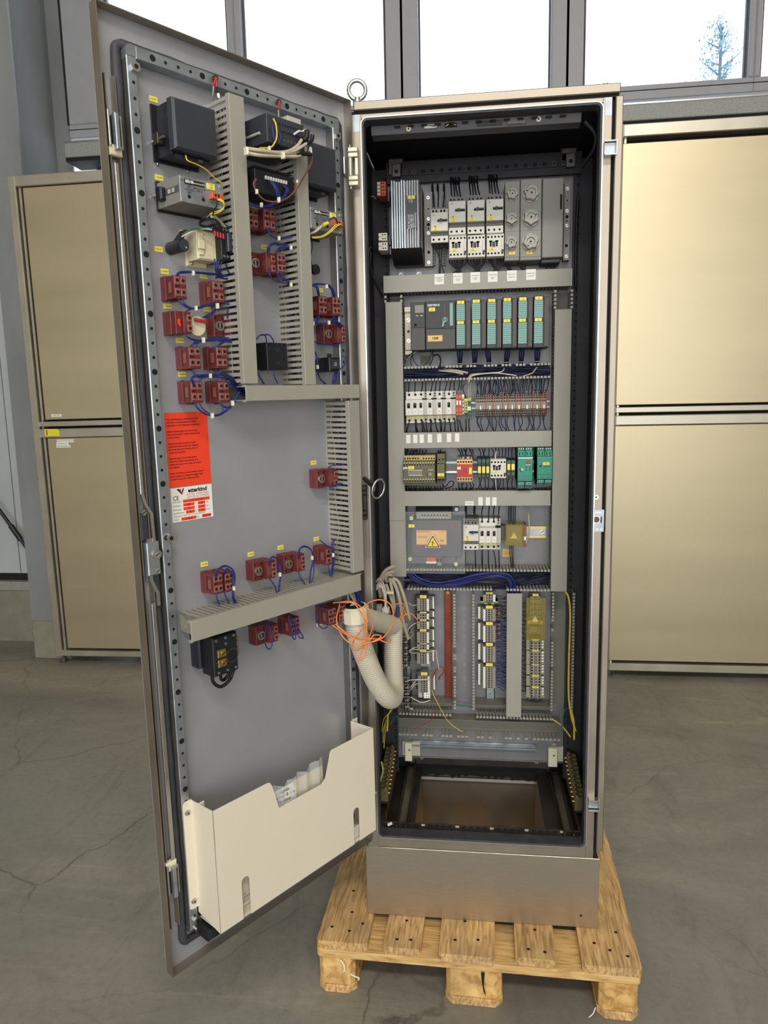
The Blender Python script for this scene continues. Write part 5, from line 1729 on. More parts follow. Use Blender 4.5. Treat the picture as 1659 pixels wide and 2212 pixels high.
t, a, b = dev('amber_terminal_cover', 'amber plastic terminal cover with a high-voltage triangle on the yellow rail', 'terminal cover', (1092, 1131.5, 1133, 1178.5), .060)
MB().box(-a * .85, a * .85, -.048, 0, -b * .8, b * .8, 'terminal_grey', .002).obj('terminals', t)
MB().box(-a, a, -.060, -.058, -b, b, 'amber_cover').prismx([(-.058, b), (-.03, b * 1.06), (-.03, b * .98), (-.058, b * .92)], -a, a, 'amber_cover').prismx([(-.058, -b), (-.058, -b * .92), (-.03, -b * .98), (-.03, -b * 1.06)], -a, a, 'amber_cover').box(-a, -a + .0015, -.058, -.02, -b, b, 'amber_cover').box(a - .0015, a, -.058, -.02, -b, b, 'amber_cover').obj('cover', t)
MB().box(a, a + .008, -.05, 0, -b * 1.2, b * .9, 'wire_brown', .001).box(a + .001, a + .007, -.052, -.05, -b * .55, -b * .2, 'paper').obj('end_stop', t)
MB().box(-a - .016, -a, -.035, 0, -b * .5, b * .7, 'grey_dark', .001).obj('end_stop', t)
triangle(t, -.002, -.0601, -.004, .0195)
x, z, w, h = Cr(1085.5, 1107, 1185.5, 1203, .001)
o = sticker(x, 0, z, w, h, 'orange_label', 'orange warning sticker with a triangle on the plate under the amber cover', None, name='warning_sticker', mw=CABM)
triangle(o, -.0045, -.0007, -.001, .011)
text('Achtung\nFremd-\nspannung', .0028, o, .0072, -.0012, 0)


# --- lower field: terminal rows, copper bar, empty ducts
def term_row(label, uc, hw, v0, v1, n, kind, d=.055, tagtxt=None, side=0, group=None):
    """one tagged group of rail terminals; uc, hw = centre and half width in the photo, tag above, n terminals down"""
    x, z, w, h = Cr(uc - hw, uc + hw, v0, v1, d)
    t = thing('terminal_row', label, 'terminal row', CABM @ T(x, 0, z), group)
    a, b = w / 2, h / 2
    tagh = min(.011, h * .22)
    zt_ = b - tagh
    p = (zt_ + b) / n
    MB().box(-a * .62, a * .62, -d * .9, 0, zt_, b, 'grey_mid', .0008).obj('end_clamp', t)
    tagp(t, 0, -d * .9, b - tagh * .5, min(.0185, a * 1.1), tagh * .8, tagtxt, .0036, 'yellow_tag')
    me = None
    for i in range(n):
        z1 = zt_ - i * p
        if kind == 'spring':
            if me is None:
                m = MB().box(-a, a * .98, -d, 0, -p * .94, 0, 'terminal_grey')
                for q, c in ((-.38, 'hole'), (-.02, 'hole'), (.10, 'hole'), (.44, 'hole')):
                    m.rect((q - .09) * a, (q + .09) * a, -d - .0003, -p * .75, -p * .2, c)
                m.rect(.62 * a, .97 * a, -d - .0006, -p * .92, -p * .02, 'paper')
                if side:
                    sx = side
                    m.box(a * .98, a * 1.75, -d * .55, 0, -p * .94, 0, 'terminal_grey')
                    m.rect(a * 1.10, a * 1.24, -d * .55 - .0003, -p * .75, -p * .2, 'hole').rect(a * 1.32, a * 1.45, -d * .55 - .0003, -p * .75, -p * .2, 'hole').rect(a * 1.5, a * 1.74, -d * .55 - .0005, -p * .92, -p * .02, 'paper')
                    m.box(-a * 1.5, -a, -d * .55, 0, -p * .94, 0, 'grey_mid').rect(-a * 1.45, -a * 1.2, -d * .55 - .0003, -p * .8, -p * .2, 'hole')
                me = m.mesh('terminal')
        elif kind == 'mirror':
            if me is None:
                m = MB().box(-a, a * .98, -d, 0, -p * .94, 0, 'terminal_grey')
                for q in (-.48, -.10, .04, .42):
                    m.rect((q - .09) * a, (q + .09) * a, -d - .0003, -p * .75, -p * .2, 'hole')
                m.rect(-.98 * a, -.64 * a, -d - .0006, -p * .92, -p * .02, 'paper')
                m.box(-a * 1.78, -a, -d * .55, 0, -p * .94, 0, 'terminal_grey').rect(-a * 1.76, -a * 1.48, -d * .55 - .0005, -p * .92, -p * .02, 'paper').rect(-a * 1.32, -a * 1.16, -d * .55 - .0003, -p * .75, -p * .2, 'hole')
                if side:
                    m.box(a, a * 1.85, -d * .55, 0, -p * .94, 0, 'wire_brown').rect(a * 1.2, a * 1.36, -d * .55 - .0003, -p * .75, -p * .2, 'hole').rect(a * 1.55, a * 1.82, -d * .55 - .0003, -p * .85, -p * .1, 'grey_mid')
                me = m.mesh('terminal')
        else:
            if me is None:
                m = MB().prismx([(0, -p * .95), (0, 0), (-d * .75, 0), (-d * .75, -p * .95)], -a, a, 'terminal_grey').box(-a * .52, a * .52, -d, -d * .74, -p * .95, 0, 'terminal_grey')
                m.socket(-a * .42, -d - .0002, -p * .5, min(.0031, p * .33)).socket(a * .42, -d - .0002, -p * .5, min(.0031, p * .33)).rect(-a * .16, a * .16, -d - .0003, -p * .8, -p * .2, 'grey_dark')
                m.rect(a * .72, a * .95, -d * .75 - .0004, -p * .75, -p * .2, 'paper')
                me = m.mesh('terminal')
        link('terminal', me, t, T(0, 0, z1))
    if kind != 'spring' and kind != 'mirror':
        MB().box(-a, -a * .3, -d * .8, 0, -b - .003, -b, 'lime').box(a * .3, a, -d * .8, 0, -b - .003, -b, 'lime').obj('earth_terminal', t)
    return t, a, b


rng = [(1286, 1320, 6), (1322, 1338, 2), (1338, 1359, 4), (1359, 1389, 6), (1389, 1403, 2), (1403, 1434, 6)]
labs = ['topmost', 'second', 'third', 'fourth', 'fifth', 'sixth']
rail = dev('terminal_rail', 'zinc rail under the terminal row nearest the ring handle', 'rail', (908, 930, 1284, 1510), .0075)
MB().box(-rail[1], rail[1], -.0075, 0, -rail[2], rail[2], 'galvanised').obj('rail', rail[0])
for i, (v0, v1, n) in enumerate(rng):
    term_row('%s tagged terminal group, counted down, in the row nearest the hinge' % labs[i], 914, 13, v0, v1, n, 'spring', tagtxt='-X%d' % (i + 11), side=1, group='terminal groups nearest the hinge')
t, a, b = term_row('lowest tagged terminal group, set apart, in the row nearest the hinge', 916, 13, 1453, 1496, 8, 'spring', tagtxt='-X1', side=1)
MB().box(-a, -a * .3, -.05, 0, -b - .018, -b, 'offwhite', .001).box(-a * .1, a * 1.0, -.055, 0, -b - .018, -b, 'paper', .001).obj('end_plug', t)
m = MB()
for q in (.35, .7):
    for zz in (-.005, -.013):
        m.disc(q * a, -.0553, -b + zz, .0014, 'hole', 6)
m.obj('plug_socket', t)
x, z, w, h = Cr(961, 975.5, 1276, 1519, .018)
t = thing('copper_bar', 'upright copper busbar bolted between the first terminal row and the open duct', 'busbar', CABM @ T(x, 0, z))
MB().box(-w / 2, w / 2, -.018, -.014, -h / 2, h / 2, 'copper', .001).obj('bar', t)
for s in (-1, 1):
    MB().cyl((0, 0, s * (h / 2 - .006)), (0, -.014, s * (h / 2 - .006)), .005, 'nylon', 10).obj('spacer', t)
    MB().screw(0, -.018, s * (h / 2 - .006), .0042, 'brass').obj('bar_screw', t)
rail = dev('terminal_rail', 'zinc rail with a screw under the middle terminal row', 'rail', (1050, 1069, 1280, 1516), .0075)
MB().box(-rail[1], rail[1], -.0075, -.006, -rail[2], rail[2], 'galvanised').box(-rail[1], -rail[1] + .002, -.0075, 0, -rail[2], rail[2], 'galvanised').box(rail[1] - .002, rail[1], -.0075, 0, -rail[2], rail[2], 'galvanised').obj('rail', rail[0])
xx, zz = Cp(1058.5, 1498, .008)
MB().screw(xx - rail[0].location.x, -.0075, zz - rail[0].location.z, .0055).obj('rail_screw', rail[0])
t, a, b = term_row('topmost terminal group with green-yellow earth clamps, in the middle row', 1057, 13.5, 1280, 1300, 3, 'spring', tagtxt='-X21')
MB().box(-a * 1.4, a * 1.4, -.045, 0, -b - .010, -b - .001, 'green_term', .001).box(-a * 1.42, -a * .7, -.047, 0, -b - .004, -b - .001, 'lime').box(a * .7, a * 1.42, -.047, 0, -b - .004, -b - .001, 'lime').box(-a * .8, -a * .3, -.047, 0, -b - .009, -b - .005, 'lime').box(a * .3, a * .8, -.047, 0, -b - .009, -b - .005, 'lime').obj('earth_terminal', t)
for i, (v0, v1, n) in enumerate(((1309, 1342, 6), (1344, 1387, 9), (1389, 1431, 9), (1433, 1486.5, 12))):
    term_row('%s long terminal group with white markers, in the middle row' % ('first', 'second', 'third', 'fourth')[i], 1057, 13.5, v0, v1, n, 'mirror', tagtxt='-X%d' % (22 + i), side=1 if i in (0, 1) else 0, group='terminal groups of the middle row')
rail = dev('terminal_rail', 'zinc rail under the terminal row nearest the lock-side duct', 'rail', (1143, 1164, 1282, 1522), .0075)
MB().box(-rail[1], -rail[1] + .003, -.0075, 0, -rail[2], rail[2], 'galvanised').box(rail[1] - .003, rail[1], -.0075, 0, -rail[2], rail[2], 'galvanised').box(-rail[1], rail[1], -.002, 0, -rail[2], rail[2], 'galvanised_side').obj('rail', rail[0])
# big terminals under an amber cover
x, z, w, h = Cr(1136.5, 1178, 1285, 1383, .070)
t = thing('mains_terminals', 'large mains terminals under an amber cover with a high-voltage triangle', 'terminal row', CABM @ T(x, 0, z))
a, b = w / 2, h / 2
for i in range(4):
    z1 = b * .86 - i * b * .235
    MB().box(-a * .55, a * .55, -.056, 0, z1 - b * .225, z1, 'terminal_grey', .001).box(-a * .16, a * .16, -.058, -.056, z1 - b * .17, z1 - b * .02, 'grey_dark').socket(-a * .36, -.0563, z1 - b * .10, .0032, 'hole', 'grey_plastic').socket(a * .36, -.0563, z1 - b * .10, .0032, 'hole', 'grey_plastic').obj('terminal', t)
MB().box(-a * .8, a * .8, -.054, 0, -b * .20, -b * .08, 'wire_green', .001).box(-a * .8, a * .8, -.055, 0, -b * .36, -b * .20, 'yellow_label', .001).socket(-a * .36, -.0553, -b * .26, .003, 'hole').socket(a * .36, -.0553, -b * .26, .003, 'hole').obj('earth_terminal', t)
for i in range(2):
    MB().box(-a * .5, a * .5, -.05, 0, -b * (.62 + i * .13), -b * (.5 + i * .13), 'terminal_grey', .0006).socket(-a * .36, -.0503, -b * (.56 + i * .13), .0018).socket(a * .3, -.0503, -b * (.56 + i * .13), .0018).obj('terminal', t)
tagp(t, 0, -.058, b * .95, .0165, .0075, '-X30', .004)
MB().box(-a, a, -.0725, -.071, -b, b * .88, 'amber_cover').box(-a, -a + .0014, -.071, -.02, -b, b * .88, 'amber_cover').box(a - .0014, a, -.071, -.02, -b, b * .88, 'amber_cover').obj('cover', t)
triangle(t, -.002, -.0726, Cp(1157.5, 1339, .0725)[1] - z, .0185)
for i, (v0, v1, n) in enumerate(((1381, 1404, 3), (1402, 1435, 4))):
    term_row('%s screw terminal group with yellow earth feet, below the mains terminals' % ('first', 'second')[i], 1157, 19.5, v0, v1, n, 'screw', tagtxt=None, group='screw terminals below the mains cover')
for i, (v0, v1) in enumerate(((1434, 1457.5), (1458.5, 1482), (1483, 1506.5))):
    term_row('%s yellow-tagged screw terminal group at the foot of the lock-side row' % ('first', 'second', 'third')[i], 1157, 19.5, v0, v1, 3, 'screw', tagtxt='-X%d' % (33 + i), group='tagged screw terminals')

# screw clamps on the hinge side, cable clamp rails, brass earth rows on both sides of the floor
def clampcol(label, uc, v0, v1, n, d):
    x, z, w, h = Cr(uc - 10, uc + 10, v0, v1, d)
    t = thing('cable_clamp_rail', label, 'clamp rail', CABM @ T(x, 0, z))
    MB().box(-.004, .004, -.012, 0, -h / 2 - .01, h / 2 + .01, 'galvanised').obj('rail', t)
    for i in range(n):
        zz = h / 2 - (i + .5) * h / n
        MB().box(-.010, .010, -d, -.012, zz - h / n * .36, zz + h / n * .34, 'steel_dark', .001).box(-.011, .009, -d - .001, -.01, zz + h / n * .34, zz + h / n * .42, 'bright_metal').cyl((.002, -d, zz), (.003, -d - .008, zz - .001), .0042, 'bright_metal', 8).sphere((-.004, -d - .003, zz - h / n * .2), .0032, 'bright_metal', 8, 5).obj('clamp', t)
    return t


clampcol('upper column of screw clamps beside the corrugated hose', 876, 1366, 1440, 6, .07)
clampcol('lower column of screw clamps beside the corrugated hose', 879, 1462, 1530, 5, .07)
for side, xs_, lab in ((0, .030, 'brass earth terminal row on the floor frame at the hinge side'), (1, .560, 'brass earth terminal row on the floor frame at the lock side')):
    t = thing('earth_terminal_row', lab, 'terminal row', T(xs_, .20, .40))
    tilt = []
    n = 11
    MB().box(-.012, .012, -.09, .10, .0, .006, 'steel_dark').obj('foot', t)
    s = 1 if side == 0 else -1
    for i in range(n):
        y = -.085 + i * .0172
        z0 = .012 + i * .0035
        m = MB().box(-.013, .013, y - .006, y + .006, .006, z0 + .030, 'olive', .001).box(-.004 + s * .006, .004 + s * .006, y - .005, y + .005, z0 + .030, z0 + .034, 'bright_metal')
        m.cyl((s * .006, y, z0 + .034), (s * .006, y, z0 + .038), .0042, 'brass', 8)
        m.cyl((s * .013, y, z0 + .018), (s * .018, y, z0 + .018), .0038, 'brass', 8)
        m.obj('earth_terminal', t)

# ================================================================== things on the door
duct_specs = [('tallest wiring duct on the door, between the buttons and the instrument column', -.3628, 1.4455, .0345, .521, True, (-1,), (0, 0)),
              ('second upright wiring duct on the door, in front of the meters', -.2063, 1.423, .0295, .482, True, (-1,), (0, 0)),
              ('level wiring duct across the middle of the door', -.2195, 1.1665, .315, .030, False, (), (0, .0025)),
              ('short upright wiring duct on the door beside the hinge post', -.0785, .949, .035, .394, True, (-1,), (0, 0)),
              ('long level wiring duct across the door below the four push buttons', -.287, .7262, .440, .0405, False, (1,), (.026, -.006))]
for lab, X, Z, w, h, vert, sd, ext in duct_specs:
    L, Wd = (h, w) if vert else (w, h)
    tD = duct('wiring_duct', lab, DOORP @ T(X, 0, Z), L, Wd - .002, .0785, vert, pitch=.0119, sides=sd, tip=False, wall='duct_grey', ext=ext)
    if not vert:
        xl = -w / 2 - ext[0]
        MB().box(xl - .001, xl + .004, -.0785, -.070, h / 2 - .003, h / 2 + .0015, 'duct_grey').box(xl - .001, xl + .004, -.0785, -.070, -h / 2 - .0015, -h / 2 + .003, 'duct_grey').obj('cover_lip', tD)
# wire fill seen through the slots
for X, Z, w, h, lab in ((-.3628, 1.4455, .020, .50, 'wires inside the tallest door duct, seen through its slots'), (-.2063, 1.423, .016, .465, 'wires inside the second upright door duct, seen through its slots'), (-.0785, .949, .020, .37, 'wires inside the short door duct by the hinge post')):
    m = MB()
    for i in range(9):
        xx = X - w / 2 + w * R_.random()
        yy = -.014 - .045 * R_.random()
        pts = [(xx + R_.uniform(-.002, .002), yy + R_.gauss(0, .004), Z - h / 2 + h * k / 9) for k in range(10)]
        m.tube(pts, .0016, ('wire_darkblue', 'wire_black', 'wire_darkblue', 'cable_grey')[i % 4], 5, 3)
    o = m.obj('wire_fill', None, DOORP)
    tag(o, lab, 'wires', kind='stuff')


def meter_box(label, x0, x1, z0, z1, d):
    t = thing('panel_meter', label, 'meter', DOORP @ T((x0 + x1) / 2, 0, (z0 + z1) / 2))
    a, b = (x1 - x0) / 2, (z1 - z0) / 2
    MB().box(-a - .002, a + .002, -.004, 0, -b - .006, b + .004, 'black_plastic').box(-a + .004, a - .004, -d * .72, -.003, -b - .002, b - .002, 'black_plastic', .001).obj('case', t)
    MB().box(-a, a, -d, -d * .74, -b + .002, b, 'black_satin', .004).obj('rear_cover', t)
    for s in (-1, 1):
        m = MB().cyl((s * (a + .003), -.002, -b * .38), (s * (a + .003), -d * .62, -b * .38), .0024, 'bright_metal', 8)
        m.box(s * (a + .003) - .006, s * (a + .003) + .006, -.030, -.016, -b * .60, -b * .16, 'steel_dark', .001).obj('clamp', t)
    MB().box(-a * .75, -a * .45, -d * .75, -d * .68, -b - .006, -b - .001, 'black_satin').box(a * .3, a * .5, -d * .75, -d * .68, -b - .005, -b - .001, 'galvanised_side').obj('latch', t)
    for s in (-.9, .5):
        MB().sphere((s * a, -.003, -b - .009), .0028, 'bright_metal', 6, 4).obj('fixing', t)
    return t


meter_box('large black panel meter highest on the door beside the frame upright', -.492, -.4025, 1.587, 1.6735, .070)
meter_box('large black panel meter highest on the door beside the hinge post', -.1845, -.0985, 1.585, 1.672, .070)


def amplifier(label, x0, x1, z0, z1, d, tg):
    t = thing('signal_transmitter', label, 'transmitter', DOORP @ T((x0 + x1) / 2, 0, (z0 + z1) / 2))
    a, b = (x1 - x0) / 2, (z1 - z0) / 2
    MB().box(-a - .001, a + .001, -.005, 0, -b - .004, b + .004, 'black_plastic').box(-a, a, -d + .002, -.004, -b, b, 'grey_plastic', .0004).box(-a - .0004, -a, -d + .004, -.03, -b * .22, b * .30, 'grey_dark').obj('case', t)
    MB().box(-a - .0012, -a - .0004, -.048, -.040, -b * .12, b * .2, 'offwhite').box(-a - .0012, -a - .0004, -.060, -.053, -b * .12, b * .2, 'offwhite').obj('clip_print', t)
    MB().box(-a - .012, -a - .0004, -.034, -.018, -b * .55, b * .45, 'black_plastic', .003).cyl((-a - .006, -.018, 0), (-a - .006, -.002, 0), .0026, 'bright_metal', 8).obj('clamp', t)
    pl_ = MB().box(-a, a, -d, -d + .002, -b, b, 'galvanised', .0004).obj('face_plate', t)
    yf = -d - .0004
    MB().box(-a * .80, a * .12, yf, yf + .0004, b * .42, b * .80, 'print').obj('title_bar', pl_)
    text('BEHR', .0072, pl_, -a * .58, yf - .0004, b * .62, 'print_white', bold=.03)
    text('messwandler', .0050, pl_, -a * .14, yf - .0004, b * .61, 'print_white')
    text('TYPE:\nEIN:\nAUSGANG:\nVERS.', .0040, pl_, -a * .60, yf - .0004, b * .10, 'print')
    text('020 01 A 0-10V\n4/20mA', .0040, pl_, -a * .14, yf - .0004, b * .14, 'print')
    for q in (-.62, .02):
        MB().disc(q * a, yf, -b * .52, .0034, 'hole', 12).obj('trimmer_hole', pl_)
    text('ZERO', .0030, pl_, -a * .62, yf - .0004, -b * .28)
    text('SPAN', .0030, pl_, a * .02, yf - .0004, -b * .28)
    for s in (-1, 1):
        for q in (-1, 1):
            MB().screw(s * a * .90, -d, q * b * .82, .0038, 'bright_metal', False, .002).obj('corner_screw', pl_)
    tagp(t, a * .40, -d, b * .62, .017, .0105, tg, .0046)
    MB().box(a * .30, a * .84, -d - .010, -d, -b * .38, b * .10, 'orange_plastic', .001).box(a * .42, a * .5, -d - .0106, -d - .01, -b * .2, 0, 'hole').box(a * .56, a * .64, -d - .0106, -d - .01, -b * .2, 0, 'hole').obj('connector', t)
    text('N  L1  PE', .0046, pl_, a * .55, yf - .0004, -b * .62)
    return t


amplifier('grey signal transmitter with orange plug under the large meter by the frame upright', -.493, -.402, 1.4995, 1.5435, .078, '+12\n-P2')
amplifier('grey signal transmitter with orange plug near the hinge post', -.1875, -.096, 1.4990, 1.5412, .078, '+12\n-P3')


# contact block of a push button: brown insulated body; kinds: 'four' terminals, 'chrome' bush, 'lamp'
def cblock(label, ub, vc, kind, d=.044, w=.026, h=.042, group='brown contact blocks', ur=None):
    if ur:
        X, Z = Dp(ur, vc, d)
        X -= w if kind == 'four' else .048
    else:
        X, Z = Dp(ub, vc, 0)
    t = thing('contact_block', label, 'contact block', DOORP @ T(X, 0, Z), group)
    b = h / 2
    if kind == 'four':
        m = MB().box(0, w, -.016, 0, -b, b, 'brown_block', .0008).box(.001, w, -d, -.016, -b + .001, b - .001, 'brown_block', .0008)
        for y0, y1 in ((-.012, -.009), (-.022, -.019)):
            m.box(-.0006, 0, y0, y1, -b * .7, b * .75, 'brown_block')
        m.box(.003, .008, -.012, -.004, b, b + .0015, 'brown_block').box(.014, .02, -.028, -.02, b - .001, b + .0008, 'brown_block').box(.012, .018, -.028, -.01, -b - .0025, -b, 'brown_block')
        m.box(-.0004, .0004, -.036, -.026, -b * .45, b * .45, 'wire_brown')
        m.obj('body', t)
        for x in (.27, .74):
            for z in (.56, -.42):
                MB().box(w * x - .0052, w * x + .0052, -d - .001, -d, z * b - .0068, z * b + .0068, 'brown_terminal', .0004).cyl((w * x, -d - .001, z * b), (w * x, -d - .0014, z * b), .0040, 'brown_terminal', 10).disc(w * x, -d - .0016, z * b, .0033, 'hole').obj('terminal', t)
        MB().box(w * .12, w * .42, -d - .0008, -d, .02 * b, .14 * b, 'hole').box(w * .60, w * .88, -d - .0008, -d, .02 * b, .14 * b, 'brown_block').obj('slot', t)
    else:
        w1, w2 = (.0255, .0225) if kind != 'lamp' else (.0165, .0165)
        d1 = .026
        m = MB().box(0, w1, -d1, 0, -b, b, 'brown_block', .001)
        for x in (.16, .8):
            for z in (-.7, .7):
                m.disc(x * w1, -d1 - .0004, z * b, .0024, 'hole', 8)
        m.box(-.0006, 0, -.012, -.009, -b * .7, b * .75, 'brown_block')
        m.obj('holder', t)
        if kind == 'lamp':
            MB().box(w1 * .1, w1 * .9, -d + .004, -d1, -b * .98, b * .98, 'brown_block', .001).obj('lamp_case', t)
            MB().prism([(w1 * .35, -b * .15), (w1 * .62, -b * .38), (w1 * .72, -b * .2), (w1 * .60, b * .02), (w1 * .66, b * .22), (w1 * .5, b * .36), (w1 * .32, b * .15)], -d + .0025, -d + .004, 'lamp_red').obj('lamp', t)
        else:
            c = w1 * .46
            m = MB()
            for q0, q1, y0, y1 in ((.0095, .0095, -d1, -d1 - .004), (.0095, .0066, -d1 - .004, -d1 - .004), (.0066, .0066, -d1 - .004, -d1 + .003)):
                m.cyl((c, y0, 0), (c, y1 - 1e-5, 0), q0, 'bright_metal', 16, q1, cap=False)
            m.disc(c, -d1 - .0006, 0, .0066, 'hole', 16)
            m.box(c - .0022, c + .0018, -d1 - .0035, -d1, -.0058, .0058, 'bright_metal')
            m.obj('bush', t)
        x0 = w1 + (.0 if kind != 'lamp' else -.001)
        m = MB().box(x0, x0 + w2, -d, 0, -b + .002, b - .001, 'brown_block', .0008).box(x0 - .0006, x0 + w2 * .3, -d + .002, -d + .012, -b * .9, b * .9, 'brown_block')
        for k in range(5):
            m.box(x0 + .002 + .0019 * k, x0 + .0026 + .0019 * k, -d - .0003, -d, -b * .5, b * .55 - .001 * k, 'wire_brown')
        m.obj('contact_element', t)
        for z in (.42, -.46):
            xx = x0 + w2 * .78
            MB().box(xx - .0050, xx + .0050, -d - .001, -d, z * b - .0064, z * b + .0064, 'brown_terminal', .0004).disc(xx, -d - .0012, z * b, .0032, 'hole').obj('terminal', t)
    return t


CB = [('contact block highest in the button column by the frame upright', 347, 625, 'four'),
      ('contact block high in the button column, touching the slotted duct', 430, 635, 'four'),
      ('contact block with a red lamp', 352, 700, 'lamp'),
      ('contact block with chrome bush beside the round cream buzzer disc', 445, 706, 'chrome'),
      ('contact block in the third button row, by the frame upright', 379, 775, 'four'),
      ('contact block in the third button row, touching the slotted duct', 438, 775, 'four'),
      ('contact block in the fourth button row, above the red notice', 383.5, 848, 'four'),
      ('contact block in the fourth button row, by the open duct end', 443, 848, 'four')]
for l, u, v, k in CB:
    cblock(l, u, v, k)
cblock('upper dark contact block behind the tallest duct', 0, 475, 'four', ur=557.5)
cblock('upper dark contact block between the two upright ducts, one column of terminals', 0, 478, 'four', d=.050, w=.031, ur=595)
cblock('lower dark contact block with chrome bush behind the tallest duct', 0, 570, 'chrome', d=.046, ur=594)
cblock('lower dark contact block with four terminals between the upright ducts', 0, 571, 'four', w=.021, d=.050, ur=616)
cblock('contact block beside the second upright duct, above the chrome-bushed one', 0, 661, 'four', w=.024, ur=706)
cblock('contact block at the frame upright by the hinge post', 0, 663, 'four', w=.024, ur=735)
cblock('contact block with chrome bush low beside the hinge-side frame upright', 0, 722, 'chrome', ur=745)
cblock('lone contact block with chrome bush beside the short upright duct', 668, 1034, 'chrome', d=.042)
cblock('first of four contact blocks above the long level duct, a double one', 433, 1257, 'four', w=.022)
cblock('second half of the double contact block above the long level duct', 458, 1252, 'four', w=.020)
cblock('contact block with chrome bush, second of four above the long level duct', 531, 1232, 'chrome', d=.040)
cblock('contact block with chrome bush, third of four above the long level duct', 597, 1217, 'chrome', d=.040)
cblock('contact block in the corner of the two door ducts', 676, 1198, 'four')
cblock('contact block with chrome bush below the long level duct', 537, 1370, 'chrome', d=.040)
cblock('contact block in the middle below the long level duct', 600, 1348, 'four')
cblock('dark double contact block below the long duct at the hose nut', 681, 1327, 'four')
cblock('second half of the dark double contact block at the hose nut', 704, 1320, 'four', w=.022)

# buzzer disc
x, z = Dp(426, 704, .034)
t = thing('buzzer', 'round cream buzzer disc with two red push-on terminals', 'buzzer', DOORP @ T(x, 0, z))
MB().cyl((0, 0, 0), (0, -.030, 0), .010, 'beige', 16).cyl((0, -.030, 0), (0, -.034, 0), .0182, 'beige', 28).obj('disc', t)
for s in (0, 1):
    MB().cyl((-.008 + s * .013, -.038, .0105 - s * .001), (.003 + s * .014, -.040, .0095 - s * .002), .0032, 'red_plastic', 8).obj('push_on_terminal', t)

# rotary potentiometer, cream socket with black contactor
x, z = Dp(372, 538, 0)
t = thing('potentiometer', 'small black potentiometer can with soldered wires below the grey transmitter', 'potentiometer', DOORP @ T(x - .004, 0, z))
MB().cyl((0, 0, 0), (0, -.044, 0), .0115, 'black_plastic', 20).cyl((0, -.044, 0), (0, -.045, 0), .010, 'black_satin', 20).cyl((.004, -.0452, -.004), (.004, -.046, -.004), .0016, 'offwhite', 6).obj('can', t)
MB().add([(-.004, -.016, .010), (.006, -.034, .011), (.014, -.040, .030), (.006, -.026, .028)], [(0, 1, 2, 3), (3, 2, 1, 0)], 'black_plastic').obj('sleeve', t)
x, z = Dp(398, 535, .0)
t = thing('socket_outlet', 'beige service socket housing beside the black potentiometer', 'socket', DOORP @ T(x + .020, 0, z))
MB().box(-.020, .026, -.005, 0, -.034, .029, 'beige', .003).box(-.018, .026, -.040, -.005, -.026, .027, 'beige', .003).obj('case', t)
MB().box(-.016, -.006, -.043, -.040, -.018, .022, 'beige', .001).box(-.019, -.005, -.046, -.040, -.008, .008, 'beige', .001).obj('flap', t)
MB().sphere((-.010, -.006, -.029), .003, 'bright_metal', 8, 4).obj('case_screw', t)
t = thing('control_relay', 'black relay with open screw terminals beside the beige socket housing', 'relay', DOORP @ T(x + .052, 0, z + .004))
MB().box(-.010, .022, -.058, 0, -.028, .032, 'black_plastic', .001).box(.000, .022, -.066, -.058, -.014, .020, 'black_satin', .002).obj('body', t)
for i in range(4):
    MB().screw(-.005 + i * .0075, -.0585, .026, .0024, 'galvanised').obj('terminal_screw', t)
    MB().screw(-.005 + i * .0075, -.0585, -.022, .0024, 'galvanised').obj('terminal_screw', t)
MB().screw(.018, -.0665, -.011, .0022, 'bright_metal').obj('cover_screw', t)

# deep instruments between the upright ducts
def instrument(label, x0, x1, z0, z1, d, sub):
    t = thing('panel_instrument', label, 'instrument', DOORP @ T((x0 + x1) / 2, 0, (z0 + z1) / 2))
    a, b = (x1 - x0) / 2, (z1 - z0) / 2
    MB().box(-a, a, -d, 0, -b, b, 'black_satin' if sub else 'black_plastic', .001).obj('case', t)
    m = MB()
    if sub:
        for i in range(9):
            for j in range(2):
                m.box(-a * .35 + i * a * .145, -a * .35 + i * a * .145 + .003, -d - .001, -d, b * .45 - j * b * .5, b * .45 - j * b * .5 + .0035, 'hole')
        for i in range(7):
            m.disc(-a * .30 + i * a * .19, -d - .0006, -b * .55, .0018, 'grey_mid', 8)
        tag(m.obj('terminal_pins', t), kind='stuff')
    else:
        for i in range(9):
            m.box(-a * .5 + i * a * .13, -a * .5 + i * a * .13 + .0028, -d - .003, -d, b * .25, b * .55, 'paper')
        tag(m.obj('terminal_pins', t), kind='stuff')
    return t


instrument('deep black instrument highest between the upright ducts, wired with grey cables', -.3205, -.2275, Dp(618, 318, .112)[1], Dp(618, 258, .112)[1], .112, True)
MB().cyl((-.0485, -.03, -.006), (-.0485, -.092, -.006), .0026, 'offwhite', 8).obj('clamp_rod', COL.objects['panel_instrument'])
MB().box(.012, .046, -.105, -.055, .024, .037, 'offwhite', .001).obj('bracket', COL.objects['panel_instrument'])
t = instrument('flat black instrument with white terminal pins under the grey cables', -.333, -.236, Dp(570, 418, .085)[1], Dp(570, 368, .085)[1], .085, False)
MB().add([(-.048, -.03, .0262), (.048, -.03, .0262), (.05, -.085, .0262), (-.048, -.085, .0262)], [(0, 1, 2, 3)], 'galvanised').obj('top_sheet', t)

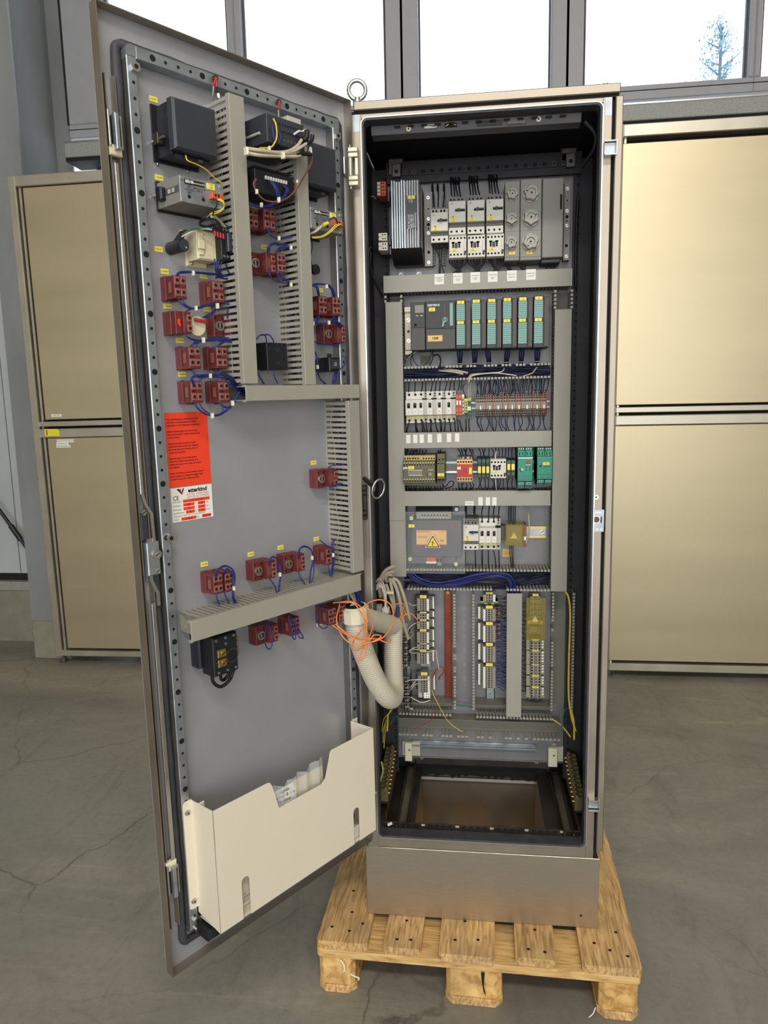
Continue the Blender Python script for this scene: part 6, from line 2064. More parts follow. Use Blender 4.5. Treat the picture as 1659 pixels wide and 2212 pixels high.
# timer, key switch, main switch
x, z = Dp(592, 770, .045)
t = thing('timer', 'square black timer with a ribbed ring between the two upright ducts', 'timer', DOORP @ T(x, 0, z))
MB().box(-.024, .030, -.052, -.012, -.027, .027, 'black_plastic', .001).obj('case', t)
m = MB().cyl((0, 0, 0), (0, -.012, 0), .026, 'grey_mid', 28)
for i in range(20):
    a_ = 2 * PI * i / 20
    m.cyl((.026 * math.cos(a_), 0, .026 * math.sin(a_)), (.026 * math.cos(a_), -.012, .026 * math.sin(a_)), .0018, 'grey_dark', 5)
m.obj('ring', t)
m = MB()
for q in (-.7, -.25, .25, .7):
    for s in (-1, 1):
        m.disc(.003 + q * .026, -.0524, s * .023, .0028, 'hole', 8)
for s in (-1, 1):
    for k in range(3):
        m.box(-.002 + k * .004, -.0005 + k * .004, -.0528, -.052, s * .013 - .004, s * .013 + .003, 'black_satin')
tag(m.obj('terminal_marks', t), kind='stuff')
x, z = Dp(714, 787, .035)
t = thing('selector_switch', 'small black selector switch beside the second upright duct, at the foot of the frame upright', 'switch', DOORP @ T(x, 0, z))
MB().cyl((-.012, -.01, 0), (-.012, -.026, 0), .015, 'black_plastic', 16).box(-.012, .022, -.044, -.004, -.016, .015, 'black_plastic', .002).box(-.008, .018, -.046, -.044, -.010, .010, 'black_satin').obj('body', t)
text('10A\n250V', .0045, t, .004, -.0466, 0, 'print_white')
for s in (-1, 1):
    MB().tube([(-.004 * s, -.03, .014), (-.006 * s, -.032, .021), (0 - .002 * s, -.032, .022), (.002 - .002 * s, -.03, .015)], .0014, 'black_plastic', 5).obj('lug', t)
x, z = Dp(480, 1410, .055)
t = thing('main_switch', 'large black main switch with brass screw terminals under the long level duct', 'switch', DOORP @ T(x, 0, z))
MB().box(-.037, .024, -.030, 0, -.030, .048, 'black_plastic', .003).box(-.030, .028, -.068, -.028, -.040, .040, 'black_plastic', .002).box(.026, .034, -.060, -.03, -.018, .026, 'black_plastic', .002).obj('body', t)
MB().cyl((.014, -.068, -.006), (.014, -.0684, -.006), .0125, 'hole', 20).cyl((.014, -.066, -.006), (.014, -.0683, -.006), .0145, 'black_satin', 20).obj('shaft_hole', t)
for z0 in (.006, -.014):
    MB().box(-.022, -.003, -.0725, -.068, z0 - .008, z0 + .008, 'brass', .001).screw(-.0085, -.0725, z0, .0058, 'brass').obj('brass_terminal', t)
for z0 in (.020, -.002):
    MB().box(.022, .035, -.064, -.058, z0 - .007, z0 + .007, 'brass', .001).screw(.0285, -.064, z0 - .001, .0048, 'brass').obj('brass_terminal', t)
m = MB()
for xx, zz in ((-.022, .033), (0, .034), (.020, .034), (-.020, -.033), (.001, -.033), (.021, -.033), (0, .022)):
    m.screw(xx, -.068, zz, .0026, 'galvanised')
tag(m.obj('case_screws', t), kind='stuff')
wires('cable_loops', 'thick black cable loops hanging under the main switch', 'cable', DOORP, [
    ([(x - .024, -.050, z - .038), (x - .022, -.050, z - .056), (x - .006, -.050, z - .071), (x + .014, -.050, z - .066), (x + .024, -.052, z - .050), (x + .024, -.055, z - .036)], .0036, 'wire_black'),
    ([(x - .004, -.050, z - .039), (x - .002, -.048, z - .056), (x + .008, -.044, z - .062), (x + .018, -.046, z - .052), (x + .019, -.050, z - .036)], .0034, 'wire_black'),
    ([(x + .010, -.058, z - .036), (x + .009, -.058, z - .052), (x + .014, -.058, z - .056), (x + .022, -.058, z - .044), (x + .028, -.058, z - .034)], .0032, 'wire_black')], n=8)

# yellow designation stickers on the door
for u, v, s_, l in ((331, 214.5, '+12-P1', 'at the top corner of the door over the large meter'), (343, 384, '+12-P2', 'above the grey transmitter by the frame upright'), (342.5, 538.5, '+12-R1', 'beside the black potentiometer'),
                    (396, 503, '+12-P4', 'half hidden behind the potentiometer wires'), (355.5, 586.5, '+12-BH1', 'above the highest brown contact block'), (440, 597, '+12-BH2', 'above the contact block touching the slotted duct'),
                    (361.5, 661.5, '+12-H3', 'above the block with the red lamp'), (447, 668, '+12-S1', 'above the buzzer disc'), (388, 735.5, '+12-BH1', 'between the lamp block and the third button row'),
                    (393, 808.5, '+12-BH3', 'between the third and fourth button rows'), (677, 999.5, '+P-U1', 'above the lone block near the short duct'), (441, 1218.5, '+10-S4', 'above the double block over the long duct'),
                    (541.5, 1197, '+10-S2', 'above the second block over the long duct'), (606, 1182.5, '+10-S3', 'above the third block over the long duct'), (683, 1164, '+10-S1', 'above the block in the duct corner'),
                    (571, 534, '+12-BH', 'above the lower dark block between the upright ducts'), (549, 447, '+11', 'above the upper dark block between the ducts'), (692, 627, '+12', 'above the block beside the second upright duct')):
    x, z = Dp(u, v, 0)
    o = sticker(x, 0, z, .0165, .0095, 'yellow_tag', 'small yellow sticker reading %s %s' % (s_.replace('+', ''), l), s_, .0042, group='yellow designation stickers', mw=DOORP, name='designation_sticker')
x, z = Dp(691, 1347, 0)
sticker(x, 0, z, .022, .008, 'paper', 'white sticker reading XG-1 under the dark double block', 'XG-1', .006, mw=DOORP, name='designation_sticker')

# red instruction notice and white rating label
o = sticker(-.4612, 0, 1.0622, .0945, .1425, 'red_label', 'large red notice about tightening contact screws in five languages', None, mw=DOORP, name='instruction_notice', cat='notice')
para = ['Vor Inbetriebnahme sämtliche Kontakt-\nschrauben an Klemmleisten in Schalt-\nschränken u. in der Maschine nachziehen!',
        'Before starting tighten all contact pins\non terminal strips in switch-cabinets and\nin the machine.',
        'Avant de mettre en service, serrer\ntoutes les vis de contact aux réglettes\nde bornes dans les armoires de com-\nmande et la machine.',
        'Antes de poner en marcha, apretar\ntodos los tornillos de contacto en la\nregleta de bornes en las cajas de mando\ny la máquina.',
        'Prima di mettere in azione avvitare tutte le\nviti di contatto sui regoli di fissaggio negli\narmadi di comando e nella macchina.']
zz = .0585
for p_ in para:
    n = p_.count('\n') + 1
    text(p_, .0042, o, -.0445, -.0011, zz - (n - 1) * .00285, align='LEFT', sx=1.04, space=1.36, bold=.018)
    zz -= n * .0057 + .0058
o = sticker(-.4605, 0, .9560, .0930, .0665, 'paper', 'white rating label with black lettering and red fields under the red notice', None, mw=DOORP, name='rating_label', cat='label')
text('etterkind', .0115, o, .013, -.0011, .0255, bold=.035, sx=1.02)
MB().prism([(-.034, .031), (-.028, .031), (-.0215, .0215), (-.0225, .0190)], -.0010, -.0006, 'print').prism([(-.0228, .0195), (-.0205, .0225), (-.0170, .0312), (-.0200, .0312)], -.0010, -.0006, 'print').obj('letter_mark', o)
MB().prism([(-.0262, .031), (-.0235, .0312), (-.0240, .027), (-.0222, .0275), (-.0232, .0215), (-.0265, .0265)], -.0012, -.0007, 'red_label').obj('flame_mark', o)
text('ELEKTRO  APPARATEBAU', .0046, o, .0140, -.0011, .0178, 'red_label')
text('Gustav-Daimler-Str. 5  71334 Waiblingen\nTelefon 7 15 80 / 9 56 60  Fax 7 15 95 / 90 50', .0029, o, .0140, -.0011, .0125, 'print_grey')
text('CE', .0125, o, -.0365, -.0011, .0130, sx=.9)
for k, (s_, zz) in enumerate((('Auftragsnr.:', .0060), ('Nennspg.:', -.0015), ('Steuerspg.:', -.0090), ('Anschlußwert:', -.0160), ('Prüfer:', -.0285))):
    text(s_, .0044, o, -.0445, -.0011, zz, 'print_grey', align='LEFT')
text('Prüfung nach VDE 0160, 0113 und 0660-500', .0040, o, -.0445, -.0011, -.0220, 'print_grey', align='LEFT')
text('Dat.', .0044, o, .010, -.0011, -.0285, 'print_grey')
for x0, x1, zz, s_ in ((-.021, .040, .0058, '0 11 / 4 - 607'), (-.021, .004, -.0015, '400'), (.012, .029, -.0015, '50'), (-.021, .004, -.0090, '24'), (.012, .029, -.0090, '=='), (-.016, .004, -.0162, '50'), (.012, .029, -.0162, '15'), (-.027, .006, -.0288, 'U. Huth'), (.020, .041, -.0285, '05.07.00')):
    MB().box(x0, x1, -.0010, -.0006, zz - .0030, zz + .0030, 'red_label').obj('red_field', o)
    text(s_, .0052, o, (x0 + x1) / 2, -.0014, zz - .0002)
for s_, x, zz in (('V', .0075, -.0015), ('V', .0075, -.009), ('A', .0075, -.0162), ('Hz', .034, -.0015), ('Hz', .034, -.009), ('mm²', .0355, -.0162)):
    text(s_, .0042, o, x, -.0011, zz, 'print_grey')


# ================================================================== wiring
def J(s=.0015):
    return R_.uniform(-s, s)


def dpath(pts, off=(0, 0), jit=.0008):
    return [tuple(a + b for a, b in zip(D3(u + off[0], v + off[1], d), (J(jit), J(jit), J(jit)))) for u, v, d in pts]


def cpath(pts, off=(0, 0), jit=.0008):
    return [tuple(a + b for a, b in zip(C3(u + off[0], v + off[1], d), (J(jit), J(jit), J(jit)))) for u, v, d in pts]


RB = .00135


def dw(label, runs, ties=(), col='wire_blue', r=RB, name='wire_bundle', group=None):
    rr = []
    for it in runs:
        pts, n, c, q = (list(it) + [1, col, r][len(it) - 1:])[:4] if isinstance(it, tuple) else (it, 1, col, r)
        for k in range(n):
            rr.append((dpath(pts, ((k - (n - 1) / 2) * 1.9, (k % 2) * 1.6 - .8), .0009), q, c))
    return wires(name, label, 'wires', DOORP, rr, group, [(D3(*t[:3]), t[3] if len(t) > 3 else .0042) for t in ties])


dw('blue wires looping from the highest contact block to the tallest duct', [([(380, 600, .04), (388, 589, .045), (416, 588, .04), (450, 592, .035), (478, 593, .03), (503, 598, .045)], 3)], [(418, 590, .046)])
dw('blue wires under the two highest contact blocks', [([(383, 640, .04), (391, 656, .045), (412, 668, .045), (445, 661, .045), (475, 655, .04), (505, 660, .05)], 1), ([(393, 640, .04), (399, 657, .045), (420, 666, .045), (450, 659, .045), (480, 652, .04), (505, 658, .05)], 2),
   ([(474, 651, .04), (462, 672, .045), (448, 683, .05), (440, 686, .052)], 2), ([(400, 682, .035), (404, 672, .04), (420, 667, .045)], 1), ([(491, 688, .04), (490, 673, .045), (498, 664, .04), (510, 662, .05)], 1)], [(424, 666, .052), (470, 661, .052, .005)])
dw('blue wires between the lamp block and the third button row', [([(399, 716, .04), (409, 730, .045), (437, 737, .045), (470, 730, .045), (495, 733, .04), (513, 745, .05)], 2), ([(410, 756, .04), (416, 744, .045), (432, 737, .045), (470, 733, .045), (500, 735, .045), (514, 746, .05)], 2), ([(422, 756, .04), (426, 746, .045), (440, 738, .045), (475, 735, .045), (505, 741, .045)], 1),
   ([(463, 757, .04), (472, 745, .045), (490, 738, .045), (512, 743, .05)], 2)], [(440, 735, .052, .005)])
dw('blue wires between the third and fourth button rows', [([(417, 800, .04), (426, 814, .045), (452, 813, .045), (490, 818, .045), (520, 838, .04)], 2), ([(417, 830, .045), (415, 818, .048), (428, 812, .048), (455, 810, .045), (490, 812, .045), (518, 828, .05)], 3), ([(467, 798, .04), (464, 808, .045), (455, 813, .045)], 1),
   ([(475, 798, .04), (486, 818, .045), (500, 833, .05), (516, 843, .05)], 2), ([(427, 830, .045), (435, 819, .045), (455, 815, .045)], 1)], [(455, 812, .05)])
dw('blue wire loops under the fourth button row, tied in the middle', [([(419, 868, .04), (428, 884, .045), (448, 896, .045), (472, 897, .045), (494, 882, .045), (506, 868, .045), (517, 848, .05)], 2), ([(430, 868, .04), (438, 884, .045), (458, 897, .045), (478, 893, .045), (482, 880, .045), (474, 868, .04)], 1), ([(471, 868, .04), (481, 877, .045), (494, 880, .045), (505, 871, .045), (515, 850, .05)], 2)], [(459, 898, .05, .005), (503, 871, .052, .005)])
dw('dark blue tangle of wires entering the open end of the level duct', [([(480, 805, .05), (500, 820, .055), (515, 838, .05), (530, 850, .04)], 5, 'wire_darkblue'), ([(492, 812, .04), (505, 832, .045), (520, 850, .04), (535, 855, .04)], 4)])
dw('black and blue wires on the black control relay', [([(464 + i * 6, 497 + i * 2, .064), (457 + i * 5, 482, .07), (450 + i * 3, 471, .06), (470, 478, .05), (498, 494, .06)], 1, 'wire_black') for i in range(4)] +
   [([(463 + i * 5, 560 + i * 2, .06), (464 + i * 4, 580, .062), (472 + i * 3, 600, .05), (490, 603, .045), (505, 596 + i, .05)], 1, 'wire_blue') for i in range(4)] + [([(487, 570, .06), (492, 585, .055), (503, 600, .05)], 1, 'wire_darkblue')])
m_ = COL.objects[-1]
t = COL.objects['wire_bundle.006']
for i in range(4):
    p = D3(463.5 + i * 6, 499 + i * 2, .0655)
    MB().cyl(p, (p[0] + .001, p[1], p[2] - .009), .0022, 'wire_red', 7).obj('ferrule', t)
dw('thin white, red and green wires from the potentiometer to the relay', [([(393, 512, .045), (415, 501, .05), (440, 496, .055), (458, 496, .06)], 1, 'wire_white'), ([(393, 509, .045), (412, 499, .05), (440, 498, .055), (457, 499, .06)], 1, 'wire_brown'), ([(393, 507, .045), (412, 496, .05), (438, 493, .055), (457, 494, .06)], 1, 'wire_green')], r=.0011)
dw('yellow and black wires at the orange plug under the large meter', [([(470, 432, .09), (481, 437, .094), (483, 448, .09), (474, 457, .084), (456, 461, .07), (447, 471, .05)], 1, 'wire_yellow'), ([(473, 431, .09), (483, 438, .094), (481, 452, .088), (468, 460, .08), (456, 463, .07)], 1, 'wire_yellow'), ([(466, 432, .09), (468, 445, .09), (461, 460, .08), (460, 472, .06)], 1, 'wire_black'),
   ([(458, 466, .068), (470, 476, .062), (492, 500, .05)], 1, 'cable_grey', .0042), ([(461, 471, .066), (450, 473, .055), (436, 476, .05), (431, 484, .05), (447, 490, .055), (462, 485, .06)], 2, 'wire_black', .0018)])
dw('yellow and grey wires at the orange plug near the hinge post', [([(735, 484, .09), (724, 489, .094), (711, 502, .09), (694, 511, .08), (674, 514, .07)], 2, 'wire_yellow'), ([(730, 481, .09), (724, 473, .094), (716, 473, .092), (706, 482, .088)], 1, 'wire_black'), ([(706, 483, .088), (695, 490, .082), (681, 500, .075), (668, 506, .065)], 1, 'cable_grey', .003)])
p = D3(702, 484.5, .090)
MB().cyl((p[0] - .006, p[1], p[2] - .003), (p[0] + .006, p[1] - .003, p[2] + .003), .0038, 'wire_yellow', 8).obj('yellow_sleeve', COL.objects[[o.name for o in COL.objects if o.name.startswith('wire_bundle')][-1]])
dw('pale yellow wire hanging under the large meter by the frame upright', [([(401, 338, .062), (404, 348, .066), (424, 357, .062), (446, 368, .055), (462, 384, .05), (478, 396, .05)], 1, 'wire_yellow', .0013)])
for (u, v), n in (((463, 172), 2), ((600, 223), 1)):
    t = thing('earth_wire', 'short earth wire with red lug on the top frame bar, %s' % ('over the tallest duct' if n == 2 else 'over the deep black instrument'), 'wire', DOORP)
    p = D3(u, v - 2, .025)
    MB().cyl(p, (p[0], p[1] - .005, p[2]), .0055, 'steel_dark', 8).obj('bolt', t)
    for k in range(n):
        q = D3(u + (-2 + 7 * k if n == 2 else 1), v + 14 + 3 * k, .034)
        MB().cyl((p[0], p[1] - .005, p[2]), q, .0028, 'wire_red', 8, .0022).obj('lug', t)
        MB().tube([q, D3(u + (-3 + 9 * k if n == 2 else 2), v + 32, .03), D3(u + (-3 + 10 * k if n == 2 else 3), v + 44, .02)], .0014, 'cable_grey' if k == 0 else 'wire_black', 5).obj('wire', t)
        if k == 1:
            e = D3(u + 8, v + 30, .032)
            MB().cyl(e, (e[0] + .001, e[1], e[2] - .008), .0028, 'paper', 8).obj('marker_sleeve', t)
t = dw('thick grey cables with black sleeves across the deep black instrument', [([(531, 322, .10), (560, 327, .118), (600, 331, .122), (640, 332, .122), (652, 332, .12)], 1, 'cable_grey', .0036), ([(531, 330, .10), (560, 336, .116), (600, 339, .12), (637, 340, .122), (650, 337, .122)], 1, 'cable_grey', .0036),
   ([(534, 325, .10), (580, 330, .118), (618, 328, .122), (640, 317, .124), (652, 303, .124)], 1, 'cable_grey', .0034), ([(534, 333, .10), (585, 337, .118), (630, 329, .124), (650, 318, .126), (662, 311, .126)], 1, 'cable_grey', .0032), ([(640, 334, .122), (655, 332, .122), (673, 334, .122)], 1, 'wire_black', .0042), ([(655, 306, .124), (661, 296, .126), (663, 281, .128)], 1, 'wire_black', .0055), ([(661, 312, .126), (671, 306, .126), (675, 293, .126)], 1, 'wire_black', .0042),
   ([(634, 290, .118), (645, 284, .122), (652, 284, .122), (660, 280, .124)], 2, 'wire_white', .0011), ([(668, 330, .122), (671, 318, .124), (673, 332, .124)], 2, 'wire_white', .0009)], [(612, 336, .128, .006), (582, 321, .124, .004), (533, 327, .105, .007)])
dw('brown wire loop from the black cable sleeve down to the flat instrument', [([(674, 336, .120), (672, 352, .112), (655, 382, .10), (642, 405, .098), (622, 427, .098), (598, 436, .097), (572, 432, .096), (555, 415, .094), (548, 398, .092), (553, 388, .09)], 2, 'wire_brown', .0012)], [(602, 433, .10), (555, 414, .1), (642, 392, .102, .003)])
dw('yellow-green and blue wires on the face of the deep black instrument', [([(591, 258, .116), (597, 272, .122), (598, 293, .122), (594, 308, .12), (584, 319, .118), (560, 322, .116)], 1, 'wire_yellow', .0016), ([(589, 272, .116), (591, 295, .12), (596, 310, .118)], 2, 'wire_blue'), ([(599, 278, .116), (606, 292, .12), (603, 312, .118)], 2, 'wire_blue')])
dw('blue wires from the flat instrument gathered by a cable tie', [([(584, 391, .09), (594, 404, .096), (600, 420, .096), (603, 432, .094)], 4), ([(606, 398, .08), (619, 406, .088), (618, 420, .09), (606, 432, .092)], 4), ([(531, 436, .07), (555, 446, .075), (580, 446, .075), (600, 438, .08)], 5)], [(603, 431, .1), (565, 443, .082)])
dw('blue wires below the upper dark contact blocks', [([(581, 492, .05), (583, 506, .055), (592, 513, .055), (605, 515, .05), (628, 512, .06)], 2)], [(603, 515, .06)])
dw('blue wires above the lower dark contact blocks', [([(579, 545, .05), (582, 532, .055), (597, 526, .055), (615, 530, .055), (630, 535, .06)], 3), ([(597, 546, .055), (602, 537, .058), (615, 534, .058), (630, 537, .06)], 2)], [(629, 535, .068)])
dw('blue wires below the lower dark contact blocks, drawn to a tie', [([(580, 582, .05), (584, 599, .055), (598, 609, .055), (628, 615, .06)], 1), ([(596, 585, .055), (603, 597, .058), (613, 606, .06), (628, 614, .06)], 1), ([(605, 586, .055), (613, 600, .058), (628, 613, .06)], 2)], [(629, 615, .068)])
dw('thin blue wires above and below the square timer', [([(553, 734, .05), (562, 725, .055), (572, 727, .055), (577, 744, .05)], 1), ([(560, 725, .05), (580, 723, .055), (588, 733, .055), (593, 744, .052)], 1), ([(591, 797, .05), (592, 812, .055), (600, 829, .05)], 1), ([(553, 800, .05), (562, 815, .055), (570, 829, .05)], 2)])
dw('blue wires around the contact block pair by the hinge-side upright', [([(674, 617, .05), (690, 614, .055), (708, 617, .055), (718, 628, .052), (722, 641, .045)], 3), ([(676, 616, .05), (684, 622, .055), (688, 639, .048)], 3), ([(687, 683, .045), (685, 694, .05), (676, 699, .05)], 3), ([(676, 699, .05), (700, 699, .055), (725, 697, .052), (735, 705, .045)], 5), ([(722, 682, .045), (716, 694, .05), (706, 698, .052)], 2), ([(678, 738, .05), (700, 744, .055), (725, 746, .055), (736, 741, .045)], 1)], [(706, 619, .06), (711, 697, .06), (677, 699, .056)])
dw('blue wires around the small black selector switch', [([(736, 770, .045), (744, 772, .05), (746, 786, .05), (733, 801, .05), (724, 829, .045)], 1), ([(727, 804, .045), (722, 815, .05), (719, 829, .045)], 2), ([(679, 758, .05), (685, 772, .055), (685, 795, .055), (690, 816, .05), (702, 829, .045)], 2)], [(686, 793, .062)])
dw('thin black cord with a black bead beside the second upright duct', [([(672, 515, .06), (675, 535, .062), (671, 555, .062), (674, 578, .06)], 1, 'wire_black', .0012)])
bd = tag(MB().cyl(D3(678, 583, .05), tuple(Vector(D3(678, 583, .05)) + Vector((0, -.008, 0))), .0105, 'black_plastic', 18).obj('bead', None, DOORP), 'round black rubber plug hanging beside the second upright duct', 'plug')
dw('blue wires from the lone contact block into the short duct', [([(707, 1018, .042), (711, 1010, .046), (722, 1006, .05), (738, 1005, .055)], 1), ([(707, 1048, .042), (714, 1052, .046), (724, 1048, .05), (738, 1045, .055)], 2)])
dw('blue wire loop of the double contact block dropping into the long duct', [([(466, 1247, .046), (468, 1232, .05), (484, 1222, .052), (500, 1228, .052), (507, 1244, .05), (504, 1270, .05), (504, 1290, .05), (513, 1306, .045)], 2), ([(484, 1240, .046), (486, 1232, .05), (494, 1230, .05), (504, 1246, .05), (503, 1275, .05), (506, 1302, .045)], 2), ([(467, 1280, .044), (468, 1293, .046), (473, 1308, .045)], 1), ([(484, 1278, .044), (489, 1292, .046), (495, 1305, .045)], 1)], [(505.5, 1271, .055)])
dw('blue wires of the second button block dropping into the long duct', [([(580, 1219, .042), (584, 1206, .046), (593, 1203, .048), (603, 1216, .048), (605, 1245, .048), (601, 1280, .045)], 2), ([(583, 1252, .042), (592, 1266, .046), (599, 1282, .045)], 1)], [(605, 1241, .053)])
dw('blue wires of the third button block dropping into the long duct', [([(644, 1206, .042), (647, 1187, .046), (658, 1180, .048), (672, 1188, .048), (677, 1208, .048), (672, 1230, .047), (668, 1262, .045)], 2), ([(677, 1208, .048), (677, 1240, .047), (672, 1262, .045)], 1), ([(644, 1236, .042), (650, 1250, .046), (659, 1264, .045)], 1)], [(674.5, 1205, .053)])
dw('blue wires of the block in the duct corner', [([(690, 1166, .045), (700, 1175, .05), (714, 1186, .052)], 1), ([(722, 1165, .05), (718, 1180, .055), (720, 1205, .055), (716, 1244, .05)], 3), ([(709, 1218, .045), (710, 1230, .048), (712, 1245, .045)], 1)], [(720, 1199, .062)])
dw('blue wire loop on the chrome-bushed block below the long duct', [([(578, 1345, .05), (573, 1370, .054), (574, 1393, .054), (582, 1403, .054), (588, 1390, .054), (585, 1366, .05), (582, 1346, .05)], 1)])
dw('crossed blue wire loops on the middle block below the long duct', [([(622, 1330, .05), (627, 1352, .055), (633, 1378, .055), (637, 1380, .055), (636, 1360, .055), (627, 1340, .05)], 1), ([(626, 1332, .05), (641, 1356, .055), (652, 1372, .055), (655, 1379, .055), (646, 1376, .055), (640, 1362, .05)], 1)])
dw('blue wire loop on the dark double block below the long duct', [([(695, 1308, .05), (686, 1325, .054), (685, 1345, .054), (694, 1358, .054), (706, 1355, .054), (709, 1345, .05)], 1)])

# ---- hose from the door into the cabinet
def Wd3(u, v, y):
    x, z = Wp(u, v, y)
    return (x, y, z)


hs = thing('corrugated_hose', 'grey corrugated cable hose looping from the door into the cabinet', 'hose', None)
nb = Vector(Wd3(768, 1330, -.085))
hp = [tuple(nb), Wd3(772, 1368, -.082), Wd3(792, 1425, -.068), Wd3(812, 1470, -.045), Wd3(834, 1503, -.015), Wd3(847, 1508, .03), Wd3(851, 1490, .075), Wd3(850, 1450, .10), Wd3(849, 1400, .115), Wd3(850, 1352, .12)]
# resample evenly
mm = MB()
dense = MB().tube(hp, .01, 'hose', 3, 40)
cen = [sum((Vector(dense.v[i * 3 + k]) for k in range(3)), Vector()) / 3 for i in range(len(dense.v) // 3)]
acc, out, step = 0.0, [cen[0]], .0019
for a, b in zip(cen[:-1], cen[1:]):
    L_ = (b - a).length
    while acc + L_ >= step:
        t_ = (step - acc) / L_
        a = a.lerp(b, t_)
        L_ = (b - a).length
        acc = 0
        out.append(a.copy())
    acc += L_
mm.tube(out, .026, 'hose', 20, 1, rf=lambda i, m_: .0262 if i % 3 else .0243).obj('tube', hs)
dn = (Vector(hp[1]) - nb).normalized()
n8 = MB().cyl(nb - dn * .022, nb + dn * .012, .0335, 'hose_nut', 10, smooth=False)
n8.obj('nut', hs)
MB().cyl(nb - dn * .026, nb - dn * .022, .029, 'hose_nut', 16).cyl(nb - dn * .0262, nb - dn * .0255, .024, 'hole', 16).obj('sleeve', hs)
MB().box(-.0, .045, -.002, .0, -.01, .01, 'galvanised').obj('holder', hs, DOORP @ T(-.065, -.03, Dp(745, 1335, .03)[1]))
st = nb - dn * .024
tW = thing('cable_bundle', 'grey cables and blue wires dropping from the long duct into the hose nut', 'wires', None)
for i in range(4):
    q = Vector(D3(757 + i * 5.5, 1283, .03))
    q = DOORP @ q
    MB().tube([q, q.lerp(st, .6) + Vector((J(.004), 0, 0)), st + Vector((-.012 + i * .006, J(.008), -.004))], .0034, 'cable_grey', 7).obj('cable', tW)
for i in range(9):
    q = DOORP @ Vector(D3(764 + i * 2.2, 1276 + J(3), .035))
    MB().tube([q, q.lerp(st + Vector((.016, 0, 0)), .5) + Vector((J(.004), J(.004), 0)), st + Vector((.010 + J(.008), J(.010), -.004))], RB, 'wire_blue', 5).obj('wire', tW)

# orange tangle in front of the hose
ow = thing('orange_wire_tangle', 'loose tangle of orange wires looped over the hose nut', 'wires', None)
yo = -.14
loops = [[(719, 1302), (760, 1300), (785, 1318), (792, 1345), (788, 1375), (780, 1400), (762, 1405), (764, 1385), (780, 1362), (795, 1340)],
         [(734, 1305), (727, 1340), (740, 1375), (765, 1392), (800, 1388), (830, 1375), (848, 1345), (846, 1310), (825, 1296), (800, 1300), (788, 1312)],
         [(713, 1347), (735, 1362), (762, 1378), (795, 1388), (820, 1378), (822, 1373), (808, 1372), (800, 1382)],
         [(730, 1302), (760, 1302), (775, 1316), (790, 1345), (793, 1385), (790, 1412), (778, 1430), (775, 1424), (785, 1400), (800, 1370), (806, 1345), (800, 1322), (790, 1310)],
         [(725, 1348), (745, 1365), (775, 1380), (812, 1380), (838, 1389), (845, 1380)]]
for k, lp in enumerate(loops):
    MB().tube([Wd3(u, v, yo + .010 * math.sin(i * 1.3 + k)) for i, (u, v) in enumerate(lp)], .0016, 'wire_orange', 6, 7).obj('wire', ow)
oi = thing('orange_wire_bundle', 'orange wires hanging between the second hose end and the first terminal row', 'wires', None)
for lp in ([(853, 1306), (868, 1303), (873, 1308), (866, 1330), (855, 1365), (848, 1385), (840, 1378), (838, 1370)], [(872, 1310), (868, 1335), (860, 1365), (850, 1385), (835, 1385), (824, 1378)], [(872, 1310), (863, 1345), (858, 1372), (846, 1389), (838, 1372)], [(864, 1345), (875, 1328), (888, 1326), (896, 1332), (902, 1340)], [(871, 1312), (874, 1320), (878, 1330)]):
    MB().tube([Wd3(u, v, .10 + .02 * R_.random()) for u, v in lp], .0014, 'wire_orange', 5, 5).obj('wire', oi)

# cables, white wires and the black connector hood at the hinge side
t = thing('cable_bundle', 'beige cables looping down behind the hinge-side duct', 'cables', None)
for lp, r in (([(853, 1222), (835, 1231), (824, 1245), (818, 1262), (822, 1290)], .0052), ([(850, 1235), (838, 1238), (828, 1250), (826, 1268), (832, 1300), (842, 1325)], .0044), ([(846, 1243), (838, 1243), (833, 1252), (836, 1256), (842, 1250)], .0040), ([(848, 1249), (860, 1256), (868, 1275), (876, 1300), (883, 1330), (885, 1338)], .0048), ([(846, 1250), (856, 1270), (864, 1300), (868, 1330), (876, 1362), (882, 1380)], .0052), ([(842, 1249), (847, 1275), (850, 1295), (853, 1318)], .0046), ([(834, 1262), (842, 1285), (849, 1308), (852, 1335), (850, 1362)], .0042)):
    MB().tube([Wd3(u, v, .17 + .006 * i) for i, (u, v) in enumerate(lp)], r, 'cable_grey', 8).obj('cable', t)
p = Wd3(846, 1280, .165)
MB().box(p[0] - .018, p[0] + .006, p[1] - .006, p[1] + .006, p[2] - .003, p[2] + .003, 'nylon', .001).obj('cable_tie', t)
t = thing('white_wire_tangle', 'fan of thin white and striped wires above the black connector hood', 'wires', None)
for i in range(16):
    a0 = R_.random()
    c = ('wire_white', 'wire_white', 'cable_grey', 'wire_brown', 'wire_white')[i % 5]
    MB().tube([Wd3(812 + J(1), 1252 + a0 * 25, .13), Wd3(820 + J(2), 1246 + a0 * 22, .125), Wd3(829 + J(2), 1256 + a0 * 25, .125), Wd3(833 + J(2), 1285 + a0 * 18, .13), Wd3(828 + i * .9 - 3 + J(2), 1325 + J(6), .135)], .0010, c, 5).obj('wire', t)
t = thing('connector_hood', 'black connector hood with white plug above the hose bend', 'connector', None)
x0, z0 = Wp(813, 1372, .13)
x1, z1 = Wp(842, 1322, .13)
MB().prism([(x0, z0), (x1 - .006, z0 - .002), (x1, z0 + .012), (x1, z1 - .012), (x1 - .008, z1 - .004), (x0 + .006, z1), (x0, z1 - .006)], .118, .150, 'plc_cover').box(x0 + .003, x0 + .018, .1165, .118, z0 + .014, z1 - .014, 'hole').obj('hood', t)
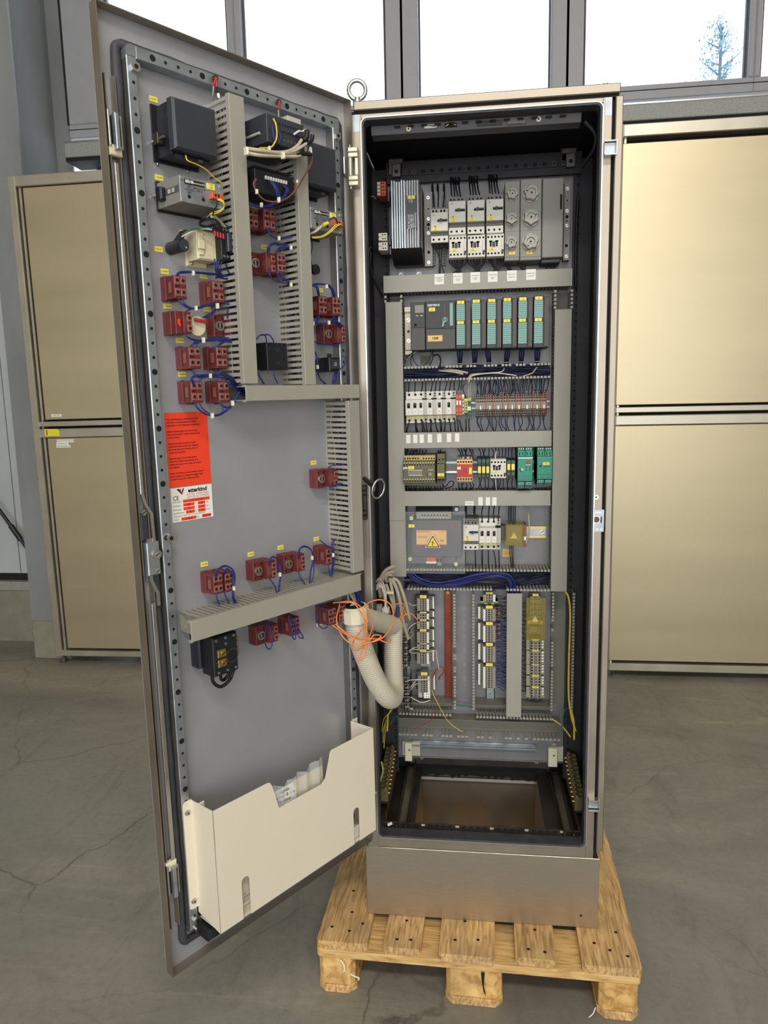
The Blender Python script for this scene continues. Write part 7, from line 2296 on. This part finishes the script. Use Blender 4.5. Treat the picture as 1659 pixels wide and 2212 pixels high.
MB().box(x0 + .002, x0 + .016, .12, .145, z1 + .001, z1 + .018, 'offwhite', .001).box(x0 + .018, x1 - .002, .12, .145, z1 - .002, z1 + .010, 'paper', .001).obj('plug', t)
t = thing('wire_bundle', 'dark blue wires sagging beside the second hose end', 'wires', None)
for i in range(8):
    MB().tube([Wd3(860 + J(3), 1312 + J(2), .11), Wd3(853 + J(3), 1340, .105), Wd3(847 + J(3), 1368, .10), Wd3(838 + J(4), 1385 + J(4), .10), Wd3(818 + J(4), 1388 + J(5), .10)], .0015, 'wire_blue' if i % 2 else 'wire_darkblue', 5).obj('wire', t)

# ---- cabinet wiring
def cw(label, runs, col='wire_black', r=RB, ties=(), name='wire_bundle', group=None, n=5, sub=5):
    rr = []
    for it in runs:
        pts, c, q = (list(it) + [col, r][len(it) - 1:])[:3] if isinstance(it, tuple) else (it, col, r)
        rr.append((cpath(pts, (0, 0), .0009), q, c))
    return wires(name, label, 'wires', CABM, rr, group, [(C3(*t[:3]), t[3] if len(t) > 3 else .004) for t in ties], n, sub)


cw('three black wires above the smallest motor breaker', [[(u, 448, .075), (u - 1 + k * 2, 425, .07), (u - 3 + k * 3, 405, .05), (u - 4 + k * 3, 398, .02), (u - 4 + k * 3, 412, .004)] for k, u in enumerate((938, 946, 957))], r=.0021)
for q, (u0, v0, nm) in enumerate(((976, 424, 'first'), (1016, 421, 'middle'), (1058, 418, 'last'))):
    cw('black wires arching up from the %s of the three motor breakers' % nm, [[(u0 + k * 6.5, v0, .08), (u0 + k * 5.5 - 1, v0 - 18, .075), (u0 + k * 5 - 2 + (k > 2) * 3, v0 - 36, .045), (u0 + k * 5 - 2, v0 - 40, .02), (u0 + k * 5 - 2, v0 - 26, .004)] for k in range(4)], r=.0021, group='wires above the motor breakers')
for q, (ua, ub, vt_, nm) in enumerate(((934, 962, 528, 'smallest motor breaker'), (972, 1005, 557, 'first contactor'), (1012, 1046, 556, 'middle contactor'), (1053, 1087, 555, 'last contactor'), (1090, 1100, 562, 'narrow fuse holder'), (1118, 1134, 561, 'wide fuse holder'), (1181, 1197, 566, 'blank fuse cover'))):
    n = 3 if q == 0 else 9 if q < 4 else 4
    cw('black wires dropping from the %s into the captioned duct' % nm, [[(ua + (ub - ua) * k / (n - 1), vt_, .06), (ua + (ub - ua) * (k + .6) / n + J(4), vt_ + 12, .055), (ua + (ub - ua) * (n - k) / n * .5 + (ub - ua) * .3 + (8 if q > 3 and q < 6 else 0) + J(6), 590, .05)] for k in range(n)], r=.0017)
for i, u in enumerate((993.5, 1025.4, 1056, 1094, 1125.5, 1160)):
    s_ = (0, 0, -4, 3, 2, 1)[i]
    t = wires('wire_bundle', '%s thick dark-blue wire bunch under the signal modules, counted from the processor' % names[i], 'wires', CABM, [([C3(u + s_ + dx_, 752, .075 + dy_), C3(u + s_ * .6 + dx_ * 1.3, 764, .07 + dy_), C3(u + dx_, 778, .06 + dy_), C3(u - 1 + dx_ * .8, 797 - i * .8, .05 + dy_)], .0023, 'wire_darkblue') for dx_ in (-3.6, 0, 3.6) for dy_ in (0, .006)], 'bunches under the signal modules')
    p = C3(u, 786 - i, .068)
    MB().tube([(p[0] + .0085 * math.cos(a), p[1] + .006 + .0085 * math.sin(a), p[2]) for a in [2 * PI * k / 10 for k in range(10)]], .0009, 'nylon', 4, 1, closed=True).obj('cable_tie', t)
cw('black, grey and blue wires looping under the supply module', [([(893, 757, .07), (888, 775, .07), (890, 792, .065), (905, 800, .06), (918, 796, .06)], 'wire_black'), ([(900, 758, .07), (888, 768, .06), (876, 778, .04)], 'cable_grey', .0022), ([(931, 757, .07), (930, 770, .075), (918, 788, .075), (905, 792, .07), (893, 778, .07), (891, 762, .06)], 'wire_blue'), ([(934, 757, .07), (935, 775, .08), (925, 795, .07)], 'wire_black'), ([(936, 768, .06), (946, 766, .065), (952, 776, .06), (950, 792, .05)], 'wire_black', .002), ([(897, 758, .07), (882, 770, .05), (875, 781, .04)], 'wire_black', .002)])
# contents of the open duct under the controller
m = MB()
for i in range(46):
    v0 = 795 + 20 * R_.random()
    d0 = .012 + .05 * R_.random()
    m.tube(cpath([(873, v0 + 6, d0), (940, v0 + 4 + J(7), d0 + J(.008)), (1010, v0 + J(8), d0 + J(.008)), (1090, v0 - 4 + J(8), d0 + J(.008)), (1188, v0 - 4 + J(8), d0 + J(.006))]), .0016, 'wire_darkblue', 4, 4)
o = tag(m.obj('wire_fill', None, CABM), 'mass of dark blue wires lying in the open duct under the controller', 'wires', kind='stuff')
cw('beige and grey cables crossing the open duct under the controller', [([(948, 800, .06), (975, 803, .064), (1000, 808, .064)], 'cable_grey', .003), ([(960, 797, .06), (985, 801, .066), (1010, 806, .06)], 'cable_grey', .003), ([(1011, 825, .07), (1013, 814, .074), (1022, 808, .072), (1050, 806, .068), (1082, 803, .066), (1090, 795, .06)], 'cable_grey', .0018), ([(1014, 824, .07), (1018, 813, .074), (1040, 808, .07), (1075, 806, .068), (1115, 812, .066)], 'wire_white', .0014), ([(1130, 812, .066), (1150, 806, .07), (1160, 793, .066)], 'cable_grey', .0016)], n=6)
cw('black wires from the open duct down to the circuit breakers', [[(u + dx, 822 - k * .6, .06), (u + dx * .6, 833, .06), (u, 847 - k * .4, .055)] for k, (u, dx) in enumerate(((883, 0), (896.5, 1), (910, 3), (919, 1), (930, 6), (940, 3), (950, 1), (960, 6), (971, 3), (981, -1), (989, 4), (996, 2)))], r=.0016)
cw('black wires from the circuit breakers down into the captioned duct', [[(u, 912 - k * .4, .055), (u + dx * .5, 922, .06), (u + dx, 936 - k * .3, .05)] for k, (u, dx) in enumerate(((884, -7), (897, 2), (899, 3), (910, 4), (913, 5), (920, 3), (930, 0), (932, -1), (940, 6), (951, 2), (953, 1), (961, -1), (971, 3), (982, 2), (988, 2), (993, 6), (1007, 0), (1012, 1)))], r=.0019)
cw('yellow-green and grey wires at the earth terminals beside the orange fuse terminals', [([(1003, 828, .05), (1000, 840, .055), (1007, 862, .05)], 'wire_black'), ([(1012, 825, .05), (1012, 840, .05), (1012, 860, .05)], 'cable_grey'), ([(1016, 826, .05), (1016, 842, .05), (1016, 862, .05)], 'cable_grey'), ([(1013, 905, .045), (1013, 918, .05), (1014, 934, .045)], 'cable_grey')])
for lab, seg in (('dark blue wires feeding the first half of the grey terminals from above', (0, 17)), ('dark blue wires feeding the second half of the grey terminals from above', (17, 38))):
    cw(lab, [[(1031 + k * 4 + J(6), 823 - k * .25, .05 + J(.01)), (1031 + k * 4 + J(4), 838, .055 + J(.008)), (1030 + k * 4.0, 854 + J(5) - k * .2, .052)] for k in range(*seg)], col='wire_darkblue', r=.0014)
cw('dark blue wires under the grey terminals dropping to the captioned duct', [[(1029 + k * 5.7, 899 - k * .25, .04), (1030 + k * 5.7 + J(5), 914, .045), (1032 + k * 5.6 + J(9), 934 - k * .2, .045)] for k in range(27) if k % 5 != 3], col='wire_darkblue', r=.0014)
cw('blue wires above the wide safety relay', [[(878 + k * 5.2 + J(3), 972, .05), (876 + k * 5.0 + J(4), 979, .075), (874 + k * 5.0, 989, .088)] for k in range(9)], col='wire_darkblue', r=.0016)
cw('black wires below the wide safety relay and the narrow one beside it', [[(876 + k * 6.2, 1050, .075), (876 + k * 6.2 + J(3), 1056, .07), (876 + k * 6.2 + J(3), 1062, .05)] for k in range(14)] + [[(955, 1044, .07), (961, 1052, .08), (972, 1041, .085), (980, 1041, .085), (978, 1050, .08), (962, 1056, .07)]], r=.0015)
cw('blue wires around the red-faced safety relay', [[(990 + k * 6, 970, .04), (992 + k * 5.5 + J(5), 980, .07), (990 + k * 6, 993, .075)] for k in range(6)] + [[(990 + k * 6, 1042, .07), (989 + k * 6 + J(5), 1050, .07), (992 + k * 5 + J(3), 1060, .05)] for k in range(6)] + [[(948, 972, .04), (946, 980, .06), (948, 990, .07)], [(951, 972, .04), (952, 980, .06), (950, 992, .07)]], col='wire_darkblue', r=.0015)
cw('dark wires above and below the slim relays and the small contactor', [[(1034 + k * 7.2, 969 - k * .1, .04), (1035 + k * 7.2 + J(4), 980, .06), (1034 + k * 7.2, 993, .07)] for k in range(12)] + [[(1034 + k * 6.6, 1031, .06), (1035 + k * 6.6 + J(5), 1046, .06), (1035 + k * 6.6 + J(6), 1060, .045)] for k in range(13)] + [([(1073, 974, .06), (1071, 981, .08), (1070, 992, .085)], 'wire_white', .0016), ([(1070, 1034, .08), (1070, 1046, .075), (1073, 1059, .05)], 'wire_white', .0016)], col='wire_darkblue', r=.0013)
cw('white cores at the plugs of the teal amplifiers', [([(1122, 967, .08), (1121, 971, .09), (1120, 974, .1)], 'wire_white'), ([(1127, 967, .08), (1127, 971, .09), (1126, 974, .1)], 'wire_white'), ([(1135, 966, .08), (1136, 970, .09)], 'wire_white'), ([(1165, 966, .08), (1164, 978, .09)], 'wire_white'), ([(1172, 966, .08), (1174, 978, .09)], 'wire_yellow'), ([(1122, 1050, .1), (1119, 1054, .08), (1117, 1057, .06)], 'wire_white'), ([(1126, 1050, .1), (1124, 1055, .08)], 'wire_white')], r=.0011)
cw('black wires above the squat motor breaker and its neighbours', [([(1006.5, 1092, .04), (1006.5, 1106, .05), (1005.5, 1124, .06)], 'wire_black', .0034), ([(1025, 1092, .04), (1024, 1106, .05), (1028, 1124, .06)], 'wire_black', .0034)] + [([(u + 2, 1092, .04), (u, 1106, .05), (u, 1124, .055)], 'wire_black', .0017) for u in (1041, 1055, 1066, 1077)])
cw('black wires below the squat motor breaker and its neighbours', [[(u, 1189, .05), (u + d * .4, 1205, .055), (u + d, 1226, .045)] for u, d in ((1005, -1), (1026, 1), (1041, 1), (1042, 0), (1055, 1), (1067, 5), (1077, 2))], r=.0017)
cw('thin wires above and below the amber terminal cover', [[(1098 + k * 4, 1093, .03), (1098 + k * 3.6, 1110, .035), (1099 + k * 3.6, 1134, .04)] for k in range(5)] + [[(1101 + k * 4, 1178, .04), (1102 + k * 3, 1200, .045), (1104 + k * 3, 1228, .04)] for k in range(3)] + [([(1137, 1093, .03), (1141, 1112, .045), (1143, 1140, .055), (1142, 1160, .055), (1136, 1173, .05)], 'cable_grey', .002)], r=.0014)
# blue bundle in the duct under the transformer
t = thing('wire_loom', 'broad royal-blue wire loom sweeping through the open duct below the transformer', 'wires', CABM)
for i in range(34):
    q = R_.random()
    d0 = .030 + .034 * R_.random()
    MB().tube(cpath([(878 + 14 * q, 1240 - 2 * q, d0), (895 + 16 * q, 1256 - 6 * q, d0 + .006), (935 + 10 * q, 1268 - 10 * q, d0), (985, 1266 - 14 * q, d0 + .004), (1030, 1254 - 14 * q, d0 + .008), (1070, 1246 - 10 * q, d0 + .008), (1093 + 8 * q, 1250 - 8 * q, d0 + .006), (1101 + 11 * q, 1268 - 6 * q, d0 + .004), (1098 + 22 * q, 1290, d0)], (0, 0), .0012), .0017, 'wire_blue', 5, 5).obj('wire', t)
t = thing('wire_loom', 'darker blue wires in the lock-side end of the open duct below the transformer', 'wires', CABM)
for i in range(16):
    q = R_.random()
    MB().tube(cpath([(1104, 1268 - 12 * q, .02 + .03 * q), (1130, 1262 - 14 * q + J(4), .03 + .02 * q), (1160, 1256 - 14 * q + J(4), .03), (1189, 1248 - 10 * q + J(4), .03 + .02 * q)]), .0016, 'wire_darkblue', 5, 4).obj('wire', t)
m = MB()
for i in range(26):
    v0 = 1236 + 36 * R_.random()
    d0 = .006 + .018 * R_.random()
    m.tube(cpath([(874, v0, d0), (960, v0 + J(8), d0), (1050, v0 + J(8), d0), (1188, v0 + J(8), d0)]), .0017, 'wire_darkblue', 4, 3)
tag(m.obj('wire_fill', None, CABM), 'dark wires at the bottom of the open duct below the transformer', 'wires', kind='stuff')
for lab, va, vb, n in (('short blue wires beside the first long terminal group, into the narrow duct', 1286, 1340, 10), ('short blue wires beside the second long terminal group, into the narrow duct', 1346, 1386, 9), ('short blue wires beside the third long terminal group, into the narrow duct', 1390, 1430, 9), ('short blue wires beside the fourth long terminal group, into the narrow duct', 1434, 1484, 12)):
    cw(lab, [[(1072 + J(2), va + (vb - va) * k / (n - 1), .032), (1080, va + (vb - va) * k / (n - 1) + J(3), .036), (1087, va + (vb - va) * k / (n - 1) + 4 + J(3), .036), (1095, va + (vb - va) * k / (n - 1) + 3 + J(4), .03)] for k in range(n)], col='wire_darkblue' if 'first' in lab else 'wire_blue', r=.0013, sub=4)
cw('dark wire ends between the narrow duct and the lock-side terminals', [[(1128, 1300 + k * 9.5 + J(3), .03), (1132, 1303 + k * 9.5, .034), (1138, 1300 + k * 9.5 + J(4), .03)] for k in range(21)], r=.0015, sub=3)
cw('white and striped wires fanning from the screw clamps to the terminals nearest the hinge', [([(882, 1300, .05), (890, 1308, .052), (901, 1306, .045)], 'wire_white'), ([(880, 1362, .05), (888, 1352, .05), (900, 1345, .045)], 'wire_white'), ([(884, 1408, .06), (892, 1400, .058), (902, 1398, .05)], 'wire_white'), ([(884, 1408, .06), (893, 1411, .058), (902, 1410, .05)], 'wire_white'), ([(884, 1404, .06), (895, 1402, .06), (925, 1407, .064), (941, 1406, .062), (943, 1420, .062), (947, 1438, .06), (948, 1446, .058)], 'wire_white'), ([(877, 1470, .07), (895, 1469, .07), (915, 1467, .066), (928, 1466, .06)], 'wire_white', .0015), ([(884, 1488, .065), (893, 1478, .065), (902, 1466, .06)], 'wire_white'), ([(887, 1490, .065), (895, 1480, .065), (903, 1476, .055)], 'wire_white'), ([(886, 1505, .06), (897, 1512, .06), (912, 1517, .055), (930, 1513, .05)], 'wire_white', .0015), ([(884, 1408, .06), (893, 1406, .058), (901, 1404, .05)], 'wire_green'),
   ([(888, 1380, .05), (884, 1372, .05), (888, 1364, .05), (892, 1370, .05), (886, 1378, .05)], 'cable_grey')], r=.0011)
cw('dark red wire loop at the lowest terminal group', [([(934, 1464, .05), (941, 1448, .055), (950, 1440, .056), (958, 1442, .056), (957, 1453, .055), (948, 1464, .05), (950, 1468, .045)], 'wire_red', .0018)])
cw('long loose yellow wire trailing from the lowest terminal group to the floor rail', [([(933, 1490, .058), (938, 1504, .06), (945, 1517, .06), (957, 1540, .06), (972, 1562, .055), (994, 1578, .05), (999, 1580, .05)], 'wire_yellow', .0011)])
cw('thin loose red wire trailing over the lowest wiring duct', [([(945, 1525, .06), (940, 1545, .06), (925, 1560, .055), (905, 1570, .05), (892, 1580, .05)], 'wire_red', .0009)])
cw('loose grey cable end with an eyelet at the foot of the hinge-side terminals', [([(871, 1521, .06), (880, 1527, .062), (888, 1531, .06)], 'cable_grey', .002), ([(888, 1531, .061), (891, 1530, .061), (892, 1533, .061), (889, 1534, .061), (888, 1531, .061)], 'wire_white', .0009)])
cw('green earth wire crossing behind the empty perforated duct', [([(976, 1521, .03), (1000, 1525, .03), (1024, 1527, .03)], 'wire_green', .0022)])
cw('yellow-green earth wire running down the lock side', [([(1222, 1278, .04), (1228, 1292, .045), (1231, 1330, .045), (1229, 1420, .045), (1228, 1500, .045), (1234, 1545, .06), (1243, 1580, .10)], 'wire_yellow', .0030), ([(1233, 1530, .05), (1239, 1560, .08), (1241, 1598, .11)], 'wire_yellow', .0028), ([(1192, 1553, .05), (1210, 1565, .06), (1222, 1577, .08), (1232, 1592, .10)], 'wire_yellow', .0021), ([(1228, 1530, .05), (1220, 1534, .06), (1214, 1555, .07), (1213, 1583, .08)], 'wire_green', .0018)], n=7)
cw('yellow-green earth wires at the hinge-side foot', [([(846, 1533, .08), (836, 1550, .10), (829, 1575, .13), (827, 1605, .14)], 'wire_yellow', .0013), ([(843, 1533, .08), (834, 1556, .10), (832, 1580, .13), (829, 1616, .14)], 'wire_yellow', .0013), ([(838, 1545, .10), (837, 1565, .12), (836, 1580, .12)], 'wire_yellow', .0030), ([(862, 1545, .06), (850, 1552, .08), (842, 1565, .10)], 'wire_green', .0024), ([(840, 1540, .10), (828, 1556, .13), (826, 1580, .15)], 'wire_yellow', .0012)], n=7)
ew = thing('earth_wire', 'yellow-green earth wire curving from the floor frame behind the document pocket', 'wire', None)
MB().tube([Wd3(824, 1646, .12), Wd3(827, 1664, .10), Wd3(823, 1682, .07), Wd3(816, 1700, .03), Wd3(812, 1712, -.01)], .0026, 'lime', 8).obj('wire', ew)
cw('dark cables hanging in the lock-side top corner of the cabinet', [([(1262, 262, .28), (1285, 290, .27), (1283, 320, .25), (1268, 345, .2), (1258, 360, .15)], 'inner_paint', .004), ([(1250, 420, .05), (1246, 470, .04), (1244, 540, .03), (1243, 620, .03)], 'wire_black', .0035)], n=7)
cw('dark cables on the hinge side by the heat-sink supply', [([(817, 545, .10), (800, 535, .12), (797, 560, .12), (805, 600, .10), (822, 630, .08)], 'wire_black', .0035), ([(812, 430, .14), (806, 424, .15), (802, 425, .15)], 'cable_grey', .001), ([(801, 545, .13), (799, 580, .12), (812, 615, .1), (826, 640, .07)], 'wire_black', .003)], n=6)
